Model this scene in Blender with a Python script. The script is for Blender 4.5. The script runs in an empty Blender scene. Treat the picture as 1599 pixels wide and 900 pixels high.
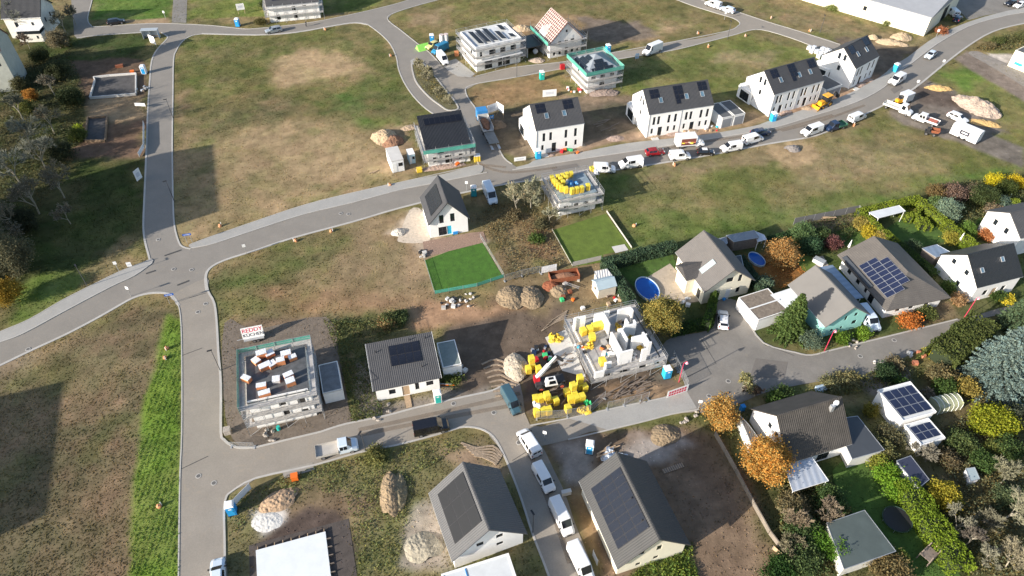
import bpy, bmesh, math, random
import numpy as np
from mathutils import Vector, Matrix
from mathutils.geometry import tessellate_polygon
R = math.radians
random.seed(7); rng = np.random.default_rng(7)
sc = bpy.context.scene
col = sc.collection
# ---------------------------------------------------------------- camera, sky, sun, exposure
CAMH, PITCH, FPX = 88.0, R(44.5), 1110.0
cd = bpy.data.cameras.new('camera'); cam = bpy.data.objects.new('camera', cd); col.objects.link(cam)
cam.location = (0, 0, CAMH); cam.rotation_euler = (math.pi/2 - PITCH, 0, 0)
cd.sensor_width = 36; cd.lens = FPX/1599*36; cd.clip_end = 8000; cd.clip_start = 1
sc.camera = cam
SUN_EL, SUN_AZ = R(19.8), R(211.5)          # direction TO the sun, counted from +X towards +Y
w = bpy.data.worlds.new('World'); sc.world = w; w.use_nodes = True
nt = w.node_tree; bg = nt.nodes['Background']; sky = nt.nodes.new('ShaderNodeTexSky')
sky.sky_type = 'NISHITA'; sky.sun_disc = False; sky.sun_elevation = SUN_EL
sky.sun_rotation = math.pi/2 - SUN_AZ; sky.altitude = 300; sky.air_density = 1.0; sky.dust_density = 1.6
nt.links.new(sky.outputs[0], bg.inputs[0]); bg.inputs[1].default_value = 0.12
sl = bpy.data.lights.new('sun', 'SUN'); sl.energy = 5.0; sl.angle = R(0.5); sl.color = (1.0, .92, .81)
so = bpy.data.objects.new('sun', sl); col.objects.link(so)
sd = Vector((math.cos(SUN_EL)*math.cos(SUN_AZ), math.cos(SUN_EL)*math.sin(SUN_AZ), math.sin(SUN_EL)))
so.rotation_euler = sd.to_track_quat('Z', 'Y').to_euler(); so.location = (0, 0, 120)
vs = sc.view_settings; vs.view_transform = 'Standard'; vs.look = 'None'; vs.gamma = 1; vs.use_curve_mapping = False
vs.exposure = 0.88

def at(px, py, z=0.0):                       # pixel of the photo -> point of the place at height z
    u = (px-799.5)/FPX; v = -(py-450)/FPX; s, c = math.sin(PITCH), math.cos(PITCH)
    d = (u, c+v*s, -s+v*c); t = (z-CAMH)/d[2]
    return (d[0]*t, d[1]*t)
def atn(P, z=0.0): return [at(a, b, z) for a, b in P]

# ---------------------------------------------------------------- materials
def srgb(r, g, b): return tuple((x/255)**2.2 for x in (r, g, b))
MATS = {}
def mat(name, c, rough=.8, metal=0, var=.12, vs_=.6, bump=0, bs=3, spec=.5, alpha=1, stripes=None, attr=None, coat=0, dirt=0, trans=0):
    if name in MATS: return MATS[name]
    m = bpy.data.materials.new(name); m.use_nodes = True; n = m.node_tree; L = n.links.new
    p = n.nodes['Principled BSDF']; p.inputs['Roughness'].default_value = rough; p.inputs['Metallic'].default_value = metal
    p.inputs['Specular IOR Level'].default_value = spec
    if coat: p.inputs['Coat Weight'].default_value = coat; p.inputs['Coat Roughness'].default_value = .08
    tc = n.nodes.new('ShaderNodeTexCoord')
    base = None
    if attr:
        a = n.nodes.new('ShaderNodeAttribute'); a.attribute_name = attr; base = a.outputs['Color']
    hsv = n.nodes.new('ShaderNodeHueSaturation')
    if base: 
        mx = n.nodes.new('ShaderNodeMix'); mx.data_type = 'RGBA'; mx.blend_type = 'MULTIPLY'; mx.inputs[0].default_value = 1
        L(base, mx.inputs[6]); mx.inputs[7].default_value = (*c, 1); L(mx.outputs[2], hsv.inputs['Color'])
    else: hsv.inputs['Color'].default_value = (*c, 1)
    nz = n.nodes.new('ShaderNodeTexNoise'); nz.inputs['Scale'].default_value = vs_; nz.inputs['Detail'].default_value = 6; nz.inputs['Roughness'].default_value = .65
    L(tc.outputs['Object'], nz.inputs['Vector'])
    mr = n.nodes.new('ShaderNodeMapRange'); mr.inputs['From Min'].default_value = .25; mr.inputs['From Max'].default_value = .75
    mr.inputs['To Min'].default_value = 1-var; mr.inputs['To Max'].default_value = 1+var
    L(nz.outputs['Fac'], mr.inputs['Value']); L(mr.outputs[0], hsv.inputs['Value'])
    out = hsv.outputs[0]
    if dirt:
        nd = n.nodes.new('ShaderNodeTexNoise'); nd.inputs['Scale'].default_value = 1.7; nd.inputs['Detail'].default_value = 8; L(tc.outputs['Object'], nd.inputs['Vector'])
        md = n.nodes.new('ShaderNodeMapRange'); md.inputs['From Min'].default_value = .5; md.inputs['From Max'].default_value = .75; md.inputs['To Max'].default_value = dirt; L(nd.outputs['Fac'], md.inputs['Value'])
        mm = n.nodes.new('ShaderNodeMix'); mm.data_type = 'RGBA'; L(md.outputs[0], mm.inputs[0]); L(out, mm.inputs[6]); mm.inputs[7].default_value = (.20, .16, .12, 1); out = mm.outputs[2]
    L(out, p.inputs['Base Color'])
    bh = None
    if stripes:                              # (axis, spacing, depth[, axis2, spacing2])
        ops = []
        for k in range(0, len(stripes)-1, 2):
            wv = n.nodes.new('ShaderNodeTexWave'); wv.wave_type = 'BANDS'; wv.bands_direction = stripes[k]
            wv.inputs['Scale'].default_value = 1/(stripes[k+1]) * .314; wv.wave_profile = 'SAW' if k else 'SIN'
            L(tc.outputs['Object'], wv.inputs['Vector']); ops.append(wv.outputs['Fac'])
        bh = ops[0]
        if len(ops) > 1:
            ad = n.nodes.new('ShaderNodeMath'); L(ops[0], ad.inputs[0]); L(ops[1], ad.inputs[1]); bh = ad.outputs[0]
        bp = n.nodes.new('ShaderNodeBump'); bp.inputs['Strength'].default_value = 1; bp.inputs['Distance'].default_value = stripes[-1]
        L(bh, bp.inputs['Height']); L(bp.outputs[0], p.inputs['Normal'])
        m2 = n.nodes.new('ShaderNodeMapRange'); m2.inputs['To Min'].default_value = .90; m2.inputs['To Max'].default_value = 1.06
        L(ops[0], m2.inputs['Value'])
        mu = n.nodes.new('ShaderNodeMath'); mu.operation = 'MULTIPLY'; L(mr.outputs[0], mu.inputs[0]); L(m2.outputs[0], mu.inputs[1]); L(mu.outputs[0], hsv.inputs['Value'])
    elif bump:
        b2 = n.nodes.new('ShaderNodeTexNoise'); b2.inputs['Scale'].default_value = bs; b2.inputs['Detail'].default_value = 5; L(tc.outputs['Object'], b2.inputs['Vector'])
        bp = n.nodes.new('ShaderNodeBump'); bp.inputs['Strength'].default_value = 1; bp.inputs['Distance'].default_value = bump
        L(b2.outputs['Fac'], bp.inputs['Height']); L(bp.outputs[0], p.inputs['Normal'])
    if alpha < 1: p.inputs['Alpha'].default_value = alpha
    if trans:
        tr = n.nodes.new('ShaderNodeBsdfTranslucent'); ms = n.nodes.new('ShaderNodeMixShader'); ms.inputs[0].default_value = trans
        L(out, tr.inputs[0]); L(p.outputs[0], ms.inputs[1]); L(tr.outputs[0], ms.inputs[2]); L(ms.outputs[0], n.nodes['Material Output'].inputs[0])
    MATS[name] = m; return m
W_WHITE = mat('white render wall', (.80, .79, .77), .9, var=.06, bump=.01, bs=8, dirt=.06)
W_CREAM = mat('cream render wall', (.74, .69, .55), .9, var=.06)
W_OLD = mat('aged white wall', (.62, .61, .57), .9, var=.12, dirt=.25)
W_TURQ = mat('turquoise render wall', (.30, .62, .56), .9, var=.05)
W_BLOCK = mat('pale block wall', (.72, .71, .69), .9, var=.10, bump=.02, bs=4)
W_GREYB = mat('grey primer wall', (.50, .50, .49), .9, var=.15, dirt=.2)
CONC = mat('concrete', (.42, .40, .37), .9, var=.15, dirt=.15)
CONC_L = mat('light concrete', (.55, .53, .50), .9, var=.12)
T_ANTH = mat('anthracite roof tiles', (.052, .053, .058), .75, var=.14, stripes=('X', .30, 'Y', .36, .03))
T_GREY = mat('grey roof tiles', (.066, .066, .070), .75, var=.14, stripes=('X', .30, 'Y', .36, .03))
T_BLACK = mat('glossy black roof tiles', (.018, .019, .022), .42, var=.2, stripes=('X', .30, 'Y', .36, .05))
T_BROWN = mat('brown grey roof tiles', (.125, .112, .10), .8, var=.18, stripes=('X', .30, 'Y', .36, .03))
T_OLDBR = mat('weathered brown roof tiles', (.07, .062, .054), .85, var=.3, stripes=('X', .30, 'Y', .36, .03))
T_FLAT = mat('bitumen flat roof', (.10, .105, .11), .85, var=.2)
T_SLATE = mat('smooth slate roof', (.055, .062, .072), .6, var=.15)
T_GRAV = mat('gravel flat roof', (.20, .165, .13), .95, var=.45, vs_=2.5, bump=.04, bs=9)
T_GREENG = mat('grey green felt roof', (.075, .095, .09), .7, var=.18)
MEMB = mat('pale roof membrane', (.60, .62, .63), .7, var=.10)
SHEET = mat('pale sheet metal roof', (.52, .56, .62), .45, metal=.3, var=.12, stripes=('X', .9, .03))
CORR = mat('corrugated sheet', (.22, .25, .29), .6, var=.15, stripes=('X', .25, .03))
PANEL = mat('dark solar glass', (.012, .014, .022), .22, var=.3, spec=.6)
PANEL_B = mat('blue solar glass', (.018, .024, .055), .22, var=.3, spec=.6)
PFRAME = mat('solar frame black', (.03, .03, .035), .4)
PFRAME_L = mat('solar frame silver', (.45, .46, .48), .4, metal=.5)
GLASS = mat('window glass', (.015, .02, .026), .06, var=.3)
SKYG = mat('skylight glass', (.09, .16, .22), .05, var=.3)
CARG = mat('car glass', (.012, .014, .018), .08, spec=.7)
FR_DARK = mat('dark window frame', (.035, .037, .04), .5)
FR_WHITE = mat('white window frame', (.75, .75, .74), .5)
DARKPANE = mat('painted interior shade', (.03, .028, .026), 1)  # flat dark colour standing for the shade inside the shells
STEEL = mat('galvanised steel', (.50, .51, .52), .45, metal=.6, var=.15)
DECKM = mat('scaffold deck', (.40, .38, .36), .8, var=.25, vs_=2)
WOOD = mat('raw wood', (.42, .30, .19), .85, var=.25, vs_=3)
WOODD = mat('weathered wood', (.20, .16, .13), .9, var=.3, vs_=3)
NETG = mat('green safety net', (.10, .42, .33), .8, alpha=.6, var=.2)
YEL = mat('yellow wrapping film', (.74, .52, .045), .5, var=.22, vs_=2.5, bump=.06, bs=3, coat=.1, dirt=.3)
ORG = mat('orange plastic', (.75, .16, .02), .5)
RED = mat('red paint', (.50, .02, .03), .4)
PINK = mat('pinkish red pole paint', (.55, .04, .10), .4)
WHITEP = mat('white plastic', (.78, .78, .78), .5, var=.06)
WFILM = mat('white film', (.72, .73, .75), .4, var=.15, vs_=3, bump=.08, bs=3)
BLUEP = mat('bright blue plastic', (.02, .25, .62), .45)
BLUEL = mat('cyan blue plastic', (.03, .42, .62), .45)
TEAL = mat('teal plastic', (.02, .42, .36), .45)
TEALD = mat('dark teal plastic', (.02, .26, .30), .45)
GREENP = mat('green plastic', (.05, .50, .18), .5)
LIME = mat('lime green sheet', (.30, .72, .12), .5)
TYRE = mat('tyre rubber', (.02, .02, .02), .9)
RIM = mat('wheel rim', (.40, .40, .42), .35, metal=.8)
BLACKP = mat('black plastic', (.022, .022, .024), .6)
LAMPG = mat('headlight glass', (.55, .56, .58), .1)
LAMPR = mat('tail light red', (.35, .01, .01), .3)
PT_W = mat('white car paint', (.78, .78, .78), .3, var=.04, coat=.5, dirt=.03)
PT_BW = mat('cool white car paint', (.60, .68, .76), .3, var=.04, coat=.5)
PT_S = mat('silver car paint', (.40, .44, .48), .3, metal=.4, var=.04, coat=.5)
PT_K = mat('black car paint', (.01, .01, .013), .2, var=.04, coat=.8)
PT_N = mat('navy car paint', (.015, .03, .07), .25, var=.04, coat=.6)
PT_R = mat('dark red car paint', (.28, .01, .015), .25, var=.04, coat=.6)
PT_B = mat('blue van paint', (.02, .20, .36), .35, var=.04, coat=.5)
PT_T = mat('dull teal van paint', (.045, .10, .13), .35, var=.04, coat=.5)
PT_Y = mat('pale yellow car paint', (.70, .62, .25), .35, var=.04, coat=.5)
MACH_Y = mat('digger yellow paint', (.75, .36, .02), .4, var=.08, dirt=.2)
STONE = mat('stone', (.36, .32, .28), .95, var=.3, vs_=2, bump=.06, bs=4)
SAND = mat('sand heap', (.44, .33, .21), 1, var=.2, vs_=1, bump=.12, bs=2.5)
GRAVELH = mat('gravel heap', (.42, .33, .26), 1, var=.3, vs_=3, bump=.10, bs=6)
SOILH = mat('soil heap', (.20, .14, .09), 1, var=.35, vs_=1.2, bump=.2, bs=2.2)
DRYH = mat('dry grassy heap', (.25, .185, .115), 1, var=.35, vs_=1.5, bump=.2, bs=3)
POOLW = mat('blue pool water', (.01, .10, .42), .12, var=.15)
RUST = mat('rusty metal', (.22, .07, .03), .85, var=.3, vs_=3)
HEADER = mat('pale rosy batten', (.60, .47, .42), .85, var=.15)
BARK = mat('bark', (.16, .13, .10), .95, var=.3, vs_=4)
BARKL = mat('pale bark', (.29, .26, .20), .95, var=.25, vs_=4)
SKIN = mat('skin', (.45, .28, .20), .7); CLOTH = mat('dark clothing', (.02, .022, .03), .9)
BRICKO = mat('orange clay blocks', (.62, .24, .10), .85, var=.15)
PAPERR = mat('red lettering', (.55, .02, .06), .6); INKD = mat('dark lettering', (.03, .03, .05), .6)

# ---------------------------------------------------------------- mesh collector
class M:
    def __init__(s): s.v = []; s.f = []; s.m = []
    def quad(s, pts, m=0):
        b = len(s.v); s.v += [tuple(p) for p in pts]; s.f.append(tuple(range(b, b+len(pts)))); s.m.append(m)
    def abox(s, O, U, V, N, u0, u1, v0, v1, n0, n1, m=0):
        O = Vector(O); b = len(s.v)
        for (u, v, n) in ((u0,v0,n0),(u1,v0,n0),(u1,v1,n0),(u0,v1,n0),(u0,v0,n1),(u1,v0,n1),(u1,v1,n1),(u0,v1,n1)):
            s.v.append(tuple(O+U*u+V*v+N*n))
        for f in ((0,3,2,1),(4,5,6,7),(0,1,5,4),(1,2,6,5),(2,3,7,6),(3,0,4,7)):
            s.f.append(tuple(b+i for i in f)); s.m.append(m)
        return s
    def box(s, x0, x1, y0, y1, z0, z1, m=0):
        return s.abox((0,0,0), Vector((1,0,0)), Vector((0,1,0)), Vector((0,0,1)), x0, x1, y0, y1, z0, z1, m)
    def rbox(s, cx, cy, cz, sx, sy, sz, a=0, m=0):
        return s.abox((cx,cy,cz), Vector((math.cos(a),math.sin(a),0)), Vector((-math.sin(a),math.cos(a),0)), Vector((0,0,1)), -sx/2, sx/2, -sy/2, sy/2, -sz/2, sz/2, m)
    def tube(s, p, q, r, r2=None, n=6, m=0, cap=True):
        p = Vector(p); q = Vector(q); d = (q-p)
        if d.length < 1e-6: return s
        d.normalize(); a = d.orthogonal().normalized(); c = d.cross(a); r2 = r if r2 is None else r2; b = len(s.v)
        for (o, rr) in ((p, r), (q, r2)):
            for i in range(n):
                t = 2*math.pi*i/n; s.v.append(tuple(o+a*math.cos(t)*rr+c*math.sin(t)*rr))
        for i in range(n):
            j = (i+1) % n; s.f.append((b+i, b+j, b+n+j, b+n+i)); s.m.append(m)
        if cap:
            s.f.append(tuple(b+i for i in range(n-1, -1, -1))); s.m.append(m)
            s.f.append(tuple(b+n+i for i in range(n))); s.m.append(m)
        return s
    def prism(s, P, z0, z1, m=0):
        b = len(s.v); n = len(P)
        s.v += [(x, y, z0) for x, y in P] + [(x, y, z1) for x, y in P]
        for i in range(n):
            j = (i+1) % n; s.f.append((b+i, b+j, b+n+j, b+n+i)); s.m.append(m)
        tr = tessellate_polygon([[Vector((x, y, 0)) for x, y in P]])
        for t in tr:
            a, bb, c = [Vector((*P[k], 0)) for k in t]
            t = t if (bb-a).cross(c-a).z > 0 else t[::-1]
            s.f.append(tuple(b+n+k for k in t)); s.m.append(m)
            s.f.append(tuple(b+k for k in t[::-1])); s.m.append(m)
        return s
    def blob(s, c, rx, ry, rz, seed=0, amp=.15, m=0, nu=12, nv=8, half=False):
        rr = random.Random(seed); b = len(s.v)
        ph = [(rr.uniform(0, 6.28), rr.randint(1, 4), rr.randint(1, 3)) for _ in range(6)]
        for j in range(nv+1):
            la = (math.pi/2*j/nv) if half else (-math.pi/2+math.pi*j/nv)
            for i in range(nu):
                lo = 2*math.pi*i/nu
                k = 1+amp*sum(math.sin(a*lo+p+q*la*2) for p, a, q in ph)/2.2
                s.v.append((c[0]+rx*k*math.cos(la)*math.cos(lo), c[1]+ry*k*math.cos(la)*math.sin(lo), c[2]+rz*k*math.sin(la)))
        for j in range(nv):
            for i in range(nu):
                k = (i+1) % nu; s.f.append((b+j*nu+i, b+j*nu+k, b+(j+1)*nu+k, b+(j+1)*nu+i)); s.m.append(m)
        return s
    def build(s, name, mats, parent=None, smooth=False):
        me = bpy.data.meshes.new(name); me.from_pydata(s.v, [], s.f)
        if not isinstance(mats, (list, tuple)): mats = [mats]
        for m in mats: me.materials.append(m)
        if len(mats) > 1: me.polygons.foreach_set('material_index', s.m)
        if smooth: me.polygons.foreach_set('use_smooth', [True]*len(me.polygons))
        me.update(); o = bpy.data.objects.new(name, me); col.objects.link(o); o.parent = parent
        return o
X3, Y3, Z3 = Vector((1,0,0)), Vector((0,1,0)), Vector((0,0,1))
def tag(o, label=None, cat=None, group=None, kind=None):
    if label: o['label'] = label
    if cat: o['category'] = cat
    if group: o['group'] = group
    if kind: o['kind'] = kind
    return o
def thing(name, label, cat, x, y, rz=0, group=None, z=0):
    o = bpy.data.objects.new(name, None); col.objects.link(o); o.location = (x, y, z); o.rotation_euler = (0, 0, rz)
    o.empty_display_size = .5
    return tag(o, label, cat, group)
def copy_thing(src, label, x, y, rz=0, group=None, z=0, sc_=None, swap=None, category=None):
    def rec(o, par):
        c = o.copy(); col.objects.link(c); c.parent = par
        if swap and o.type == 'MESH' and any(m in swap for m in o.data.materials):
            c.data = o.data.copy()
            for i, m in enumerate(c.data.materials):
                if m in swap: c.data.materials[i] = swap[m]
        for ch in o.children: rec(ch, c)
        return c
    c = rec(src, None); c.location = (x, y, z); c.rotation_euler = (0, 0, rz)
    if sc_: c.scale = (sc_, sc_, sc_) if not isinstance(sc_, tuple) else sc_
    c['label'] = label
    if group: c['group'] = group
    if category: c['category'] = category
    return c
USED = set()
def use(proto, name=None):                   # first placement moves the prototype itself
    pass
class Proto:
    def __init__(s, maker): s.maker = maker; s.first = None
    def place(s, label, x, y, rz=0, group=None, z=0, sc_=None, swap=None):
        if s.first is None:
            s.first = s.maker(); o = s.first
            if not swap:
                o.location = (x, y, z); o.rotation_euler = (0, 0, rz)
                if sc_: o.scale = (sc_, sc_, sc_) if not isinstance(sc_, tuple) else sc_
                o['label'] = label
                if group: o['group'] = group
                s.src = o; return o
            s.src = o; s.hide = True
            c = copy_thing(o, label, x, y, rz, group, z, sc_, swap)
            s.pending = o
            return c
        if getattr(s, 'pending', None) and not swap:
            o = s.pending; s.pending = None
            o.location = (x, y, z); o.rotation_euler = (0, 0, rz); o['label'] = label
            if group: o['group'] = group
            o.scale = (sc_, sc_, sc_) if (sc_ and not isinstance(sc_, tuple)) else (sc_ or (1, 1, 1))
            return o
        c = copy_thing(s.src, label, x, y, rz, group, z, sc_ or 1.0, swap)
        return c
    def done(s):
        if getattr(s, 'pending', None):
            def kill(o):
                for ch in list(o.children): kill(ch)
                bpy.data.objects.remove(o)
            kill(s.pending); s.pending = None
def smooth_px(P, closed=False, k=4):
    out = []; n = len(P)
    for i in range(n if closed else n-1):
        p0 = P[(i-1) % n] if (closed or i) else P[0]; p1 = P[i]; p2 = P[(i+1) % n]; p3 = P[(i+2) % n] if (closed or i+2 < n) else P[-1]
        for j in range(k):
            t = j/k
            out.append(tuple(.5*((2*p1[a])+(-p0[a]+p2[a])*t+(2*p0[a]-5*p1[a]+4*p2[a]-p3[a])*t*t+(-p0[a]+3*p1[a]-3*p2[a]+p3[a])*t**3) for a in (0, 1)))
    if not closed: out.append(P[-1])
    return out

# ---------------------------------------------------------------- value noise on arrays
def vnoise(x, y, s, seed=0):
    r = np.random.default_rng(seed); G = r.random((256, 256)); x = x/s; y = y/s
    xi = np.floor(x).astype(int); yi = np.floor(y).astype(int); fx = x-xi; fy = y-yi
    fx = fx*fx*(3-2*fx); fy = fy*fy*(3-2*fy); g = lambda a, b: G[a % 256, b % 256]
    return (g(xi,yi)*(1-fx)*(1-fy)+g(xi+1,yi)*fx*(1-fy)+g(xi,yi+1)*(1-fx)*fy+g(xi+1,yi+1)*fx*fy)
def fbm(x, y, s, seed=0, o=4):
    t = 0; a = 1; n = 0
    for k in range(o): t = t+a*vnoise(x, y, s/2**k, seed+k*17); n += a; a *= .55
    return t/n
def sdist(x, y, P):                          # signed distance, positive inside
    P = np.array(P); n = len(P); ins = np.zeros(x.shape, bool); d = np.full(x.shape, 1e9)
    for i in range(n):
        a = P[i]; b = P[(i+1) % n]; e = b-a
        t = np.clip(((x-a[0])*e[0]+(y-a[1])*e[1])/max(e@e, 1e-9), 0, 1)
        d = np.minimum(d, np.hypot(x-a[0]-t*e[0], y-a[1]-t*e[1]))
        c = ((a[1] > y) != (b[1] > y)); xx = a[0]+(y-a[1])*e[0]/(e[1] if abs(e[1]) > 1e-9 else 1e-9); ins ^= (c & (x < xx))
    return np.where(ins, d, -d)
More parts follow.
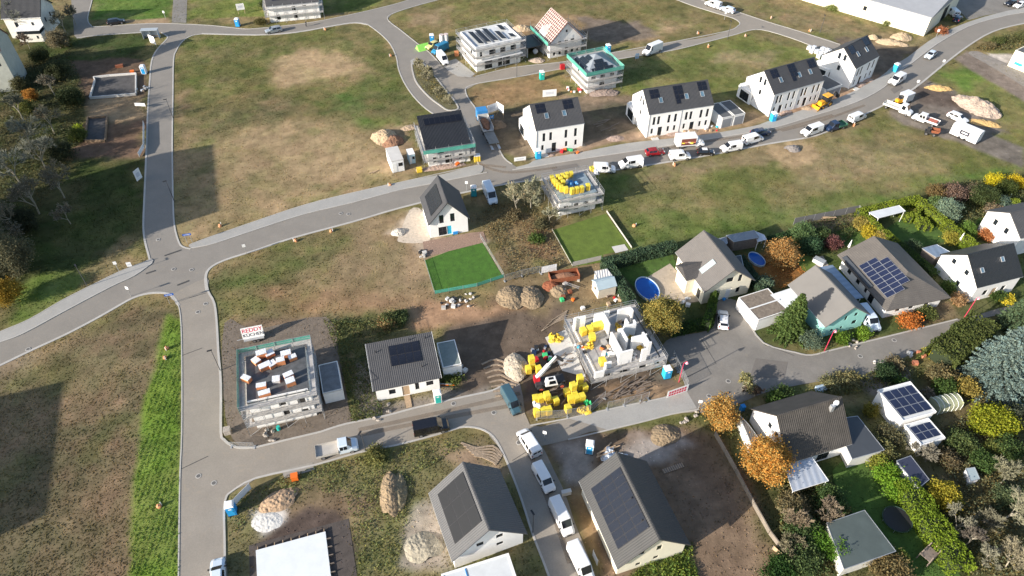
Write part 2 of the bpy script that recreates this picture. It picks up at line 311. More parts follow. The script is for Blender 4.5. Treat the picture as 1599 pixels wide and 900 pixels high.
# ================================================================ GROUND
TAN = (.33, .25, .15); TAN2 = (.265, .20, .125); OLV = (.125, .125, .05); GRN = (.085, .125, .032); DRY = (.20, .165, .085)
DKG = (.055, .075, .026); BRN = (.150, .115, .068); MUD = (.105, .083, .066); GVL = (.20, .18, .155); LEAFL = (.30, .15, .04)
PATCH = [  # polygon in photo pixels, colour, feather in metres, grass cover
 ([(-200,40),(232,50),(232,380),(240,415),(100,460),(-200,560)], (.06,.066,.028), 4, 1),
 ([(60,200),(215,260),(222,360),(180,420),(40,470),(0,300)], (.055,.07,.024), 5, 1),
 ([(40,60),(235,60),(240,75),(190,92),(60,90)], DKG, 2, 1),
 ([(110,95),(230,92),(229,150),(135,165)], (.12,.085,.06), 1.5, .1),
 ([(135,155),(228,150),(228,190),(135,192)], TAN2, 1.5, .1),
 ([(125,190),(228,185),(228,250),(110,240)], (.15,.10,.07), 2, .2),
 ([(190,380),(228,365),(236,405),(150,445),(120,460),(100,450)], DRY, 2, .8),
 ([(0,470),(60,430),(130,440),(90,475),(0,515)], (.11,.15,.04), 2, 1),
 ([(288,60),(400,58),(560,40),(600,60),(640,150),(690,195),(600,205),(560,300),(300,375),(280,370),(272,120)], (.145,.135,.058), 3, 1),
 ([(290,62),(560,45),(600,70),(540,75),(420,110),(290,150)], (.115,.125,.045), 6, 1),
 ([(560,90),(600,80),(650,165),(690,195),(590,200),(540,170)], (.105,.125,.042), 5, 1),
 ([(510,145),(545,150),(585,195),(560,200),(520,175)], (.075,.13,.035), 3, 1),
 ([(280,235),(400,190),(520,195),(600,210),(640,280),(600,290),(300,372),(276,345)], TAN, 7, .25),
 ([(420,90),(470,75),(575,100),(580,120),(500,125),(430,130)], TAN, 4, .3),
 ([(310,170),(460,150),(500,175),(420,195),(310,215)], (.13,.12,.06), 6, 1),  # darker ground colour paints in the streak of tree shade
 ([(275,150),(290,150),(300,240),(290,340),(278,345)], (.24,.18,.11), 3, .3),
 ([(600,205),(640,200),(650,240),(660,270),(600,275)], TAN2, 2, .1),
 ([(150,-20),(265,-20),(268,36),(245,35),(150,30)], (.10,.16,.038), 1.5, 1),
 ([(290,-20),(640,-20),(560,20),(480,32),(400,35),(300,30)], (.13,.16,.045), 2, 1),
 ([(180,32),(265,28),(268,37),(180,38)], TAN2, 1, .3), ([(340,28),(480,25),(560,18),(540,27),(475,36),(340,38)], DRY, 1, .6),
 ([(612,20),(740,-15),(1030,-15),(1150,30),(1140,46),(1000,75),(960,80),(740,110),(700,100),(660,70),(612,36)], (.155,.14,.062), 3, 1),
 ([(800,20),(900,25),(960,30),(1020,60),(960,78),(880,80),(820,60)], (.26,.185,.11), 3, .2),
 ([(910,30),(990,30),(1010,55),(960,72),(905,60)], (.17,.14,.11), 2, .1),
 ([(1020,35),(1080,40),(1060,50),(1010,50)], TAN, 4, .4), ([(640,18),(700,15),(690,35),(640,40)], TAN2, 4, .4),
 ([(735,140),(800,122),(885,108),(890,150),(820,190),(760,185),(740,160)], (.27,.185,.10), 3, .5),
 ([(750,165),(880,150),(920,150),(880,200),(760,190)], (.15,.13,.07), 3, .8),
 ([(960,95),(1150,55),(1300,85),(1180,120),(1160,150),(980,150),(970,130)], (.135,.155,.05), 3, 1),
 ([(1120,85),(1220,80),(1200,105),(1110,100)], (.25,.21,.12), 4, .8),
 ([(755,185),(820,165),(990,150),(1010,215),(830,245),(800,250),(770,210)], (.135,.11,.08), 2, .2),
 ([(905,175),(985,165),(985,190),(910,190)], (.10,.09,.065), 2, .4), ([(870,150),(970,140),(980,160),(900,165)], (.22,.17,.12), 2, .2),
 ([(1115,180),(1180,175),(1210,185),(1110,212)], TAN2, 1.5, .1), ([(830,238),(1010,205),(1110,195),(1112,211),(960,226),(832,250)], (.30,.22,.155), 1.2, .05),
 ([(1200,178),(1360,110),(1400,108),(1330,150),(1210,190)], (.29,.20,.135), 1.2, .05),
 ([(1290,60),(1420,60),(1440,75),(1400,115),(1340,110)], (.14,.115,.09), 2, .1), ([(1370,50),(1430,62),(1420,80),(1360,72)], TAN, 1.5, 0),
 ([(1075,-20),(1260,-20),(1300,10),(1450,55),(1470,65),(1420,70),(1320,65),(1160,20)], (.20,.165,.095), 3, .8),
 ([(1260,0),(1300,12),(1440,50),(1420,60),(1290,22)], (.13,.13,.055), 2, 1),
 ([(925,275),(1100,250),(1300,215),(1400,175),(1500,190),(1620,240),(1599,262),(1440,305),(1340,330),(1230,355),(1000,390),(980,380)], (.125,.14,.048), 3, 1),
 ([(1230,232),(1330,215),(1440,225),(1440,260),(1330,290),(1250,280)], (.235,.195,.11), 6, .7),
 ([(1010,320),(1100,312),(1130,330),(1060,350),(1000,345)], (.215,.18,.095), 4, .7),
 ([(935,275),(1020,262),(1200,228),(1330,195),(1340,200),(1200,245),(1000,280)], (.20,.165,.095), 2, .6),
 ([(950,390),(980,340),(1330,315),(1440,285),(1599,250),(1599,270),(1340,345),(1240,360),(1010,400)], (.105,.155,.042), 3, 1),
 ([(1195,232),(1235,222),(1275,230),(1290,250),(1240,262),(1205,252)], TAN, 2, .1),
 ([(1380,170),(1440,125),(1500,140),(1550,180),(1560,215),(1500,225),(1420,195)], (.17,.15,.13), 2, .1),
 ([(1430,135),(1490,145),(1510,175),(1440,165)], (.105,.085,.072), 2, 0),
 ([(1400,160),(1490,185),(1580,225),(1599,232),(1599,265),(1500,225),(1440,200),(1385,172)], (.17,.155,.135), 1, .05),
 ([(1480,95),(1599,150),(1620,220),(1560,210),(1540,160),(1450,125)], (.15,.15,.06), 2, .9),
 ([(1470,115),(1530,105),(1560,130),(1500,135)], (.12,.18,.045), 3, 1),
 ([(1510,80),(1599,130),(1620,150),(1599,160),(1490,92)], (.20,.17,.145), 1, .05),
 ([(1530,60),(1640,35),(1640,80),(1570,95),(1530,82)], (.15,.15,.06), 1.5, 1), ([(1540,82),(1580,85),(1578,100),(1545,96)], (.45,.42,.38), 1, 0),
 ([(0,590),(150,510),(230,468),(275,480),(280,940),(-60,940),(-60,600)], (.150,.122,.073), 2, 1),
 ([(0,650),(120,700),(100,900),(-60,900)], (.13,.113,.067), 6, 1), ([(60,560),(150,540),(180,600),(80,640)], (.12,.12,.05), 5, 1),
 ([(120,520),(200,480),(230,520),(150,600)], (.17,.135,.085), 5, 1),
 ([(262,490),(283,500),(283,940),(195,940),(207,820),(212,700),(232,600),(245,540)], (.135,.21,.036), .8, .6),
 ([(-20,575),(60,555),(50,575),(0,592)], (.24,.19,.13), 1.5, .3),
 ([(324,430),(400,400),(500,360),(620,330),(660,340),(660,400),(680,460),(600,470),(500,480),(345,560),(338,480)], (.14,.125,.06), 3, .9),
 ([(330,440),(420,400),(560,350),(560,380),(440,420),(340,470)], (.095,.125,.04), 4, 1),
 ([(540,350),(630,332),(670,350),(680,400),(690,470),(640,490),(560,470),(500,470),(470,430),(560,400)], TAN2, 4, .25),
 ([(420,460),(560,440),(690,475),(860,470),(850,490),(700,500),(560,490),(440,500)], (.28,.18,.11), 4, .2),
 ([(345,520),(390,500),(510,490),(560,500),(540,620),(540,660),(400,700),(365,690),(345,600)], (.165,.125,.085), 1.5, .2),
 ([(505,495),(640,505),(560,540),(570,640),(550,655),(530,560)], (.095,.105,.042), 2, 1),
 ([(555,560),(585,560),(600,630),(700,600),(770,600),(760,618),(600,650),(560,640)], (.22,.20,.17), 1.2, .25),
 ([(640,330),(660,330),(670,375),(740,370),(760,375),(740,395),(660,400),(640,370),(610,370)], (.42,.35,.27), 1.2, 0),
 ([(725,300),(860,275),(870,340),(890,420),(800,450),(760,370),(735,340)], (.18,.145,.075), 3, .8),
 ([(810,340),(860,350),(880,410),(830,410)], (.24,.15,.09), 3, .4), ([(760,390),(800,400),(830,430),(790,440)], (.20,.16,.09), 3, .8),
 ([(920,270),(1020,265),(960,330),(930,330)], (.11,.13,.045), 2, 1),
 ([(780,440),(940,415),(960,470),(900,500),(780,490)], (.20,.155,.09), 2, .2),
 ([(690,500),(780,480),(880,478),(890,500),(860,540),(800,600),(770,608),(720,600),(700,540)], (.125,.098,.075), 2, 0),
 ([(660,470),(780,478),(850,470),(780,490),(700,505),(640,510)], (.31,.20,.125), 1.5, .05),
 ([(770,560),(830,545),(1010,560),(1060,600),(1030,620),(830,660),(815,610)], (.125,.10,.078), 1.2, .05),
 ([(830,650),(860,640),(925,640),(890,652),(830,664)], (.13,.12,.06), .8, .8), ([(940,612),(1040,600),(1060,610),(960,635)], (.27,.19,.12), 1.5, .05),
 ([(357,775),(500,727),(700,685),(760,690),(800,760),(850,900),(850,940),(350,940)], (.155,.145,.072), 2, .8),
 ([(440,770),(540,745),(560,780),(540,800),(420,830)], (.165,.125,.08), 2.5, .3),
 ([(395,800),(440,790),(450,820),(410,835)], (.62,.60,.56), 1, 0),
 ([(640,790),(680,780),(710,880),(630,890),(625,860)], (.30,.27,.23), 1.5, .1),
 ([(690,700),(740,690),(780,720),(740,740),(690,710)], (.27,.20,.14), 2, .1),
 ([(480,790),(535,800),(560,880),(540,920),(400,920),(395,850)], (.09,.07,.06), 1, 0),
 ([(845,695),(990,665),(1060,655),(1120,690),(1200,880),(1200,940),(940,940),(900,800),(870,740)], (.17,.125,.088), 1.5, .1),
 ([(860,700),(930,690),(925,745),(880,760)], (.26,.24,.22), 1.5, 0), ([(985,680),(1050,660),(1090,700),(1060,720),(1000,720)], (.34,.31,.28), 2, 0),
 ([(890,765),(920,760),(935,870),(915,860)], (.22,.155,.085), 1, .05),
 ([(1000,880),(1080,850),(1090,900),(1090,940),(960,940)], (.10,.13,.04), 1, 1), ([(940,650),(1080,640),(1110,655),(1000,668),(940,672)], (.11,.12,.045), 1, .9),
 ([(1080,660),(1130,690),(1240,870),(1240,940),(1190,940),(1180,840)], (.20,.15,.10), 1.5, .4),
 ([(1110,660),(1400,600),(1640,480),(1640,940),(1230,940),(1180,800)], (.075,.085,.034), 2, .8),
 ([(1290,720),(1390,730),(1500,900),(1400,940),(1290,800)], (.05,.085,.025), 2, 1),
 ([(1430,600),(1520,580),(1599,640),(1599,900),(1560,940),(1480,730)], (.13,.11,.06), 3, .7),
 ([(1335,590),(1420,575),(1420,600),(1370,620),(1350,610)], (.22,.20,.175), 1, 0),
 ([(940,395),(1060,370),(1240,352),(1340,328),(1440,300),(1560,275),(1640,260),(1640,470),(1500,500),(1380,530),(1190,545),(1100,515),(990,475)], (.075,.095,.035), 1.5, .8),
 ([(1170,400),(1240,385),(1260,430),(1220,450),(1180,430)], (.26,.13,.045), 2, .3), ([(1260,345),(1340,335),(1345,350),(1270,365)], (.20,.165,.11), 1.5, .3),
 ([(1410,480),(1480,470),(1500,495),(1420,515)], (.18,.14,.085), 1, .5), ([(990,420),(1040,415),(1090,470),(1030,470)], (.33,.28,.22), 1, 0),
]
gx = np.concatenate([-np.geomspace(3200, 186, 18), np.arange(-180, 180.1, .5), np.geomspace(186, 3200, 18)])
gy = np.concatenate([-np.geomspace(1500, 8, 12)+20, np.arange(18, 246, .5), np.geomspace(252, 6000, 20)])
GX, GY = np.meshgrid(gx, gy, indexing='xy'); fx, fy = GX.ravel(), GY.ravel()
wx = fx+(fbm(fx, fy, 8, 3)-.5)*9; wy = fy+(fbm(fx, fy, 8, 9)-.5)*9
n1 = fbm(fx, fy, 30, 1)[:, None]; n2 = fbm(fx, fy, 8, 2)[:, None]
C = np.array(OLV)[None]*(1-n1)+np.array(DRY)[None]*n1; G = np.ones(len(fx))
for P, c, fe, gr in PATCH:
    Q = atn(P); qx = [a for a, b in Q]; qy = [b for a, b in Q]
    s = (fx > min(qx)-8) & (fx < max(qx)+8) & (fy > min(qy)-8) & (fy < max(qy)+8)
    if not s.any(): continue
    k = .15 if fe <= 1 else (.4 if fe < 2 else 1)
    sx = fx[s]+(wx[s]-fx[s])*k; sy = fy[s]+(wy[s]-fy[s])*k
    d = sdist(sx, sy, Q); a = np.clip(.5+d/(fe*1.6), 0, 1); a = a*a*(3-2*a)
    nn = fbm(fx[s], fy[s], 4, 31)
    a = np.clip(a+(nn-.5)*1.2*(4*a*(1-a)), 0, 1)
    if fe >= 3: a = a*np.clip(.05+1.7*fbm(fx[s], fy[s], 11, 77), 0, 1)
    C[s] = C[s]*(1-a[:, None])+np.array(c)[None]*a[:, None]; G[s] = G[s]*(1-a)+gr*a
# patchy bare and lush spots inside the grass
m1 = np.clip((fbm(fx, fy, 9, 51)-.52)*6, 0, 1)*np.clip(G, 0, 1)
m2 = np.clip((fbm(fx, fy, 5, 71)-.55)*7, 0, 1)*np.clip(G*1.3, 0, 1)
C = C*(1-m1[:, None]*.35)+np.array((.23, .18, .11))[None]*m1[:, None]*.35*np.clip(C.mean(1)/.10, .2, 1)[:, None]
C = C*(1-m2[:, None]*.4)+C*np.array((.80, 1.06, .66))[None]*m2[:, None]*.4
C = C*(.80+.40*n2)
f1 = fbm(fx, fy, 2.6, 131, 3)[:, None]-.5; f2 = fbm(fx, fy, 1.3, 151, 2)[:, None]-.5
C = C*(1+f1*.6*np.clip(G, .25, 1)[:, None]+f2*.6)*(1+f1*np.array((.28, -.08, .12))*np.clip(G, 0, 1)[:, None])
C = C*np.array((1.05, 1.0, .965))
# wheel ruts in the trampled earth
ru = (fbm(fx, fy, 2.2, 91)-.5); C = C*(1+ru[:, None]*.5*(1-np.clip(G, 0, 1))[:, None])
nx, ny = len(gx), len(gy)
idx = np.arange(nx*ny).reshape(ny, nx)
F = np.stack([idx[:-1, :-1], idx[:-1, 1:], idx[1:, 1:], idx[1:, :-1]], -1).reshape(-1, 4)
def np_mesh(name, V, F, mats, cols=None, fk=4, smooth=False, parent=None):
    me = bpy.data.meshes.new(name); me.vertices.add(len(V)); me.vertices.foreach_set('co', V.astype(np.float32).ravel())
    me.loops.add(F.size); me.loops.foreach_set('vertex_index', F.astype(np.int32).ravel())
    me.polygons.add(len(F)); me.polygons.foreach_set('loop_start', np.arange(0, F.size, fk, dtype=np.int32)); me.polygons.foreach_set('loop_total', np.full(len(F), fk, dtype=np.int32))
    if smooth: me.polygons.foreach_set('use_smooth', np.ones(len(F), bool))
    me.update(calc_edges=True)
    if cols is not None:
        a = me.attributes.new('Col', 'FLOAT_COLOR', 'POINT'); a.data.foreach_set('color', np.concatenate([cols, np.ones((len(cols), 1))], 1).astype(np.float32).ravel())
    for m in (mats if isinstance(mats, (list, tuple)) else [mats]): me.materials.append(m)
    me.validate(); o = bpy.data.objects.new(name, me); col.objects.link(o); o.parent = parent
    return o
gm = mat('ground earth and grass', (1, 1, 1), 1, var=.22, vs_=1.1, attr='Col', spec=.1)
n = gm.node_tree; L = n.links.new; pb = n.nodes['Principled BSDF']; tc = n.nodes.new('ShaderNodeTexCoord')
a1 = n.nodes.new('ShaderNodeTexNoise'); a1.inputs['Scale'].default_value = 2.4; a1.inputs['Detail'].default_value = 7; a1.inputs['Roughness'].default_value = .7
L(tc.outputs['Object'], a1.inputs['Vector']); bp = n.nodes.new('ShaderNodeBump'); bp.inputs['Distance'].default_value = .05; bp.inputs['Strength'].default_value = 1
L(a1.outputs['Fac'], bp.inputs['Height']); L(bp.outputs[0], pb.inputs['Normal'])
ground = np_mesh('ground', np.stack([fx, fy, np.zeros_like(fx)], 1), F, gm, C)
ground['kind'] = 'structure'
def ground_at(x, y):
    i = np.clip(np.searchsorted(gx, x), 0, nx-1); j = np.clip(np.searchsorted(gy, y), 0, ny-1); k = j*nx+i
    return C[k], G[k]

# ================================================================ ROADS AND PAVED SURFACES
def road_mat(name, c, bump=.004, var=.10):
    m = mat(name, c, .9, var=var, vs_=.25, spec=.3); n = m.node_tree; L = n.links.new; pb = n.nodes['Principled BSDF']; tc = n.nodes.new('ShaderNodeTexCoord')
    a = n.nodes.new('ShaderNodeTexNoise'); a.inputs['Scale'].default_value = 5; a.inputs['Detail'].default_value = 8; a.inputs['Roughness'].default_value = .8; L(tc.outputs['Object'], a.inputs['Vector'])
    s = n.nodes.new('ShaderNodeTexNoise'); s.inputs['Scale'].default_value = .9; s.inputs['Detail'].default_value = 5; s.inputs['Distortion'].default_value = 1.5; L(tc.outputs['Object'], s.inputs['Vector'])
    r = n.nodes.new('ShaderNodeMapRange'); r.inputs['From Min'].default_value = .58; r.inputs['From Max'].default_value = .72; r.inputs['To Max'].default_value = .35; L(s.outputs['Fac'], r.inputs['Value'])
    old = pb.inputs['Base Color'].links[0].from_socket
    x = n.nodes.new('ShaderNodeMix'); x.data_type = 'RGBA'; L(r.outputs[0], x.inputs[0]); L(old, x.inputs[6]); x.inputs[7].default_value = (c[0]*1.25, c[1]*1.15, c[2]*1.0, 1)
    r2 = n.nodes.new('ShaderNodeMapRange'); r2.inputs['From Min'].default_value = .3; r2.inputs['From Max'].default_value = .7; r2.inputs['To Min'].default_value = .86; r2.inputs['To Max'].default_value = 1.14; L(a.outputs['Fac'], r2.inputs['Value'])
    y = n.nodes.new('ShaderNodeMix'); y.data_type = 'RGBA'; y.blend_type = 'MULTIPLY'; y.inputs[0].default_value = 1; L(x.outputs[2], y.inputs[6]); L(r2.outputs[0], y.inputs[7]); L(y.outputs[2], pb.inputs['Base Color'])
    return m
ASPH = road_mat('asphalt', (.235, .215, .190)); ASPH2 = road_mat('side road asphalt', (.275, .245, .208)); ASPH3 = road_mat('old lane asphalt', (.215, .20, .18), var=.2)
PAVE = road_mat('light paving', (.34, .33, .31)); KERBM = mat('kerb stone', (.42, .40, .37), .9, var=.12)
TERR = mat('stone terrace', (.42, .35, .27), .9, var=.15, vs_=1.5, bump=.01); TAR_SHADE = mat('tar seam and shadow line', (.06, .06, .06), .9)
LAWNV = mat('vivid lawn', (.05, .13, .013), 1, var=.35, vs_=.9, bump=.05, bs=6); LAWNO = mat('olive lawn', (.10, .145, .02), 1, var=.3, vs_=.6, bump=.05, bs=6)
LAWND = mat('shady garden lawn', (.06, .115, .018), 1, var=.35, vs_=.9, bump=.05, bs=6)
def sheet(name, P, z, m, smooth=True, kind='structure', closed=True, px=True):
    if smooth and px: P = smooth_px(P, True, 3)
    Q = atn(P) if px else P; k = M(); tr = tessellate_polygon([[Vector((x, y, 0)) for x, y in Q]])
    k.v = [(x, y, z) for x, y in Q]
    for t in tr:
        a, b, c = [Vector((*Q[i], 0)) for i in t]; k.f.append(tuple(t) if (b-a).cross(c-a).z > 0 else tuple(t[::-1])); k.m.append(0)
    o = k.build(name, m); tag(o, kind=kind); return o
def ribbon(name, P, w, z0, z1, m, smooth=True, closed=False, px=True, kind='structure', build=True, mm=None, parent=None):
    if smooth and px: P = smooth_px(P, closed, 3)
    Q = [Vector(q) for q in (atn(P) if px else P)]; k = mm or M(); n = len(Q); L_, R_ = [], []
    for i in range(n):
        a = Q[(i-1) % n] if (closed or i) else Q[0]; b = Q[(i+1) % n] if (closed or i < n-1) else Q[-1]
        t = (b-a); t = t.normalized() if t.length > 1e-6 else Vector((1, 0)); nn = Vector((-t.y, t.x)); L_.append(Q[i]+nn*w/2); R_.append(Q[i]-nn*w/2)
    for i in range(n if closed else n-1):
        j = (i+1) % n
        k.quad([(*R_[i], z1), (*R_[j], z1), (*L_[j], z1), (*L_[i], z1)]); k.quad([(*R_[i], z0), (*R_[j], z0), (*R_[j], z1), (*R_[i], z1)]); k.quad([(*L_[j], z0), (*L_[i], z0), (*L_[i], z1), (*L_[j], z1)])
    if build: o = k.build(name, m, parent); tag(o, kind=kind) if kind else None; return o
MAIN_N = [(-60,555),(0,535),(37,521),(100,487),(172,449),(210,431),(238,411),(250,403),(285,396),(298,388),(310,386),(337,380),(400,359),(475,335),(550,317),(625,297),(665,289),(725,277),(760,270),(800,266),(840,260),(900,250),(1000,235),(1100,219),(1200,202),(1275,180),(1337,160),(1380,137),(1405,112),(1425,98),(1462,70),(1512,42),(1562,27),(1599,20),(1680,8)]
MAIN_S1 = [(1680,26),(1599,37),(1550,50),(1512,72),(1475,100),(1425,140),(1375,167),(1325,190),(1275,212),(1200,225),(1100,244),(1007,259),(960,266),(930,270),(850,281),(800,286),(720,302),(625,325),(550,347),(457,372),(400,391),(350,407),(327,420),(321,435),(323,455)]
MAIN_S2 = [(280,478),(271,465),(262,459),(245,457.5),(225,460),(205,467),(185,478),(150,498),(100,524),(50,547),(0,571),(-60,598)]
sheet('road', MAIN_N+MAIN_S1+MAIN_S2, .030, ASPH)
LW = [(236,413),(231,395),(226,375),(224,350),(226,300),(229,225),(231,170),(234,125),(237,95),(246,77),(260,62),(261,57),(252,51)]
LE = [(320,53),(300,56),(285,65),(275,80),(271,95),(270,150),(269,225),(270,300),(272,350),(279,378),(286,386),(298,389)]
sheet('road', LW+[(258,44),(330,44)]+LE+[(290,405),(245,412)], .034, ASPH)
TN = [(113,-20),(145,-20),(144,0),(137,28),(142,40),(155,42),(240,37),(325,40),(375,45),(400,45),(475,37),(540,25),(605,10),(640,0),(700,-18)]
sheet('road', TN+[(745,-18),(685,0),(645,11),(615,21),(605,30),(585,45),(575,39),(555,36),(525,40),(462,51),(400,55),(315,53),(285,58),(250,51),(225,51),(150,56),(120,60),(115,40)], .038, ASPH)
CW = [(575,39),(595,54),(610,70),(619,90),(622,107),(630,127),(645,150),(665,170),(687,185),(712,205),(735,235),(750,262)]
sheet('road', CW+[(762,274),(808,266),(800,257),(787,247),(775,225),(760,198),(747,175),(732,155),(727,143),(730,136),(750,130),(740,120),(725,121),(702,112),(687,100),(670,82),(650,67),(625,47),(607,33),(603,22),(585,30)], .042, ASPH)
sheet('road', [(700,108),(725,121),(737,122),(800,106),(880,97),(955,83),(1000,77),(1050,66),(1100,59),(1135,49),(1152,41),(1155,36),(1145,29),(1112,19),(1075,7),(1055,0),(1020,-14),(1060,-14),(1100,2),(1155,20),(1200,35),(1250,50),(1312,70),(1295,84),(1280,77),(1250,65),(1200,49),(1175,47),(1150,54),(1100,67),(1050,79),(1000,86),(970,92),(882,107),(800,122),(750,130),(728,140),(705,140)], .046, ASPH2)
SW = [(268,462),(278,475),(282,495),(284,550),(284,675),(281,750),(279,900),(279,950)]
SE1 = [(322,435),(325,455),(335,475),(339,512),(341,550),(345,600),(345,675),(350,687),(360,695),(375,700),(400,699)]
sheet('road', SW+[(352,950),(351,850),(350,800),(353,778),(362,768),(400,747),(402,712)]+SE1[::-1], .050, ASPH2)
SN = [(375,700),(400,699),(462,684),(500,675),(512,671),(542,662),(605,649),(650,637),(725,620),(770,610),(785,600),(812,600),(828,665),(887,654),(940,642),(1035,622),(1071,611),(1090,603)]
sheet('road', [(342,690),(358,697)]+SN+[(1092,640),(1050,647),(1012,657),(950,672),(920,675),(887,687),(845,697),(800,705),(770,682),(750,670),(725,667),(705,672),(675,681),(617,696),(560,707),(490,727),(400,748),(357,772),(340,772)], .054, ASPH2)
sheet('road', [(762,672),(785,707),(800,742),(815,782),(832,835),(857,900),(870,950),(945,950),(930,900),(915,860),(897,815),(882,770),(865,735),(845,695),(820,672)], .058, ASPH2)
sheet('road', [(1071,612),(1065,590),(1040,560),(1033,545),(1050,527),(1108,516),(1118,490),(1122,470),(1150,470),(1165,498),(1192,536),(1200,541),(1242,551),(1267,555),(1300,547),(1355,532),(1390,525),(1450,509),(1495,499),(1517,495),(1560,482),(1599,474),(1660,458),(1660,476),(1599,487),(1542,496),(1500,514),(1465,532),(1430,550),(1405,562),(1375,577),(1340,590),(1275,597),(1200,612),(1150,632),(1100,645),(1088,640)], .062, ASPH3)
sheet('driveway', [(888,654),(940,643),(1035,622),(1072,611),(1088,638),(1050,647),(1012,657),(950,672)], .070, PAVE, smooth=False)
sheet('car_park', [(1488,-40),(1800,-40),(1660,4),(1599,12),(1537,25),(1512,32),(1500,20),(1480,8)], .03, ASPH3, smooth=False)
sheet('path', [(272,-20),(293,-20),(291,36),(268,36)], .02, ASPH3, smooth=False)
sheet('driveway', [(688,100),(712,92),(742,116),(735,121),(715,120),(700,111)], .052, PAVE, smooth=False)
# pavements with kerbs
PV = .12
sheet('pavement', [(-60,545),(0,519),(45,500),(95,471),(136,450),(162,437),(187,425),(225,410),(236,405),(238,411),(210,431),(172,449),(100,487),(37,521),(0,535),(-60,556)], PV, PAVE)
sheet('pavement', [(296,383),(325,372),(400,346),(475,321),(550,302),(600,290),(645,281),(695,272),(748,258),(752,270),(725,277),(665,289),(625,297),(550,317),(475,335),(400,359),(337,380),(310,386),(300,388)], PV, PAVE)
sheet('pavement', [(806,262),(825,257),(840,250),(900,240),(960,228),(1000,222),(1100,211),(1175,198),(1200,190),(1275,165),(1325,147),(1375,120),(1395,103),(1417,90),(1450,65),(1487,45),(1537,27),(1599,12),(1680,-2),(1680,8),(1599,20),(1562,27),(1512,42),(1462,70),(1425,98),(1405,112),(1380,137),(1337,160),(1275,180),(1200,202),(1100,219),(1000,235),(900,250),(840,260),(812,265)], PV, PAVE)
def kerb(P, w=.22, z=.14, **k): return ribbon('kerb', P, w, 0, z, KERBM, **k)
kerb(MAIN_N[:7]); kerb(MAIN_N[9:19]); kerb(MAIN_N[19:]); kerb(MAIN_S1, .45, .07); kerb(MAIN_S2, .45, .07)
kerb([(-60,545),(0,519),(45,500),(95,471),(136,450),(187,425),(225,410),(236,405)], .15, .15)
kerb([(296,383),(325,372),(400,346),(475,321),(550,302),(645,281),(748,258)], .15, .15)
kerb(LW, .35, .08); kerb(LE, .30, .08); kerb(TN[1:], .25, .09); kerb([(575,39),(555,36),(525,40),(462,51),(400,55),(315,53)], .6, .09)
kerb([(245,52),(225,51),(150,56),(120,60)], .3, .08); kerb(CW, .3, .09)
kerb([(800,257),(787,247),(775,225),(760,198),(747,175),(732,155),(727,143),(730,136),(750,130),(800,122),(882,107),(970,92),(1050,79),(1100,67),(1150,54),(1175,47),(1200,49),(1250,65),(1295,84)], .28, .09)
kerb([(685,0),(645,11),(615,21),(605,28),(610,36),(625,47),(650,67),(670,82),(687,100)], .25, .09); kerb([(742,120),(800,106),(880,97),(955,83),(1050,66),(1135,49),(1152,41),(1155,36),(1145,29),(1112,19),(1075,7),(1020,-14)], .25, .09)
kerb([(1060,-14),(1100,2),(1155,20),(1200,35),(1250,50),(1312,70)], .25, .09)
kerb(SW[1:], .18, .10); kerb(SE1, .35, .10); kerb(SN[1:11], .3, .10); kerb(SN[12:17], .2, .10); kerb([(352,950),(351,850),(350,800),(353,778),(362,768),(400,747),(490,727),(560,707),(617,696),(675,681),(705,672),(725,667),(750,670),(770,682),(785,707),(800,742),(815,782),(832,835),(857,900),(870,950)], .28, .10)
kerb([(1092,640),(1050,647),(1012,657),(950,672),(887,687)], .2, .12); kerb([(1165,498),(1192,536),(1242,551),(1267,555),(1300,547),(1390,525),(1495,499)], .25, .1)
# planted island in the connecting road
IS = [(643,97),(650,94),(658,97),(675,115),(695,140),(711,160),(715,171),(700,173),(687,165),(670,152),(652,132),(645,115)]
sheet('island_bed', IS, .10, mat('island soil', (.12, .11, .055), 1, var=.5, vs_=2, bump=.1)); kerb(IS, .35, .16, closed=True)
sheet('pavement', [(641,96),(650,92),(659,96),(655,100),(645,102)], .17, PAVE)
# lawns, terraces, plots
sheet('lawn', [(663,407),(750,374),(786,434),(679,459)], .03, LAWNV, smooth=False)
sheet('lawn', [(862,360),(946,334),(986,389),(942,398),(940,410),(894,417)], .03, LAWNO, smooth=False)
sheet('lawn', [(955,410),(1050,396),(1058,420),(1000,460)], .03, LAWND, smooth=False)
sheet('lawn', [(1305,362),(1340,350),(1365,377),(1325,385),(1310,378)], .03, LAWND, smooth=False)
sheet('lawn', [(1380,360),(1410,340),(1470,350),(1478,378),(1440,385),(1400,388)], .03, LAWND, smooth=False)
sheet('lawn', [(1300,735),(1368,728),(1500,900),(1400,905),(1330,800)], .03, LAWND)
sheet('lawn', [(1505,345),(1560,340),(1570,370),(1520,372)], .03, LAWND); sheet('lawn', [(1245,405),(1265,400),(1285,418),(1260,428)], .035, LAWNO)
sheet('terrace', [(1000,440),(1046,412),(1098,470),(1045,478),(1016,462)], .05, TERR, smooth=False)
sheet('terrace', [(1268,403),(1285,400),(1300,425),(1282,428)], .05, TERR, smooth=False)
sheet('terrace', [(660,378),(734,364),(755,362),(760,378),(664,402)], .05, mat('brown gravel bed', (.27, .18, .135), 1, var=.35, vs_=4, bump=.05, bs=8), smooth=False)
sheet('driveway', [(625,365),(640,328),(660,330),(673,372),(655,380),(622,378)], .04, mat('pale gravel', (.52, .44, .35), 1, var=.25, vs_=2, bump=.05, bs=8))
sheet('yard', [(350,505),(400,515),(510,495),(530,560),(545,640),(540,662),(400,698),(372,695),(352,650)], .02, mat('compacted dirt yard', (.155, .125, .098), 1, var=.3, vs_=.8, bump=.05))
sheet('concrete_pad', [(851,528),(885,515),(915,590),(878,580)], .12, CONC_L, smooth=False)
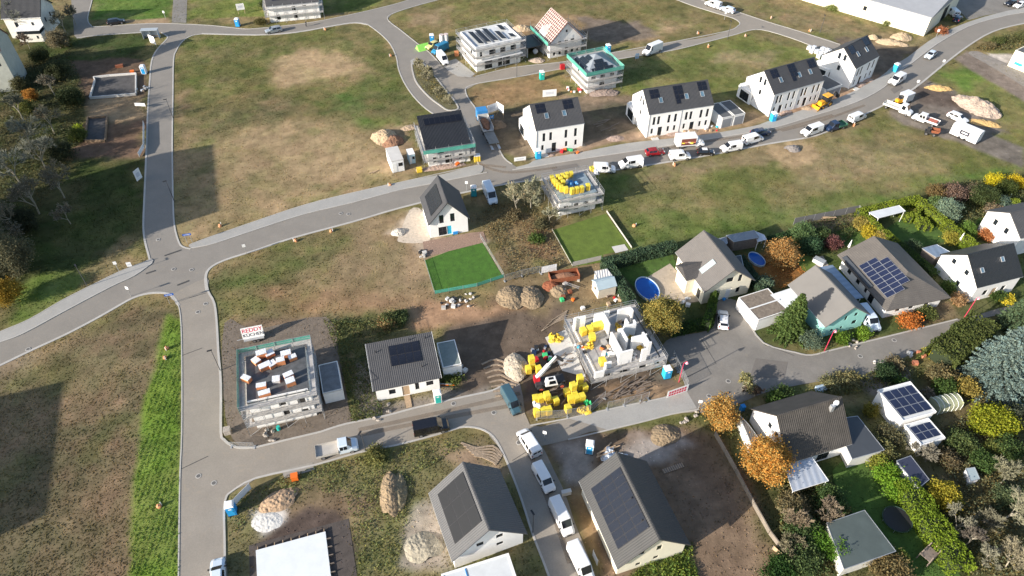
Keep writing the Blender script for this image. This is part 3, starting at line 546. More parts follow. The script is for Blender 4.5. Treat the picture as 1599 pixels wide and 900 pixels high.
sheet('track', [(1512,84),(1540,100),(1599,136),(1660,180),(1660,150),(1599,112),(1545,88),(1525,80)], .03, mat('gravel track', (.24, .215, .19), 1, var=.25, vs_=.8, bump=.03))
sheet('concrete_pad', [(955,386),(975,382),(981,391),(961,396)], .08, CONC_L, smooth=False)
# tar seams and patches on the asphalt, plus painted post shadows
k = M()
for P in ([(295,466),(322,458)], [(284,556),(316,544)], [(283,733),(325,713)], [(228,428),(243,423)], [(257,400),(283,391)], [(277,446),(295,439)]):  # lines lower on the left road paint cast shadows of posts
    ribbon('s', P, .35 if P[0][0] < 290 and P[0][1] < 450 else .10, .05, .074, TAR_SHADE, smooth=False, build=False, mm=k)
for P in ([(1200,541),(1240,556)], [(1066,592),(1118,568),(1095,530)], [(800,720),(840,695)], [(625,700),(626,706)]): ribbon('s', P, .08, .06, .078, TAR_SHADE, smooth=False, build=False, mm=k)
tag(k.build('tar_and_shadow_lines', TAR_SHADE), kind='structure')

# ================================================================ GROUND COVER (nobody could count it)
RD = [atn(p) for p in (MAIN_N+MAIN_S1+MAIN_S2, LW+[(258,44),(330,44)]+LE, SW+[(352,950),(351,850),(350,800),(362,768)]+SE1[::-1], SN+[(1092,640),(950,672),(845,697),(770,682),(725,667),(617,696),(490,727),(357,772)],
     [(762,672),(800,742),(832,835),(857,900),(870,950),(945,950),(915,860),(882,770),(845,695)], [(1071,612),(1033,545),(1108,516),(1122,470),(1150,470),(1192,536),(1267,555),(1495,499),(1660,458),(1660,476),(1500,514),(1405,562),(1275,597),(1088,640)],
     TN+[(685,0),(605,30),(575,39),(525,40),(400,55),(250,51),(150,56),(113,60)], CW+[(808,266),(775,225),(732,155),(727,143),(800,122),(970,92),(1155,54),(1200,49),(1295,84),(1312,70),(1155,20),(1060,-14),(1020,-14),(1155,36),(1135,49),(955,83),(737,122),(687,100),(607,33)],
     [(-60,545),(0,519),(136,450),(225,410),(238,411),(172,449),(0,535)], [(296,383),(475,321),(645,281),(748,258),(752,270),(550,317),(300,388)], [(806,262),(840,250),(1100,211),(1200,190),(1375,120),(1450,65),(1537,27),(1680,-2),(1680,8),(1425,98),(1337,160),(1200,202),(812,265)],
     [(663,407),(750,374),(786,434),(679,459)], [(862,360),(946,334),(986,389),(894,417)], [(1488,-40),(1800,-40),(1599,12),(1500,20)])]
NT = 330000
# sample where it is seen, denser near the camera
ty = 34+(rng.random(NT)**1.25)*190; tx = (rng.random(NT)-.5)*2*(ty*.62+48)
cc, gg = ground_at(tx, ty); keep = rng.random(NT) < gg*(.35+.9*fbm(tx, ty, 3, 5))
for P in RD:
    qx = [a for a, b in P]; qy = [b for a, b in P]; s = keep & (tx > min(qx)-1) & (tx < max(qx)+1) & (ty > min(qy)-1) & (ty < max(qy)+1)
    i = np.where(s)[0]
    if len(i): keep[i[sdist(tx[i], ty[i], P) > -.35]] = False
tx, ty, cc = tx[keep], ty[keep], cc[keep]; N = len(tx)
h = (.04+.10*rng.random(N)**2)*(.5+1.0*fbm(tx, ty, 5, 8)); V = []; FC = []
for b in range(2):
    an = rng.random(N)*6.28; ln = .07+.10*rng.random(N); dx, dy = np.cos(an)*ln, np.sin(an)*ln; lx, ly = (rng.random(N)-.5)*.2, (rng.random(N)-.5)*.2
    V.append(np.stack([np.stack([tx-dx, ty-dy, np.zeros(N)], 1), np.stack([tx+dx, ty+dy, np.zeros(N)], 1), np.stack([tx+lx, ty+ly, h], 1)], 1))
    t = (.90+.45*rng.random(N))[:, None]*cc*np.where(rng.random(N)[:, None] < .12, np.array((1.35, 1.2, 1.0)), np.array((1, 1.05, .9))); FC.append(np.repeat(t[:, None], 3, 1))
V = np.concatenate(V).reshape(-1, 3); FC = np.concatenate(FC).reshape(-1, 3)
tuft = np_mesh('grass_tufts', V, np.arange(len(V)).reshape(-1, 3), mat('grass blades', (1.12, 1.12, 1.12), 1, var=.1, attr='Col', spec=.05, trans=.5), FC, 3)
tag(tuft, 'short rough grass and weeds growing all over the open plots', 'grass', kind='stuff')
# clods and stones on the bare earth
NT = 60000; ty = 36+rng.random(NT)**1.3*170; tx = (rng.random(NT)-.5)*2*(ty*.62+48); cc, gg = ground_at(tx, ty); keep = (rng.random(NT) < (1-gg)*.9) & (gg < .6)
for P in RD:
    i = np.where(keep)[0]; keep[i[sdist(tx[i], ty[i], P) > -.25]] = False
tx, ty, cc = tx[keep], ty[keep], cc[keep]; N = len(tx); s = (.03+.10*rng.random(N)**3)[:, None]
base = np.stack([tx, ty, np.zeros(N)], 1); an = rng.random(N)*6.28
c3 = [base+s*np.stack([np.cos(an+k*2.09), np.sin(an+k*2.09), np.zeros(N)], 1)*1.3 for k in range(3)]+[base+s*np.stack([np.zeros(N)+.2, np.zeros(N), np.ones(N)*1.1], 1)]
V = np.stack(c3, 1).reshape(-1, 3); b = (np.arange(N)*4)[:, None]; Fq = np.concatenate([b+np.array([[0,1,3]]), b+np.array([[1,2,3]]), b+np.array([[2,0,3]])], 0)
tone = (.8+.9*rng.random(N))[:, None]*cc*np.array((1.1, 1.05, 1.05))
tag(np_mesh('soil_clods', V, Fq, mat('clods', (1, 1, 1), 1, var=.1, attr='Col', spec=.1), np.repeat(tone, 4, 0), 3), 'scattered clods and small stones on the bare building earth', 'clods', kind='stuff')

# repaired patches and muddy tracks on the roads
PM = [road_mat('asphalt repair', (.17,.155,.14)), road_mat('worn asphalt', (.30,.275,.24)), mat('tracked mud', (.26,.20,.145), 1, var=.4, vs_=1.2, alpha=.4)]
for i, (P, q) in enumerate([([(440,735),(488,722),(492,734),(444,748)],1), ([(395,352),(440,338),(444,343),(399,358)],0), ([(640,285),(668,278),(672,284),(645,291)],1), ([(1180,560),(1230,566),(1225,590),(1170,592)],0), ([(860,262),(900,256),(904,262),(864,268)],0), ([(1390,140),(1405,132),(1410,138),(1396,147)],0)]): sheet('asphalt_patch', P, .082+.001*i if q != 1 or i else .078, PM[q], smooth=False)
for i, P in enumerate([[(560,672),(640,655),(760,628),(812,615)], [(562,680),(640,664),(765,640),(815,632)], [(1020,236),(1100,222),(1200,207),(1300,180)], [(1220,205),(1280,190),(1350,165)], [(735,245),(760,262),(800,270),(870,262)], [(820,690),(840,740),(870,820),(890,880)], [(700,262),(745,258),(790,262)]]): ribbon('mud_track', P, .7, .07, .0845+.0012*i, PM[2])
# ridges pressed up by wheels
RUT = mat('rut ridge soil', (.30,.23,.165), 1, var=.35, vs_=2, bump=.08)
for i in range(8): ribbon('wheel_rut', [(752+i*3,570+i*7),(775+i*2,562+i*7+i),(800-i*2,574+i*6),(822-i*4,590+i*3)], .28, 0, .16, RUT)
for i in range(6): ribbon('wheel_rut', [(720+i*4,692+i*4),(745+i*2,700+i*3),(770,697+i*5),(785-i*2,712+i*3)], .28, 0, .13, RUT)
for i in range(5): ribbon('wheel_rut', [(845+i*4,518-i*4),(862+i*4,507-i*4),(882+i,498-i*3)], .25, 0, .13, RUT)
# ================================================================ BUILDING PARTS
def wall_face(k, O, U, poly, holes, depth=.16, m=0):
    """O origin, U along wall (unit), outward normal is U x Z; poly/holes in (u, z)."""
    O = Vector(O); U = Vector(U); N = Vector((U.y, -U.x, 0))
    bm = bmesh.new(); bm.faces.new([bm.verts.new((u, z, 0)) for u, z in poly])
    for (u0, u1, z0, z1) in holes:
        for co, no in (((u0,0,0),(1,0,0)), ((u1,0,0),(1,0,0)), ((0,z0,0),(0,1,0)), ((0,z1,0),(0,1,0))):
            bmesh.ops.bisect_plane(bm, geom=bm.verts[:]+bm.edges[:]+bm.faces[:], plane_co=co, plane_no=no, dist=1e-5)
    for f in list(bm.faces):
        c = f.calc_center_median()
        if any(a < c.x < b and p < c.y < q for a, b, p, q in holes): continue
        vs_ = [v.co for v in f.verts]
        if f.normal.z < 0: vs_ = vs_[::-1]
        k.quad([O+U*v.x+Z3*v.y for v in vs_], m)
    bm.free()
    for (a, b, p, q) in holes:
        c = [(a, p), (b, p), (b, q), (a, q)]
        for i in range(4):
            (u, z), (u2, z2) = c[i], c[(i+1) % 4]
            k.quad([O+U*u+Z3*z, O+U*u2+Z3*z2, O+U*u2+Z3*z2-N*depth, O+U*u+Z3*z-N*depth], m)
def add_window(par, O, U, h, style='dark', depth=.11, kind='window'):
    """a frame ring with its pane (sub-part), set back in the reveal"""
    O = Vector(O); U = Vector(U); N = Vector((U.y, -U.x, 0)); a, b, p, q = h
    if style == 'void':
        k = M(); k.abox(O, U, Z3, N, a, b, p, q, -depth-.04, -depth); return k.build('dark_opening_pane', DARKPANE, par)  # solid dark pane in the hole stands for the unlit inside
    fm = {'dark': FR_DARK, 'white': FR_WHITE, 'teal': BLUEL, 'wood': WOOD}[style]; t = .07
    k = M()
    if kind == 'door' and style != 'dark':
        k.abox(O, U, Z3, N, a, b, p, q, -depth, -depth+.05); k2 = M(); k2.abox(O, U, Z3, N, a+.12, a+.18, p+.95, p+1.1, -depth+.05, -depth+.1)
        f = k.build('door', fm, par); k2.build('handle', STEEL, f); return f
    for (x0, x1, z0, z1) in ((a, b, p, p+t), (a, b, q-t, q), (a, a+t, p+t, q-t), (b-t, b, p+t, q-t)): k.abox(O, U, Z3, N, x0, x1, z0, z1, -depth, -depth+.06)
    if b-a > 1.5: k.abox(O, U, Z3, N, (a+b)/2-.04, (a+b)/2+.04, p+t, q-t, -depth, -depth+.06)
    if q-p > 1.9 and kind == 'window': k.abox(O, U, Z3, N, a+t, b-t, (p+q)/2-.03, (p+q)/2+.03, -depth, -depth+.062)
    f = k.build(kind, fm, par); g = M(); g.abox(O, U, Z3, N, a+t, b-t, p+t, q-t, -depth+.005, -depth+.03); g.build('pane', GLASS, f)
    return f
FACES = lambda w, d: [((0,0,0),(1,0,0),w), ((w,0,0),(0,1,0),d), ((w,d,0),(-1,0,0),w), ((0,d,0),(0,-1,0),d)]
def walls(t, w, d, he, hr, gable, wm, wins, name='wall', z0=0, mono=False):
    k = M()
    for i, (O, U, Ln) in enumerate(FACES(w, d)):
        hs = [x[1:5] for x in wins if x[0] == i]
        zt = he
        if gable and i == 1: P = [(0, z0), (Ln, z0), (Ln, he), (Ln/2, hr), (0, he)]
        elif gable and i == 3: P = [(0, z0), (Ln, z0), (Ln, he), (Ln/2, hr), (0, he)]
        elif mono and i == 1: P = [(0, z0), (Ln, z0), (Ln, hr), (0, he)]
        elif mono and i == 3: P = [(0, z0), (Ln, z0), (Ln, he), (0, hr)]
        elif mono and i == 2: P = [(0, z0), (Ln, z0), (Ln, hr), (0, hr)]
        else: P = [(0, z0), (Ln, z0), (Ln, he), (0, he)]
        wall_face(k, O, U, P, hs)
    o = k.build(name, wm, t)
    for x in wins:
        O, U, Ln = FACES(w, d)[x[0]]; add_window(t, O, U, x[1:5], x[5] if len(x) > 5 else 'dark', kind=x[6] if len(x) > 6 else 'window')
    return o
def slope_frame(w, d, he, hr, side, t=.16):
    """origin at the eave line (wall plane), X along the ridge, V up the slope, N out of it"""
    run = d/2; L_ = math.hypot(run, hr-he); c, s = run/L_, (hr-he)/L_
    if side == 'front': return Vector((0, 0, he+t/c)), Vector((1,0,0)), Vector((0, c, s)), Vector((0, -s, c)), L_
    return Vector((w, d, he+t/c)), Vector((-1,0,0)), Vector((0, -c, s)), Vector((0, s, c)), L_
def gable_roof(t, w, d, he, hr, rm, og=.35, oe=.45, th=.16, gutter=True, name='roof'):
    k = M()
    for side in ('front', 'back'):
        O, U, V, N, L_ = slope_frame(w, d, he, hr, side, th)
        k.abox(O, U, V, N, -og, w+og, -oe, L_+.02, -th, 0)
    k.box(-og, w+og, d/2-.13, d/2+.13, hr+th*1.08, hr+th*1.35)
    r = k.build(name, rm, t)
    if gutter:
        for side in ('front', 'back'):
            O, U, V, N, L_ = slope_frame(w, d, he, hr, side, th); P = O-V*oe-N*.08
            g = M(); g.tube(P-U*og, P+U*(w+og), .07, n=5); g.build('gutter', STEEL, t)
    return r
def add_panels(t, fr, x0, v0, nx_, nv_, pw=1.05, ph=1.72, m=None, fm=None, gap=.03, lift=.07, skip=(), share=True):
    O, U, V, N, _ = fr; m = m or PANEL; fm = fm or PFRAME; first = None
    for i in range(nx_):
        for j in range(nv_):
            if (i, j) in skip: continue
            k = M(); B = O+U*(x0+i*(pw+gap))+V*(v0+j*(ph+gap)); k.abox((0,0,0), U, V, N, 0, pw, 0, ph, lift, lift+.035, 0)
            k.abox((0,0,0), U, V, N, .035, pw-.035, .035, ph-.035, lift+.035, lift+.042, 1)
            if first is None: o = k.build('solar_panel', [fm, m], t); first = o
            else: o = first.copy(); col.objects.link(o)
            o.location = B
def add_skylight(t, fr, x, v, w_=.9, h_=1.3):
    O, U, V, N, _ = fr; k = M()
    for (a, b, c, d_) in ((x, x+w_, v, v+.09), (x, x+w_, v+h_-.09, v+h_), (x, x+.09, v+.09, v+h_-.09), (x+w_-.09, x+w_, v+.09, v+h_-.09)): k.abox(O, U, V, N, a, b, c, d_, -.02, .10)
    f = k.build('skylight', STEEL, t); g = M(); g.abox(O, U, V, N, x+.09, x+w_-.09, v+.09, v+h_-.09, 0, .06); g.build('pane', SKYG, f)
def add_pipe(t, fr, x, v, r=.07, h=.45, m=None):
    O, U, V, N, _ = fr; P = O+U*x+V*v; k = M(); k.tube(P, P+Z3*h, r); k.build('vent_pipe', m or BLACKP, t)
def flat_roof(t, w, d, h, rm, par=.25, parm=None, over=0, name='roof'):
    parm = parm or W_WHITE; k = M(); k.box(-over+.1, w+over-.1, -over+.1, d+over-.1, h-.2, h-.02); k.build(name, rm, t)
    p = M(); a, b = -over, w+over; c, e = -over, d+over; z0, z1 = h-.25, h+par; rw = .12 if w < 6.5 else .24
    p.box(a, b, c, c+rw, z0, z1); p.box(a, b, e-rw, e, z0, z1); p.box(a, a+rw, c+rw, e-rw, z0, z1); p.box(b-rw, b, c+rw, e-rw, z0, z1)
    p.build('parapet', parm, t)
def house(name, label, F, wm, rm, wins=(), kind='gable', cat='house', group=None, og=.35, oe=.45, gutter=True):
    x, y, a, w, d, he, hr = F; t = thing(name, label, cat, x, y, R(a), group)
    walls(t, w, d, he, hr, kind == 'gable', wm, list(wins), mono=(kind == 'mono'))
    if kind == 'gable': gable_roof(t, w, d, he, hr, rm, og, oe, gutter=gutter)
    return t
def tall_wins(w, cols, z, h, ww=.55, style='dark', face=0): return [(face, u-ww/2, u+ww/2, z, z+h, style) for u in cols]

# ---------------------------------------------------------------- scaffold round a building (own thing)
def scaffold(label, F, sides, top, gap=.3, dw=.75, lv=2.0, name='scaffold', net=None, over=1.0, bay=2.5, group='scaffolds round the shells', z0=0, brace=True):
    x, y, a, w, d = F[:5]; t = thing(name, label, 'scaffold', x, y, R(a), group)
    nl = int(round(top/lv)); post = None
    sd_ = {0: ((0,0),(1,0),(0,-1),w), 1: ((w,0),(0,1),(1,0),d), 2: ((w,d),(-1,0),(0,1),w), 3: ((0,d),(0,-1),(-1,0),d)}
    pk = M(); pk.tube((0,0,z0), (0,0,nl*lv+over), .035, n=5, cap=False)
    for s in sides:
        o, u, n_, Ln = sd_[s]; o = Vector((*o, 0)); u = Vector((*u, 0)); n_ = Vector((*n_, 0))
        a0, a1 = -gap-dw, Ln+gap+dw; nb = max(2, round((a1-a0)/bay)); P = [a0+(a1-a0)*i/nb for i in range(nb+1)]
        for i, q in enumerate(P):
            for off in (gap, gap+dw):
                if off == gap and (i == 0 or i == nb): continue
                c = o+u*q+n_*off
                if post is None: post = pk.build('post', STEEL, t); post.location = c
                else:
                    e = post.copy(); col.objects.link(e); e.location = c
        for l in range(1, nl+1):
            z = l*lv; k = M(); k.abox(o+Z3*z, u, n_, Z3, a0+.02*s, a1-.02*s, gap+.02, gap+dw-.02, -.05+.004*s, .01+.004*s); k.build('deck', DECKM, t)
            g = M()
            for zz in (.5, 1.0): g.tube(o+Z3*(z+zz)+u*a0+n_*(gap+dw+.02), o+Z3*(z+zz)+u*a1+n_*(gap+dw+.02), .03, n=4)
            g.abox(o+Z3*z, u, n_, Z3, a0, a1, gap+dw-.02, gap+dw+.01, .02, .17); g.build('guard_rail', STEEL, t)
        if brace:
            g = M(); 
            for l in range(nl):
                for i in range(0, nb, 2): g.tube(o+Z3*(l*lv+z0)+u*P[i]+n_*(gap+dw+.04), o+Z3*((l+1)*lv)+u*P[i+1]+n_*(gap+dw+.04), .022, n=4)
            g.build('diagonal_brace', STEEL, t)
        if net and s in net:
            g = M(); g.abox(o, u, n_, Z3, a0, a1, gap+dw+.05, gap+dw+.07, *net[s]); g.build('safety_net', NETG, t)
    return t

# ================================================================ ROW HOUSES
def row_house(label, F, n, sky_x, arr, name='row_house', solar=True):
    x, y, a, w, d, he, hr = F; W = []
    m = w/n
    for q in range(n):
        b = q*m
        for u, z, h, s in ((.14,3.1,2.0,'dark'),(.28,3.1,2.0,'dark'),(.60,3.1,2.0,'dark'),(.80,3.1,2.0,'dark')):
            W.append((0, b+u*m, b+u*m+.62, z, z+h, s))
        for u, z, h in ((.12,.9,1.3),(.62,.9,1.3),(.82,.9,1.3)): W.append((0, b+u*m, b+u*m+.55, z, z+h, 'dark'))
        W.append((0, b+.34*m, b+.34*m+1.0, .15, 2.35, 'dark', 'door'))
    for u, z, h in ((.42,6.3,1.5),(.58,6.3,1.5),(.50,3.6,1.2),(.28,1.1,1.2)):      # left gable (face 3 runs back to front)
        W.append((3, u*d, u*d+.75, z, z+h, 'dark'))
    t = house(name, label, F, W_WHITE, T_ANTH, W, group='white row houses with dark saddle roofs', og=.06, oe=.12)
    fr = slope_frame(w, d, he, hr, 'front')
    for x0, v0, nx_, nv_, sk in arr: add_panels(t, fr, x0, v0, nx_, nv_, 1.02, 1.02, skip=sk)
    for sx in sky_x: add_skylight(t, fr, sx, 2.2)
    for q in [.15, w-.1]+[m*i for i in range(1, n)]: k = M(); k.tube((q, -.06, .1), (q, -.06, he), .05, n=5); k.build('downpipe', STEEL, t)
    # lower block at the back left corner
    k = M(); k.box(-.5, -.004, d*.66, d+1.4, 0, 3.0); k.box(-.004, 2.4, d+.004, d+1.6, 0, 3.1); k.build('rear_annex', W_WHITE, t)
    k = M(); k.box(-.55, -.505, d*.74, d+.4, .3, 2.4); k.build('annex_window', GLASS, t)
    p = M(); p.box(1, 2.6, -1.6, -.3, 0, .14); p.build('door_step', CONC_L, t)
    return t
RH1 = (5.1,131.0,16.4,10.9,9.4,5.9,9.5); RH2 = (30.1,137.7,15.7,15.6,9.3,5.75,9.4); RH3 = (59.9,146.7,26.3,15.0,9.5,5.6,9.2); RH4 = (82.9,159.2,39.5,10.4,9.2,5.5,9.1)
row_house('short white row house with two skylights, leftmost of the dark roofed row', RH1, 1, (2.6, 6.6), [(1.0,3.6,2,2,()), (7.2,3.6,2,2,())])
row_house('long white row house with three skylights, between the short one and the twin garages', RH2, 2, (3.0, 9.2, 13.0), [(1.2,3.4,2,2,()), (6.9,3.5,2,2,()), (6.9,1.4,1,2,()), (8.0,2.4,1,1,()), (12.8,3.6,2,2,())])
row_house('long white row house behind the yellow backhoe loader', RH3, 2, (2.9, 8.4, 11.7), [(1.2,3.6,2,2,()), (6.4,3.8,2,2,()), (6.4,1.7,1,2,()), (7.5,2.7,1,1,()), (12.3,3.6,2,2,())])
row_house('rightmost white row house, its gable end standing free beside the stacked sacks', RH4, 1, (3.0, 6.8), [(1.0,3.4,2,2,()), (7.4,3.7,2,2,())])
def garage(label, x, y, a, w, d, h, rm, wm=None, door=0, group=None, name='garage', par=.05, dm=None):
    t = thing(name, label, 'garage', x, y, R(a), group); wins = []
    walls(t, w, d, h, h, False, wm or W_WHITE, wins); flat_roof(t, w, d, h, rm, par, wm or W_WHITE)
    O, U, Ln = FACES(w, d)[door]; O = Vector(O); U = Vector(U); N = Vector((U.y, -U.x, 0)); k = M()
    k.abox(O, U, Z3, N, .25, Ln-.25, .05, h-.45, .0, .03)
    for i in range(1, 5): k.abox(O, U, Z3, N, .25, Ln-.25, .05+(h-.5)*i/5-.012, .05+(h-.5)*i/5+.012, .03, .04)
    k.build('garage_door', dm or mat('grey garage door', (.22, .23, .25), .5), t)
    return t
g1 = at(1140, 187)
garage('left one of the twin garages between two long row houses', 47.6, 141.6, 21, 2.9, 6.2, 2.7, T_FLAT, group='twin garages')
garage('right one of the twin garages between two long row houses', 50.6, 142.75, 21, 2.9, 6.2, 2.7, T_FLAT, group='twin garages')
garage('small glazed garage wedged beside the backhoe, between the two right row houses', 75.2, 154.4, 30, 5.4, 5.5, 2.6, T_FLAT, door=0)

# ================================================================ WHITE HOUSE WITH THE VIVID LAWN
F = (-8.4,105.1,105.7,8.0,7.3,3.6,7.8)
t = house('white_house', 'white gabled house with one turquoise door panel above the vivid green lawn', F, W_WHITE, T_ANTH,
  [(3,1.9,2.75,3.1,5.0,'dark'), (3,4.0,4.85,3.1,5.0,'dark'), (3,1.6,3.2,.15,2.2,'dark'), (3,3.25,4.1,.15,2.2,'teal','door'), (2,1.5,2.5,1.0,2.2,'dark'), (2,5.0,6.0,1.0,2.2,'dark')], og=.45, oe=.5)
fr = slope_frame(8.0, 7.3, 3.6, 7.8, 'back'); add_panels(t, fr, 1.0, .9, 6, 2, 1.0, 1.75)
# ================================================================ BUNGALOW (one pitch)
F = (-20.4,65.0,14.6,9.6,7.0,3.1,4.8)
t = house('bungalow', 'white bungalow under one broad grey roof pitch with a dark solar field', F, W_WHITE, T_GREY,
  [(0,1.9,2.9,1.0,2.1,'dark'), (0,3.9,5.0,.1,2.3,'wood','door'), (0,5.9,6.5,.9,2.5,'dark'), (0,7.6,8.7,1.3,2.3,'dark')], kind='mono')
L_ = math.hypot(7.0, 1.7); c_, s_ = 7/L_, 1.7/L_; fr = (Vector((0,0,3.28)), X3.copy(), Vector((0,c_,s_)), Vector((0,-s_,c_)), L_)
k = M(); k.abox(fr[0], fr[1], fr[2], fr[3], -.35, 9.95, -.5, L_+.4, -.18, 0); k.build('roof', T_GREY, t)
k = M(); k.abox(fr[0], fr[1], fr[2], fr[3], -.40, -.352, -.5, L_+.4, -.2, .02); k.abox(fr[0], fr[1], fr[2], fr[3], 9.952, 10.0, -.5, L_+.4, -.2, .02); k.build('fascia', FR_WHITE, t)
add_panels(t, fr, 3.0, 2.9, 4, 2, 1.14, 1.75); add_pipe(t, fr, 1.0, 5.8); add_pipe(t, fr, 8.8, 6.6); add_pipe(t, fr, 6.3, 6.8); add_pipe(t, fr, 7.4, 1.9)
k = M(); k.box(4.0, 4.9, -2.4, -.1, .05, .12); k.build('entrance_plank', WOOD, t)
garage('small white garage with grey flat roof against the bungalow', -10.6, 69.3, 15.0, 2.9, 5.2, 2.7, mat('pale green gravel roof', (.20,.235,.225), .95, var=.15, vs_=2), door=0, dm=W_WHITE, par=.05)
garage('narrow garage with wet grey roof right of the shell with clay blocks', -28.2, 64.5, 17.4, 2.9, 5.7, 2.55, mat('grey gravel roof', (.20,.205,.215), .9, var=.3, vs_=1.2), door=0, dm=W_WHITE)
# ================================================================ THE TWO SOLAR HOUSES AT THE BOTTOM
F = (1.4,42.5,111.4,9.0,9.2,3.3,7.6)
t = house('solar_house', 'white gabled house with flush solar roof at the bottom, left of the parked vans', F, W_WHITE, T_ANTH,
  [(3,3.0,3.9,3.6,4.4,'dark'), (3,5.6,6.5,3.9,4.7,'dark'), (3,5.6,6.5,1.9,2.6,'dark'), (2,1.5,2.7,.9,2.1,'dark')], og=.5, oe=.55)
for f_ in bpy.data.objects:
    if f_.parent == t and f_.name.startswith('roof'): f_.data.materials[0] = mat('mid grey roof tiles', (.095,.096,.10), .7, var=.1, stripes=('X', .30, 'Y', .36, .03))
fr = slope_frame(9.0, 9.2, 3.3, 7.6, 'back'); add_panels(t, fr, .7, .85, 3, 3, 2.4, 1.62, m=mat('matt black solar glass', (.022,.023,.026), .38, spec=.25), gap=.02); 
F = (21.8,41.2,108.0,11.6,9.2,3.0,7.3)
t = house('solar_house', 'large cream gabled house with three columns of black solar panels, right of the vans', F, W_CREAM, MATS['mid grey roof tiles'],
  [(3,4.9,5.6,1.0,1.7,'dark'), (3,5.0,5.7,3.3,4.5,'dark'), (3,2.6,3.3,3.6,4.8,'dark'), (3,2.5,3.2,.7,1.4,'dark'), (2,2,3.2,.9,2.1,'dark'), (0,3,4.2,.9,2.1,'dark')], og=.5, oe=.55)
for f_ in bpy.data.objects:
    if f_.parent == t and f_.name.startswith('roof'): f_.data.materials[0] = mat('dark mid grey roof tiles', (.062,.062,.062), .75, var=.1, stripes=('X', .30, 'Y', .36, .03))
fr = slope_frame(11.6, 9.2, 3.0, 7.3, 'back'); add_panels(t, fr, 1.5, .7, 8, 3, 1.06, 1.68, m=PANEL); add_pipe(t, fr, 9.0, 5.2); add_pipe(t, fr, 5.9, 5.25)
k = M(); k.box(-.02, 3.0, 2.0, 7.0, 0, .02)
x_, y_ = at(730, 898, 2.9)
t = garage('white double garage with two pale roof fields at the bottom edge', -6.9, 31.9, 18, 8.6, 5.5, 2.9, MEMB, door=0)
k = M(); k.box(2.9, 3.0, .25, 5.25, 2.9, 2.96); k.build('roof_seam', BLUEP, t)

# ================================================================ SLAB (cellar ceiling) bottom left
t = thing('foundation_slab', 'white covered foundation slab in a dark pit at the bottom edge', 'foundation', -31.0, 35.5, R(16.9))
k = M(); k.box(0, 8.8, -4, 6.1, .0, .35); k.build('slab', mat('white insulation membrane', (.66,.69,.71), .8, var=.08), t)
k = M(); k.box(-.9, 11.9, -5, 7.2, .012, .03); k.build('filter_bed', mat('dark filter gravel', (.075,.062,.055), 1, var=.3, vs_=1), t)
for i in range(9):
    k = M(); k.box(i*1.05+.2, i*1.05+.27, 6.1, 6.5, .03, .40); k.build('formwork_stay', WOOD, t)
for i in range(8):
    k = M(); k.box(8.8, 9.4, 5-i*1.15, 5.06-i*1.15, .03, .40); k.build('formwork_stay', WOODD, t)

# ================================================================ SHELL WITH CLAY BLOCKS (left)
F11 = (-37.4,60.1,15.9,8.6,8.9,5.9,5.9)
def shell_wins(w, d, fl, n, style='void'):
    return [(f, u*L_/n+L_/n*.35, u*L_/n+L_/n*.35+1.05, z, z+1.15, style) for f, L_ in ((0, w), (1, d), (3, d)) for u in range(n) for z in fl]
t = thing('house_shell', 'unfinished white house shell with orange clay blocks spread over its dark slab', 'house', F11[0], F11[1], R(F11[2]))
walls(t, 8.6, 8.9, 5.9, 5.9, False, W_WHITE, [(0,4.0,5.0,3.9,5.0,'void'),(0,6.6,7.7,3.4,4.6,'void'),(0,4.2,5.1,1.6,2.6,'void'),(0,6.7,7.7,1.0,2.1,'void'),(0,6.3,7.4,5.0,5.5,'void')])
k = M(); k.box(-.002, 8.602, -.002, 8.902, 5.9, 6.1); k.build('roof_slab', mat('dark wet slab', (.09,.095,.10), .7, var=.4, vs_=1), t)
k = M(); k.box(.1, 8.5, .05, .22, 6.1, 6.35); k.build('edge_block_row', W_BLOCK, t)
k = M(); k.box(0, 8.6, -.05, .0, 2.75, 2.95); k.box(0, 8.6, -.05, 0, 0, .25); k.build('plinth_band', CONC_L, t)
scaffold('scaffold with a green net round the shell with clay blocks', F11, (0,1,2,3), 5.9, lv=1.97, net={3:(5.2,7.0), 2:(5.4,6.9)})
# clay block pallets on its slab
def pallet_stack(name, s, wm, topm, plastic=None):
    def mk():
        t = thing(name, '', 'pallet', 0, 0); k = M(); k.box(-s[0]/2, s[0]/2, -s[1]/2, s[1]/2, .14, s[2]); k.build('block_pack', wm, t)
        k = M(); k.box(-s[0]/2-.012, s[0]/2+.012, -s[1]/2-.012, s[1]/2+.012, s[2]-(.28 if wm is YEL else .12), s[2]+.012); k.build('top_film', topm, t)
        k = M()
        for i in (-1, 0, 1): k.box(i*s[0]*.4-.05, i*s[0]*.4+.05, -s[1]/2, s[1]/2, 0, .1)
        k.box(-s[0]/2, s[0]/2, -s[1]/2, s[1]/2, .1, .138); k.build('wooden_base', WOOD, t)
        return t
    return Proto(mk)
clay = pallet_stack('clay_block_pallet', (1.15,.95,1.15), BRICKO, WFILM)
CLAYP = [((399,561),-50,'pallet of clay blocks at the left slab edge, furthest back'), ((384,590),-40,'clay block pallet at the left slab edge, in front'), ((407,600),12,'clay block pallet left of the grey box, film torn'), ((412,612),10,'clay block pallet nearest to the slab front edge'), ((413,570),16,'long row of clay blocks, left half, behind the grey box'), ((424,567),16,'long row of clay blocks, right half'), ((438,563),16,'clay block pallet right of the long row'), ((446,551),14,'tall white wrapped clay block pallet at the back right of the slab'), ((456,556),14,'wrapped clay block pallet next to the back right slab corner'), ((450,585),14,'wrapped clay block pallet right of the grey box, rear'), ((453,595),14,'wrapped clay block pallet right of the grey box, front'), ((408,552),16,'cream wrapped pallet by the back edge, left of the middle'), ((420,550),16,'cream wrapped pallet by the back edge, in the middle')]
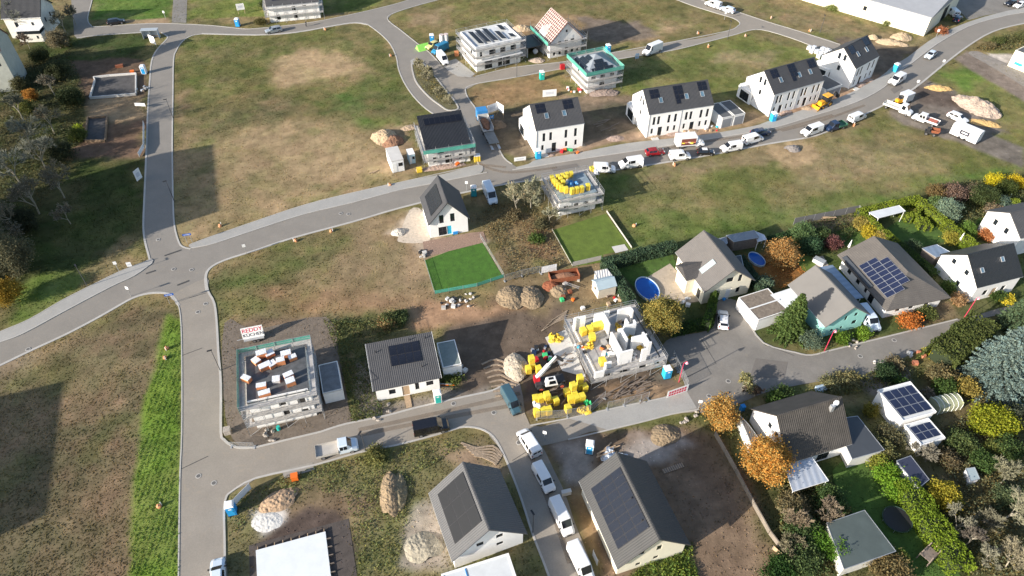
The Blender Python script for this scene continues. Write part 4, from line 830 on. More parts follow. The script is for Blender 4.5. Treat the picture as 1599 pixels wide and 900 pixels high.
for (px, py), a, lb in CLAYP:
    x, y = at(px, py, 6.9); clay.place(lb, x, y, R(a+15+random.uniform(-14,14)), 'clay block pallets on the shell', z=6.1, sc_=(random.uniform(.95,1.5), random.uniform(.8,1.15), random.uniform(.55,1.05)))
x, y = at(431, 592, 6.6); t = thing('wooden_crate', 'small pale grey crate in the middle of the clay block slab', 'crate', x, y, R(12), z=6.1); k = M(); k.box(-.5,.5,-.5,.5,0,.6); k.build('crate_side', W_GREYB, t); k = M(); k.box(-.54,.54,-.54,.54,.6,.66); k.build('crate_lid', WFILM, t)
k = M(); k.tube((0,0,0),(0,0,.75),.28,n=10); x, y = at(435.5, 671); o = k.build('water_barrel', TEAL); o.location = (x, y, 0); tag(o, 'small teal barrel in front of the shell with clay blocks', 'barrel')

# ================================================================ CENTRAL SHELL WITH WHITE BLOCK WALLS
F13 = (12.8,68.4,16.9,10.4,10.4,2.9,2.9)
t = thing('house_shell', 'half built house of bright white block walls ringed by scaffold, beside the telehandler', 'house', F13[0], F13[1], R(F13[2]))
walls(t, 10.4, 10.4, 2.85, 2.85, False, W_BLOCK, [(0,1.2,2.6,.2,2.3,'void'),(0,4.2,5.4,.9,2.1,'void'),(0,7.4,8.6,.9,2.1,'void'),(1,2,3.2,.9,2.1,'void'),(1,6,7.2,.9,2.1,'void')])
k = M(); k.box(-.05, 10.45, -.05, 10.45, 2.85, 3.05); k.build('floor_slab', mat('slab between walls', (.34,.33,.32), .9, var=.25, vs_=1), t)
ca, sa = math.cos(R(16.9)), math.sin(R(16.9))
def loc13(px, py, z=5.7):
    x, y = at(870+px/6, 470+py/6, z); x -= F13[0]; y -= F13[1]; return x*ca+y*sa, -x*sa+y*ca
WS = [((165,165),(205,160),'x'),((205,160),(265,145),'x'),((165,165),(170,190),'y'),((350,135),(430,112),'x'),((430,112),(505,228),'y'),((440,110),(495,108),'x'),((505,290),(640,470),'y'),((580,492),(715,470),'x'),
      ((570,92),(690,66),'x'),((690,66),(700,110),'y'),((640,165),(690,215),'y'),((625,245),(730,205),'x'),((715,175),(770,215),'y'),((600,262),(700,362),'y'),((570,275),(620,258),'x'),((700,350),(840,318),'x'),((800,290),(885,390),'y'),((795,465),(850,455),'x'),((850,400),(885,392),'x'),((455,530),(520,520),'x'),((360,620),(450,600),'x'),((455,530),(470,560),'y')]
for i, (A, B, ax) in enumerate(WS):
    a = loc13(*A); b = loc13(*B); k = M(); hh = 2.8 if i not in (19, 20, 21) else 1.3; q = .002*i
    if ax == 'x': x0, x1 = sorted((a[0], b[0])); k.box(x0, x1, a[1]-.14+q*.1, a[1]+.14+q*.1, 3.05, 3.05+hh+q*.5)
    else: y0, y1 = sorted((a[1], b[1])); k.box(a[0]-.14-q*.1, a[0]+.14-q*.1, y0+.15, y1-.15 if y1-y0 > .6 else y1, 3.05, 3.05+hh-q*.5)
    k.build('block_wall', W_WHITE, t)
k = M()
for i in range(9): k.box(3.95, 5.0, 3.0-i*.0+i*.28, 3.24+i*.28, 3.05-.16*i-.02, 3.07-.16*i+.05)
k.build('stair_flight', CONC, t); k = M(); k.box(3.9, 5.05, 2.9, 5.6, 3.052, 3.056); k.build('dark_stair_sheet', DARKPANE, t)  # dark sheet laid on the slab stands for stairwell shade
scaffold('scaffold round the half built white block house', F13, (0,1,2,3), 3.0, lv=1.5, over=1.1, gap=.3, dw=.7)
yel = pallet_stack('wrapped_block_pallet', (1.0,1.1,1.5), YEL, mat('yellow film top', (.72,.60,.06), .4, var=.25, vs_=4))
k4 = 'yellow wrapped block pallets'
YP = [((825,576),0,'yellow pallet left of the telehandler boom, standing lowest'), ((841,576),0,'single yellow pallet directly beside the telehandler boom'), ((831,569),0,'yellow pallet under the topmost one left of the telehandler'), ((830,560),1.5,'yellow pallet on top of the pile left of the telehandler'),
 ((836,622),0,'yellow pallet at the far left of the pile beside the teal van'), ((844,621),0,'yellow pallet behind the torn white cover, pile beside the teal van'), ((857,622),0,'yellow pallet under the raised one in the roadside pile'), ((854,617),1.4,'raised yellow pallet on the roadside pile beside the teal van'), ((868,625),0,'yellow pallet closing the right end of the roadside pile'), ((838,643),0,'yellow pallet with a white torn cap, nearest the teal van'), ((848,641),0,'front yellow pallet second from the teal van'), ((857,640),0,'front yellow pallet third from the teal van, smallest'),
 ((885,612),0,'yellow pallet at the left flank of the scaffold side pile'), ((896,613),0,'yellow pallet at the foot of the tall stack by the scaffold'), ((895,602),1.4,'yellow pallet on top of the tall stack by the scaffold'), ((906,601),0,'yellow pallet under the rearmost top one by the scaffold'), ((906,590),1.4,'rearmost raised yellow pallet near the scaffold corner'), ((913,604),0,'yellow pallet touching the scaffold corner, in the rear row'), ((891,622),0,'front row yellow pallet, left of three by the scaffold'), ((900,621),0,'front row yellow pallet, middle of three by the scaffold'), ((909,619),0,'front row yellow pallet, right of three by the scaffold'), ((887,637),0,'lone yellow pallet standing at the site fence')]
for (px, py), z, lb in YP:
    x, y = at(px, py, z+1.0); yel.place(lb, x, y, R(17+random.uniform(-6, 6)), k4, z=z, sc_=(.84, .84, .92))
for (px, py), lb in [((911,516),'yellow pallet inside the block house, left by the wall corner'), ((921,513),'yellow pallet behind the row inside the block house, left'), ((929,509),'yellow pallet middle of the rear row inside the block house'), ((937,507),'yellow pallet right of the rear row inside the block house'), ((925,525),'yellow pallet with ripped orange edge in the middle of the block house'), ((941,563),'lone yellow pallet in the front room of the block house')]:
    x, y = at(px, py, 4.0); yel.place(lb, x, y, R(17+random.uniform(-8, 8)), k4, z=3.05, sc_=(.9, .9, .85))
def film_pile(label, px, py, z, r, m, name='film_heap', seed=1):
    k = M(); rr = random.Random(seed)
    for i in range(7): k.blob((rr.uniform(-r, r)*.7, rr.uniform(-r, r)*.6, .15), r*rr.uniform(.3,.5), r*rr.uniform(.3,.5), rr.uniform(.2,.5), seed+i, .35, nu=9, nv=6)
    o = k.build(name, m); x, y = at(px, py, z+.2); o.location = (x, y, z); tag(o, label, 'packaging film'); return o
film_pile('crumpled yellow film heap on the concrete pad', 868, 528, .12, 1.1, YEL, seed=3); film_pile('crumpled yellow film heap on the left edge of the block house floor', 919, 539, 3.05, .8, YEL, seed=5)
film_pile('ochre film heap in the upper room of the block house', 967, 511, 3.05, .9, mat('ochre film', (.55,.36,.04), .5, var=.3, vs_=3), seed=8); film_pile('ochre film heap behind the inner walls of the block house', 986, 521, 3.05, 1.1, MATS['ochre film'], seed=9)
film_pile('ochre film heap in the right room of the block house', 996, 542, 3.05, 1.0, MATS['ochre film'], seed=10); film_pile('flat yellow film heap behind the site fence', 911, 639, 0, 1.2, YEL, seed=12)
film_pile('bright green film heap beside the site fence', 917.5, 629, 0, .6, GREENP, seed=14); film_pile('torn white film cap on the ground in front of the teal van', 838, 632, 1.5, .55, WFILM, seed=15)

# ================================================================ SMALL SHELL WITH YELLOW PALLETS ON TOP
F14 = (9.3,109.8,18.1,7.6,6.6,4.0,4.0)
t = thing('house_shell', 'small unfinished pale shell whose slab is crowded with yellow wrapped pallets', 'house', F14[0], F14[1], R(F14[2]))
walls(t, 7.6, 6.6, 4.0, 4.0, False, W_BLOCK, [(0,.9,1.8,.9,2.2,'void'),(0,3.0,4.0,.8,2.3,'void'),(0,5.2,6.0,.8,2.3,'void'),(0,3.2,4.2,3.0,3.6,'void'),(0,5.3,6.2,3.0,3.6,'void'),(1,1,2,.9,2.2,'void'),(1,4,5,.9,2.2,'void')])
k = M(); k.box(-.05, 7.65, -.05, 6.65, 4.0, 4.18); k.build('roof_slab', mat('slab with sheeting', (.22,.28,.32), .6, var=.3, vs_=1), t)
scaffold('scaffold round the small shell with yellow pallets', F14, (0,1,2,3), 4.0, lv=2.0, over=1.0, gap=.3, dw=.8)
yp14 = [(.5,6.0),(.5,5.0),(.55,4.0),(.7,3.0),(1.0,2.1),(1.7,5.9),(2.7,6.0),(3.7,6.1),(4.6,6.1),(1.8,4.7),(1.9,3.6),(2.7,.7),(3.7,.7),(4.7,.7),(6.1,1.0),(3.0,4.9),(1.7,1.4)]
nm = ['at the back left corner','second along the left edge','third along the left edge','fourth along the left edge','at the front end of the left edge','second along the back edge','third along the back edge','fourth along the back edge','fifth along the back edge','of the inner row, rear','of the inner row, front','left in the front row','middle in the front row','right in the front row','standing apart at the front right corner','before the blue sheets','low and pale, inside the front left corner']
for (u, v), s in zip(yp14, nm):
    a = R(18.1); x = F14[0]+u*math.cos(a)-v*math.sin(a); y = F14[1]+u*math.sin(a)+v*math.cos(a)
    yel.place('yellow pallet on the small shell, '+s, x, y, a+R(random.uniform(-7, 7)), 'yellow pallets on the small shell', z=4.18, sc_=(.70,.68,.95 if v < 5 else .8))
film_pile('crumpled blue sheeting on the slab of the small shell', 896, 287, 4.2, 1.1, mat('blue sheeting', (.08,.30,.60), .5, var=.3, vs_=3), seed=21)
film_pile('pale foil heap between the pallets on the small shell', 883, 284, 4.3, .8, WFILM, seed=24)
t = thing('loading_platform', 'raised scaffold platform carrying a yellow pallet behind the small shell', 'platform', *at(925,292), R(18)); k = M()
for a in (-1,1):
    for b in (-1,1): k.tube((a*.8,b*.8,0),(a*.8,b*.8,3.9),.04,n=5)
k.build('post', STEEL, t); k = M(); k.box(-.9,.9,-.9,.9,3.5,3.58); k.build('deck', DECKM, t)
x, y = at(918, 275, 4.6); yel.place('yellow pallet on the raised platform behind the small shell', at(925,292)[0]-.4, at(925,292)[1]+.3, R(18), z=3.58, sc_=.75)
o = M().box(-.7,.7,-.5,.5,0,1.2).build('white_sack', WFILM); o.location = (at(925,292)[0]+.35, at(925,292)[1]-.35, 3.58); o.scale = (.55,.6,.7); tag(o, 'white sack beside the pallet on the raised platform', 'sack')

# ================================================================ BLACK ROOFED HOUSE IN SCAFFOLD
F15 = (-17.7,126.4,15.2,9.0,9.4,4.0,6.6)
t = house('gabled_house', 'house with glossy black tiled roof inside a scaffold at the junction', F15, W_GREYB, T_BLACK, [(0,1,2,.9,2.2,'void'),(0,3.6,5.0,.2,2.3,'void'),(0,6.6,7.6,.9,2.2,'void'),(0,2.2,3.4,3.0,3.7,'void')], kind='mono')
L_ = math.hypot(9.4, 2.6); c_, s_ = 9.4/L_, 2.6/L_; fr = (Vector((0,0,4.16)), X3.copy(), Vector((0,c_,s_)), Vector((0,-s_,c_)), L_)
k = M(); k.abox(fr[0], fr[1], fr[2], fr[3], -.4, 9.4, -.6, L_+.3, -.16, 0); k.build('roof', T_BLACK, t); add_panels(t, fr, .8, 6.9, 7, 1, 1.12, 1.95, m=mat('deep black solar glass', (.006,.007,.012), .35))
k = M(); k.box(0, 9, -.06, 0, 0, .35); k.build('plinth_band', W_WHITE, t)
scaffold('scaffold with green netting before the glossy black roof', F15, (0,1,3), 4.0, lv=2.0, over=1.0, net={0:(4.0,4.9)})
# ================================================================ FLAT ROOFED MODERN HOUSE
F16 = (-9.0,168.4,25.7,12.4,9.6,6.1,6.1)
t = thing('modern_house', 'white cubic two storey house with tilted solar rows on its flat roof', 'house', F16[0], F16[1], R(F16[2]))
walls(t, 12.4, 9.6, 6.1, 6.1, False, W_WHITE, [(0,1.0,1.7,3.6,5.1,'dark'),(0,3.6,5.4,3.7,5.1,'dark'),(0,6.7,8.2,3.7,5.1,'dark'),(0,9.6,11.2,3.7,5.1,'dark'),(0,2.2,4.4,.2,2.3,'dark'),(0,6.0,7.2,.2,2.3,'dark'),(0,7.4,9.4,.2,2.3,'dark'),(3,2,3,1,2.2,'dark'),(3,6,7,3.8,5,'dark')])
flat_roof(t, 12.4, 9.6, 6.3, MEMB, .35, W_WHITE, over=.15)
for i, (x0, y0, ln) in enumerate(((1.3,1.0,7.2),(3.3,1.0,7.4),(5.3,1.0,7.4),(7.6,1.0,4.6),(9.6,5.6,3.0),(10.2,.9,2.0))):
    k = M(); k.abox((x0,y0,6.98), Y3, Vector((-.975,0,.22)), Vector((.22,0,.975)), 0, ln, -1.45, 0, 0, .05); 
    k.build('solar_row', mat('matt dark solar row', (.014,.016,.026), .55), t)
k = M(); k.box(-.15, 12.55, -1.1, -.002, 2.9, 3.1); k.build('balcony_slab', W_WHITE, t)
scaffold('scaffold round the white cubic house', F16, (0,1,2,3), 6.0, lv=2.0, over=1.0, bay=3)
x, y = at(820, 72); t = thing('carport', 'open dark garage between the cubic house and the batten roof house', 'carport', 4.0, 176.0, R(25)); k = M()
k.box(0,.2,0,6.5,0,2.6); k.box(4.8,5.0,0,6.5,0,2.6); k.box(.2,4.8,6.3,6.5,0,2.6); k.build('wall', W_GREYB, t); k = M(); k.box(-.1,5.1,-.1,6.6,2.6,2.8); k.build('roof', T_SLATE, t); k = M(); k.blob((3.0,1.2,.7),.7,.6,.7,3,.1); k.build('white_bag', WFILM, t)
# ================================================================ HOUSE WITH RED BATTENS
F17 = (18.3,179.3,113.3,9.0,9.2,4.3,8.9)
t = house('batten_roof_house', 'pale block house whose open roof shows red battens, highest row of the site', F17, W_BLOCK, mat('red brown underlay', (.13,.05,.035), .9, var=.2),
  [(3,1.0,1.7,.5,1.9,'void'),(3,2.6,3.3,.6,1.9,'void'),(3,4.4,5.4,.2,2.2,'void'),(3,6.2,6.9,.6,1.9,'void'),(3,7.7,8.4,.6,1.9,'void'),(3,2.2,3.2,3.3,4.2,'void'),(3,4.2,5.2,3.3,4.2,'void'),(3,6.0,7.0,3.4,4.3,'void'),(3,4.4,5.0,6.3,7.0,'void')], og=.4, oe=.6)
for side in ('front', 'back'):
    fr = slope_frame(9.0, 9.2, 4.3, 8.9, side); O, U, V, N, Ls = fr; k = M(); n_ = 9
    for i in range(n_+1): k.abox(O, U, V, N, -.4, 9.4, -.5+(Ls+.4)*i/n_-.07, -.5+(Ls+.4)*i/n_+.07, .005, .06)
    k.build('roof_battens', HEADER, t); k = M()
    for i in range(12): k.abox(O, U, V, N, -.4+i*.85, -.28+i*.85, -.5, Ls, .002, .045)
    k.build('counter_battens', FR_WHITE, t)
O, U, V, N, Ls = slope_frame(9.0, 9.2, 4.3, 8.9, 'back')
k = M(); yb = 9.2; k.v = [(3.0,yb+.1,4.4),(6.4,yb+.1,4.4),(4.7,yb+.1,7.0),(4.7,yb-2.5,7.0)]; k.f = [(0,1,2),(0,2,3),(1,3,2)]; k.m = [0]*3; k.build('dormer', W_BLOCK, t)
scaffold('scaffold round the house with red battens', F17, (0,2,3,1), 4.0, lv=2.0, over=2.0, bay=3, net={2:(4.0,5.0)})
# ================================================================ HIP ROOFED HOUSE WITH GREEN NETS
F18 = (18.3,157.4,22.6,8.0,8.6,5.2,7.6)
t = thing('hip_roof_house', 'square house with dark pyramid roof and stepped solar fields behind green nets', 'house', F18[0], F18[1], R(F18[2]))
walls(t, 8.0, 8.6, 5.2, 5.2, False, W_WHITE, [(0,.9,2.2,3.5,4.2,'dark'),(0,3.4,4.6,3.5,4.2,'dark'),(0,6.0,7.2,3.5,4.2,'dark'),(0,3.3,4.7,.9,2.3,'dark'),(3,3,4,3.4,4.2,'dark')])
k = M(); o_ = .5; A = [(-o_,-o_,5.2),(8+o_,-o_,5.2),(8+o_,8.6+o_,5.2),(-o_,8.6+o_,5.2)]; ap = (4.0,4.3,7.6); k.v = A+[ap]+[(x,y,5.02) for x,y,z in A]
k.f = [(0,1,4),(1,2,4),(2,3,4),(3,0,4),(5,8,7,6),(0,5,6,1),(1,6,7,2),(2,7,8,3),(3,8,5,0)]; k.m = [0]*9; k.build('roof', mat('blue grey roof tiles', (.24,.27,.30), .7, var=.1, stripes=('X', .30, .02)), t)
def hip_fr(i):
    P = [Vector(A[i]), Vector(A[(i+1) % 4]), Vector(ap)]; U = (P[1]-P[0]).normalized(); Lw = (P[1]-P[0]).length; Mx = P[0]+U*(P[2]-P[0]).dot(U); V = (P[2]-Mx).normalized(); return P[0], U, V, U.cross(V), Lw
fr = hip_fr(0)
for j, (a_, n_) in enumerate(((1.6,5),(2.7,3),(3.2,2))): add_panels(t, fr, a_, .35+j*1.15, n_, 1, 1.12, 1.1, m=mat('navy solar glass', (.012,.02,.03), .5))
fr = hip_fr(3)
for j, (a_, n_) in enumerate(((1.4,5),(2.5,3),(3.3,2))): add_panels(t, fr, a_, .35+j*1.15, n_, 1, 1.12, 1.1, m=MATS['navy solar glass'])
scaffold('scaffold with green nets on top round the pyramid roof house', F18, (0,1,2,3), 5.1, lv=1.7, over=1.1, bay=2.7, net={0:(5.2,6.2),1:(5.2,6.2),3:(5.2,6.2),2:(5.2,6.2)})
# ================================================================ UPPER LEFT HOUSES
F = (-68.7,197.4,13.0,14.0,9.0,4.6,8.6)
t = house('scaffolded_house', 'long white house with dark solar roof in scaffold at the top edge', F, W_WHITE, T_ANTH, [(0,6.6,7.6,2.9,4.1,'dark'),(0,9.6,10.6,3.5,4.1,'dark'),(0,6.7,7.7,.6,2.0,'dark'),(0,2,3,.6,2,'dark')], og=.3, oe=.3)
fr = slope_frame(14.0, 9.0, 4.6, 8.6, 'front'); add_panels(t, fr, 1.6, 1.3, 5, 3, 1.25, 1.3, m=PANEL_B); add_panels(t, fr, 9.6, 1.3, 2, 3, 1.25, 1.3, m=PANEL_B)
scaffold('scaffold along the long white house at the top edge', F, (0,1,3), 4.0, lv=2.0, over=1.2, bay=2.8)
x0, y0 = at(20, 60)
t = house('old_house', 'old white house with dark roof and glazed front at the upper left', (x0, y0, 6, 9.5, 9.0, 5.6, 9.2), W_OLD, T_BLACK, [(0,2.3,3.2,3.0,4.4,'dark'),(0,6.6,7.3,3.2,4.2,'dark'),(1,2,2.8,3.2,4.4,'dark'),(1,5.5,6.3,3.2,4.4,'dark')], og=.4, oe=.4)
k = M(); k.box(3.3, 9.4, -3.0, -.002, 0, 2.2); k.build('front_annex', W_OLD, t); k = M(); k.box(3.45, 9.3, -3.02, -.2, 2.2, 3.2); k.build('glazed_band', GLASS, t); k = M(); k.box(3.1, 9.6, -3.3, -.002, 3.2, 3.35); k.build('annex_roof', WFILM, t)
for u in (4.6, 5.2, 8.0): k = M(); k.box(u, u+.45, -3.04, -3.0, .9, 1.7); k.build('window', GLASS, t)
bx, by = at(32, 141); cx_, cy_ = at(42.6, 114); a_ = math.degrees(math.atan2(cy_-by, cx_-bx))-90; dd = math.hypot(cx_-bx, cy_-by); W_ = 13
t = house('old_house', 'tall old house with blank windowless shaded gable at the left edge', (bx-W_*math.cos(R(a_)), by-W_*math.sin(R(a_)), a_, W_, dd, 10.2, 14.2), mat('old plaster with gable shade', (.40,.42,.38), .95, var=.15, dirt=.2), mat('old red roof tiles', (.20,.065,.045), .85, var=.25, stripes=('X', .30, 'Y', .36, .03)),  # plaster darkened all over to carry the shade on the gable
  [(0,8.5,9.4,6.5,7.9,'dark'),(0,8.5,9.4,3.2,4.6,'dark'),(0,11,11.8,6.5,7.9,'dark'),(0,5.5,6.4,6.5,7.9,'dark'),(0,5.5,6.4,3.2,4.6,'dark')], og=.2, oe=.4)
# apartment blocks just outside the frame on the left (they throw the two long shadows)
def block(label, x, y, a, w, d, h, gap=None):
    t = thing('apartment_block', label, 'apartment block', x, y, R(a), 'apartment blocks beyond the left edge')
    wins = [(0, u, u+1.2, z, z+1.4, 'dark') for u in np.arange(2, w-2, 3.0) for z in np.arange(1.2, h-1.5, 2.9)]+[(1, u, u+1.2, z, z+1.4, 'dark') for u in np.arange(2, d-2, 3.5) for z in np.arange(1.2, h-1.5, 2.9)]
    k = M()
    for i, (O, U, Ln) in enumerate(FACES(w, d)): wall_face(k, O, U, [(0,0),(Ln,0),(Ln,h),(0,h)], [q[1:5] for q in wins if q[0] == i])
    k.build('wall', W_CREAM, t); g = M()
    for q in wins:
        O, U, Ln = FACES(w, d)[q[0]]; U = Vector(U); N = Vector((U.y, -U.x, 0)); g.abox(O, U, Z3, N, *q[1:5], -.2, -.12)
    g.build('window_glazing', GLASS, t)
    flat_roof(t, w, d, h, T_FLAT, .4, CONC_L); return t
sx, sy = -math.cos(SUN_AZ), -math.sin(SUN_AZ)          # shadows run this way
def caster(label, A, B, h, thick, z0=0):
    L_ = h/math.tan(SUN_EL); ax, ay = A[0]-sx*L_, A[1]-sy*L_; b2, b3 = B[0]-sx*L_, B[1]-sy*L_
    a = math.degrees(math.atan2(b3-ay, b2-ax)); w_ = math.hypot(b2-ax, b3-ay)
    return block(label, ax+math.sin(R(a))*thick, ay-math.cos(R(a))*thick, a, w_, thick, h)
caster('tall apartment block beyond the left edge, its shadow crossing the left road', (-67.2,134.6), (-58.9,110.8), 21.5, 11)
caster('lower apartment block beyond the lower left edge', (-70.7,68.3), (-62.9,45.9), 15.5, 10)

# ================================================================ WAREHOUSE upper right
A = at(1257, 2); B = at(1442, 57); a = math.degrees(math.atan2(B[1]-A[1], B[0]-A[0])); w_ = math.hypot(B[0]-A[0], B[1]-A[1])+14
x0, y0 = B[0]-w_*math.cos(R(a)), B[1]-w_*math.sin(R(a))
t = thing('warehouse', 'long cream warehouse with low grey roof and ridge skylight at the upper right', 'warehouse', x0, y0, R(a))
walls(t, w_, 26, 5.4, 7.2, False, W_CREAM, [(0, w_-18, w_-17, 2.2, 3.4, 'dark')])
k = M()
for s in (0, 1):
    y1, y2, z1, z2 = (-.4, 13, 5.45, 7.4) if s == 0 else (26.4, 13, 5.45, 7.4)
    k.quad([(-.3,y1,z1),(w_+.3,y1,z1),(w_+.3,y2,z2),(-.3,y2,z2)] if s == 0 else [(w_+.3,y1,z1),(-.3,y1,z1),(-.3,y2,z2),(w_+.3,y2,z2)])
k.quad([(w_+.3,-.4,5.2),(w_+.3,26.4,5.2),(w_+.3,26.4,5.45),(w_+.3,13,7.4),(w_+.3,-.4,5.45)]); k.quad([(-.3,-.4,5.2),(w_+.3,-.4,5.2),(w_+.3,-.4,5.45),(-.3,-.4,5.45)]); k.build('roof', mat('grey sheet roof', (.30,.31,.33), .6, var=.08), t)
k = M(); k.box(2, w_-2, 12.5, 13.5, 7.35, 7.7); k.build('ridge_skylight', WFILM, t)
for i in range(1, 7): k = M(); k.box(w_-i*7.2, w_-i*7.2+.1, -.05, -.002, 0, 5.3); k.build('downpipe', STEEL, t); k = M(); k.box(w_-.02, w_+.05, 12, 16, 0, 4); k.build('loading_door', FR_DARK, t)
x0, y0 = at(1573, 103); x1, y1 = at(1610, 118)
t = thing('warehouse', 'cream flat building with small blue sign at the right edge', 'building', x0, y0, R(math.degrees(math.atan2(y1-y0, x1-x0))))
walls(t, 14, 9, 4, 4, False, W_CREAM, [(0,4.2,5.4,.8,2.4,'dark')]); flat_roof(t, 14, 9, 4, T_FLAT, .3, W_CREAM); k = M(); k.box(1.2, 3.2, -.05, -.002, 1.0, 1.7); k.build('wall_sign', BLUEL, t)

# ================================================================ POOL HOUSE AND NEIGHBOURS
F = (41.2,88.3,107.8,9.6,9.0,3.6,7.2)
t = house('pool_house', 'cream gabled house beside the blue oval pool, big grey roof with one pale roof window', F, W_CREAM, T_GREY,
  [(3,1.7,2.5,.2,2.4,'dark'),(3,6.4,7.1,.9,2.1,'dark'),(3,6.2,6.9,3.6,5.2,'dark'),(3,3.9,5.2,4.0,5.0,'dark'),(3,4.4,5.4,.2,2.3,'white','door'),(2,1.0,2.2,.2,2.4,'dark'),(2,2.6,3.6,.2,2.4,'dark'),(2,7.6,8.6,.2,2.3,'dark')], og=.55, oe=.5)
for f_ in t.children:
    if f_.name.startswith('roof'): f_.data.materials[0] = mat('taupe roof tiles', (.135,.125,.118), .8, var=.1, stripes=('X', .30, 'Y', .36, .02))
fr = slope_frame(9.6, 9.0, 3.6, 7.2, 'back'); O, U, V, N, Ls = fr
k = M(); k.abox(O, U, V, N, 5.7, 6.9, 1.0, 4.0, .02, .12); f = k.build('roof_window', STEEL, t); k = M(); k.abox(O, U, V, N, 5.8, 6.8, 1.1, 3.9, .12, .13); k.build('pane', mat('pale green pane', (.35,.45,.42), .2), f)
# bay with its own ribbed roof
k = M(); k.v = [(3.2,9.0,0),(6.6,9.0,0),(6.6,10.6,0),(3.2,10.6,0),(3.2,9.0,3.7),(6.6,9.0,3.7),(6.6,10.6,3.4),(3.2,10.6,3.4)]; k.f = [(0,3,2,1),(4,5,6,7),(0,1,5,4),(1,2,6,5),(2,3,7,6),(3,0,4,7)]; k.m = [0]*6; k.build('bay', W_CREAM, t)
k = M(); k.v = [(2.8,11.0,3.5),(7.0,11.0,3.5),(4.9,11.0,5.0),(4.9,6.8,5.3),(2.8,8.6,3.9),(7.0,8.6,3.9)]; k.f = [(0,1,2),(0,2,3,4),(1,5,3,2)]; k.m = [0]*3; k.build('bay_roof', mat('dark ribbed tiles', (.07,.066,.065), .8, var=.2, stripes=('X', .30, .05)), t)
g_ = garage('white garage with gravel roof split by a pale seam, near the pool house', 40.4, 79.4, 22, 6.0, 5.6, 2.6, T_GRAV, door=3, dm=W_WHITE)
k = M(); k.box(-.05, 6.05, 2.4, 2.65, 2.75, 2.8); k.build('roof_seam', FR_WHITE, g_)
def pool(label, px, py, rx, ry, a, h=.9):
    x, y = at(px, py, h); t = thing('swimming_pool', label, 'pool', x, y, R(a)); k = M(); n = 40; c = [(rx*math.cos(2*math.pi*i/n), ry*math.sin(2*math.pi*i/n)) for i in range(n)]; ci = [(u*.94, v*.94) for u, v in c]
    for i in range(n):
        j = (i+1) % n; k.quad([(*c[i], 0), (*c[j], 0), (*c[j], h), (*c[i], h)]); k.quad([(*c[i], h), (*c[j], h), (*ci[j], h), (*ci[i], h)]); k.quad([(*ci[j], h-.3), (*ci[i], h-.3), (*ci[i], h), (*ci[j], h)])
    k.build('pool_wall', mat('pool wall pale', (.45,.55,.62), .5), t); k = M(); k.quad([(*q, h-.18) for q in ci]); k.build('water', POOLW, t)
pool('blue oval pool on the terrace beside the clipped hedge', 1011, 450, 2.0, 3.0, 15, .5); pool('blue round pool behind the cream pool house', 1182, 404, 1.3, 2.0, 20, .4)
# turquoise house
F = (58.3,80.4,108.5,9.4,8.0,3.3,6.3)
t = house('turquoise_house', 'turquoise gabled house under a smooth grey roof, spruce standing before it', F, W_TURQ, T_GREY,
  [(3,1.6,2.1,.9,1.5,'dark'),(3,3.6,4.1,2.9,3.9,'dark'),(3,5.4,6.0,3.3,4.1,'dark'),(3,5.6,6.5,1.3,2.2,'dark'),(3,3.5,4.0,.9,1.5,'dark')], og=.5, oe=.5)
for f_ in t.children:
    if f_.name.startswith('roof'): f_.data.materials[0] = mat('smooth taupe roof', (.155,.148,.14), .8, var=.08)
k = M(); k.quad([(9.2,8.2,3.0),(9.2,12.2,2.6),(4.6,11.4,2.6),(4.6,8.2,3.0)][::-1]); k.quad([(9.2,8.2,2.9),(4.6,8.2,2.9),(4.6,11.4,2.5),(9.2,12.2,2.5)][::-1]); k.build('canopy', MEMB, t)
# solar carport right of it
F_ = at(1340, 462, 2.5)
t = thing('carport', 'slim blue grey carport roof between the turquoise and the hip roofed house', 'carport', 59.3, 84.6, R(108)); k = M()
k.abox((0,0,0), X3, Vector((0,.99,.1)), Vector((0,-.1,.99)), 0, 8.6, 0, 3.0, 2.45, 2.55); k.build('roof', mat('blue grey sheet', (.26,.32,.40), .4, metal=.3, stripes=('X', 1.1, .02)), t); k = M()
for u in (.2, 4.2, 8.3): k.tube((u, .2, 0), (u, .2, 2.5), .07, n=5); k.tube((u, 2.8, 0), (u, 2.8, 2.7), .07, n=5)
k.build('post', WHITEP, t)
# hip roofed solar house
t = thing('hip_roof_house', 'long white bungalow with brown hipped roof and silver framed solar field', 'house', 73.1, 85.0, R(104.5))
wd, dd = 12.8, 10.8
walls(t, wd, dd, 2.9, 2.9, False, W_WHITE, [(2,2.0,2.9,.9,1.9,'dark'),(2,4.6,5.5,.9,1.9,'dark'),(2,7.0,7.6,.9,1.9,'dark'),(2,8.4,9.6,.1,2.2,'dark'),(3,2,2.9,1.0,1.8,'dark'),(3,4.6,5.5,1.0,1.8,'dark'),(3,7.6,8.5,1.0,1.8,'dark')])
o_ = .8; hr = 5.9; A = [(-o_,-o_),(wd+o_,-o_),(wd+o_,dd+o_),(-o_,dd+o_)]; r0 = (4.0,dd/2,hr); r1 = (wd+o_,dd/2,hr); k = M()
k.v = [(*p_,2.8) for p_ in A]+[r0,r1]+[(*p_,2.6) for p_ in A]; k.f = [(0,1,5,4),(2,3,4,5),(3,0,4),(1,2,5),(6,9,8,7),(0,6,7,1),(1,7,8,2),(2,8,9,3),(3,9,6,0)]; k.m = [0]*9; k.build('roof', T_BROWN, t)
P0 = Vector((wd+o_, dd+o_, 2.8)); U = Vector((-1,0,0)); V = (Vector((wd+o_, dd/2, hr))-P0).normalized(); fr = (P0, U, V, U.cross(V), 6.9)
add_panels(t, fr, 4.2, 1.4, 8, 3, 1.0, 1.55, m=PANEL_B, fm=PFRAME_L, skip=((0,2),(7,2)), gap=.02)
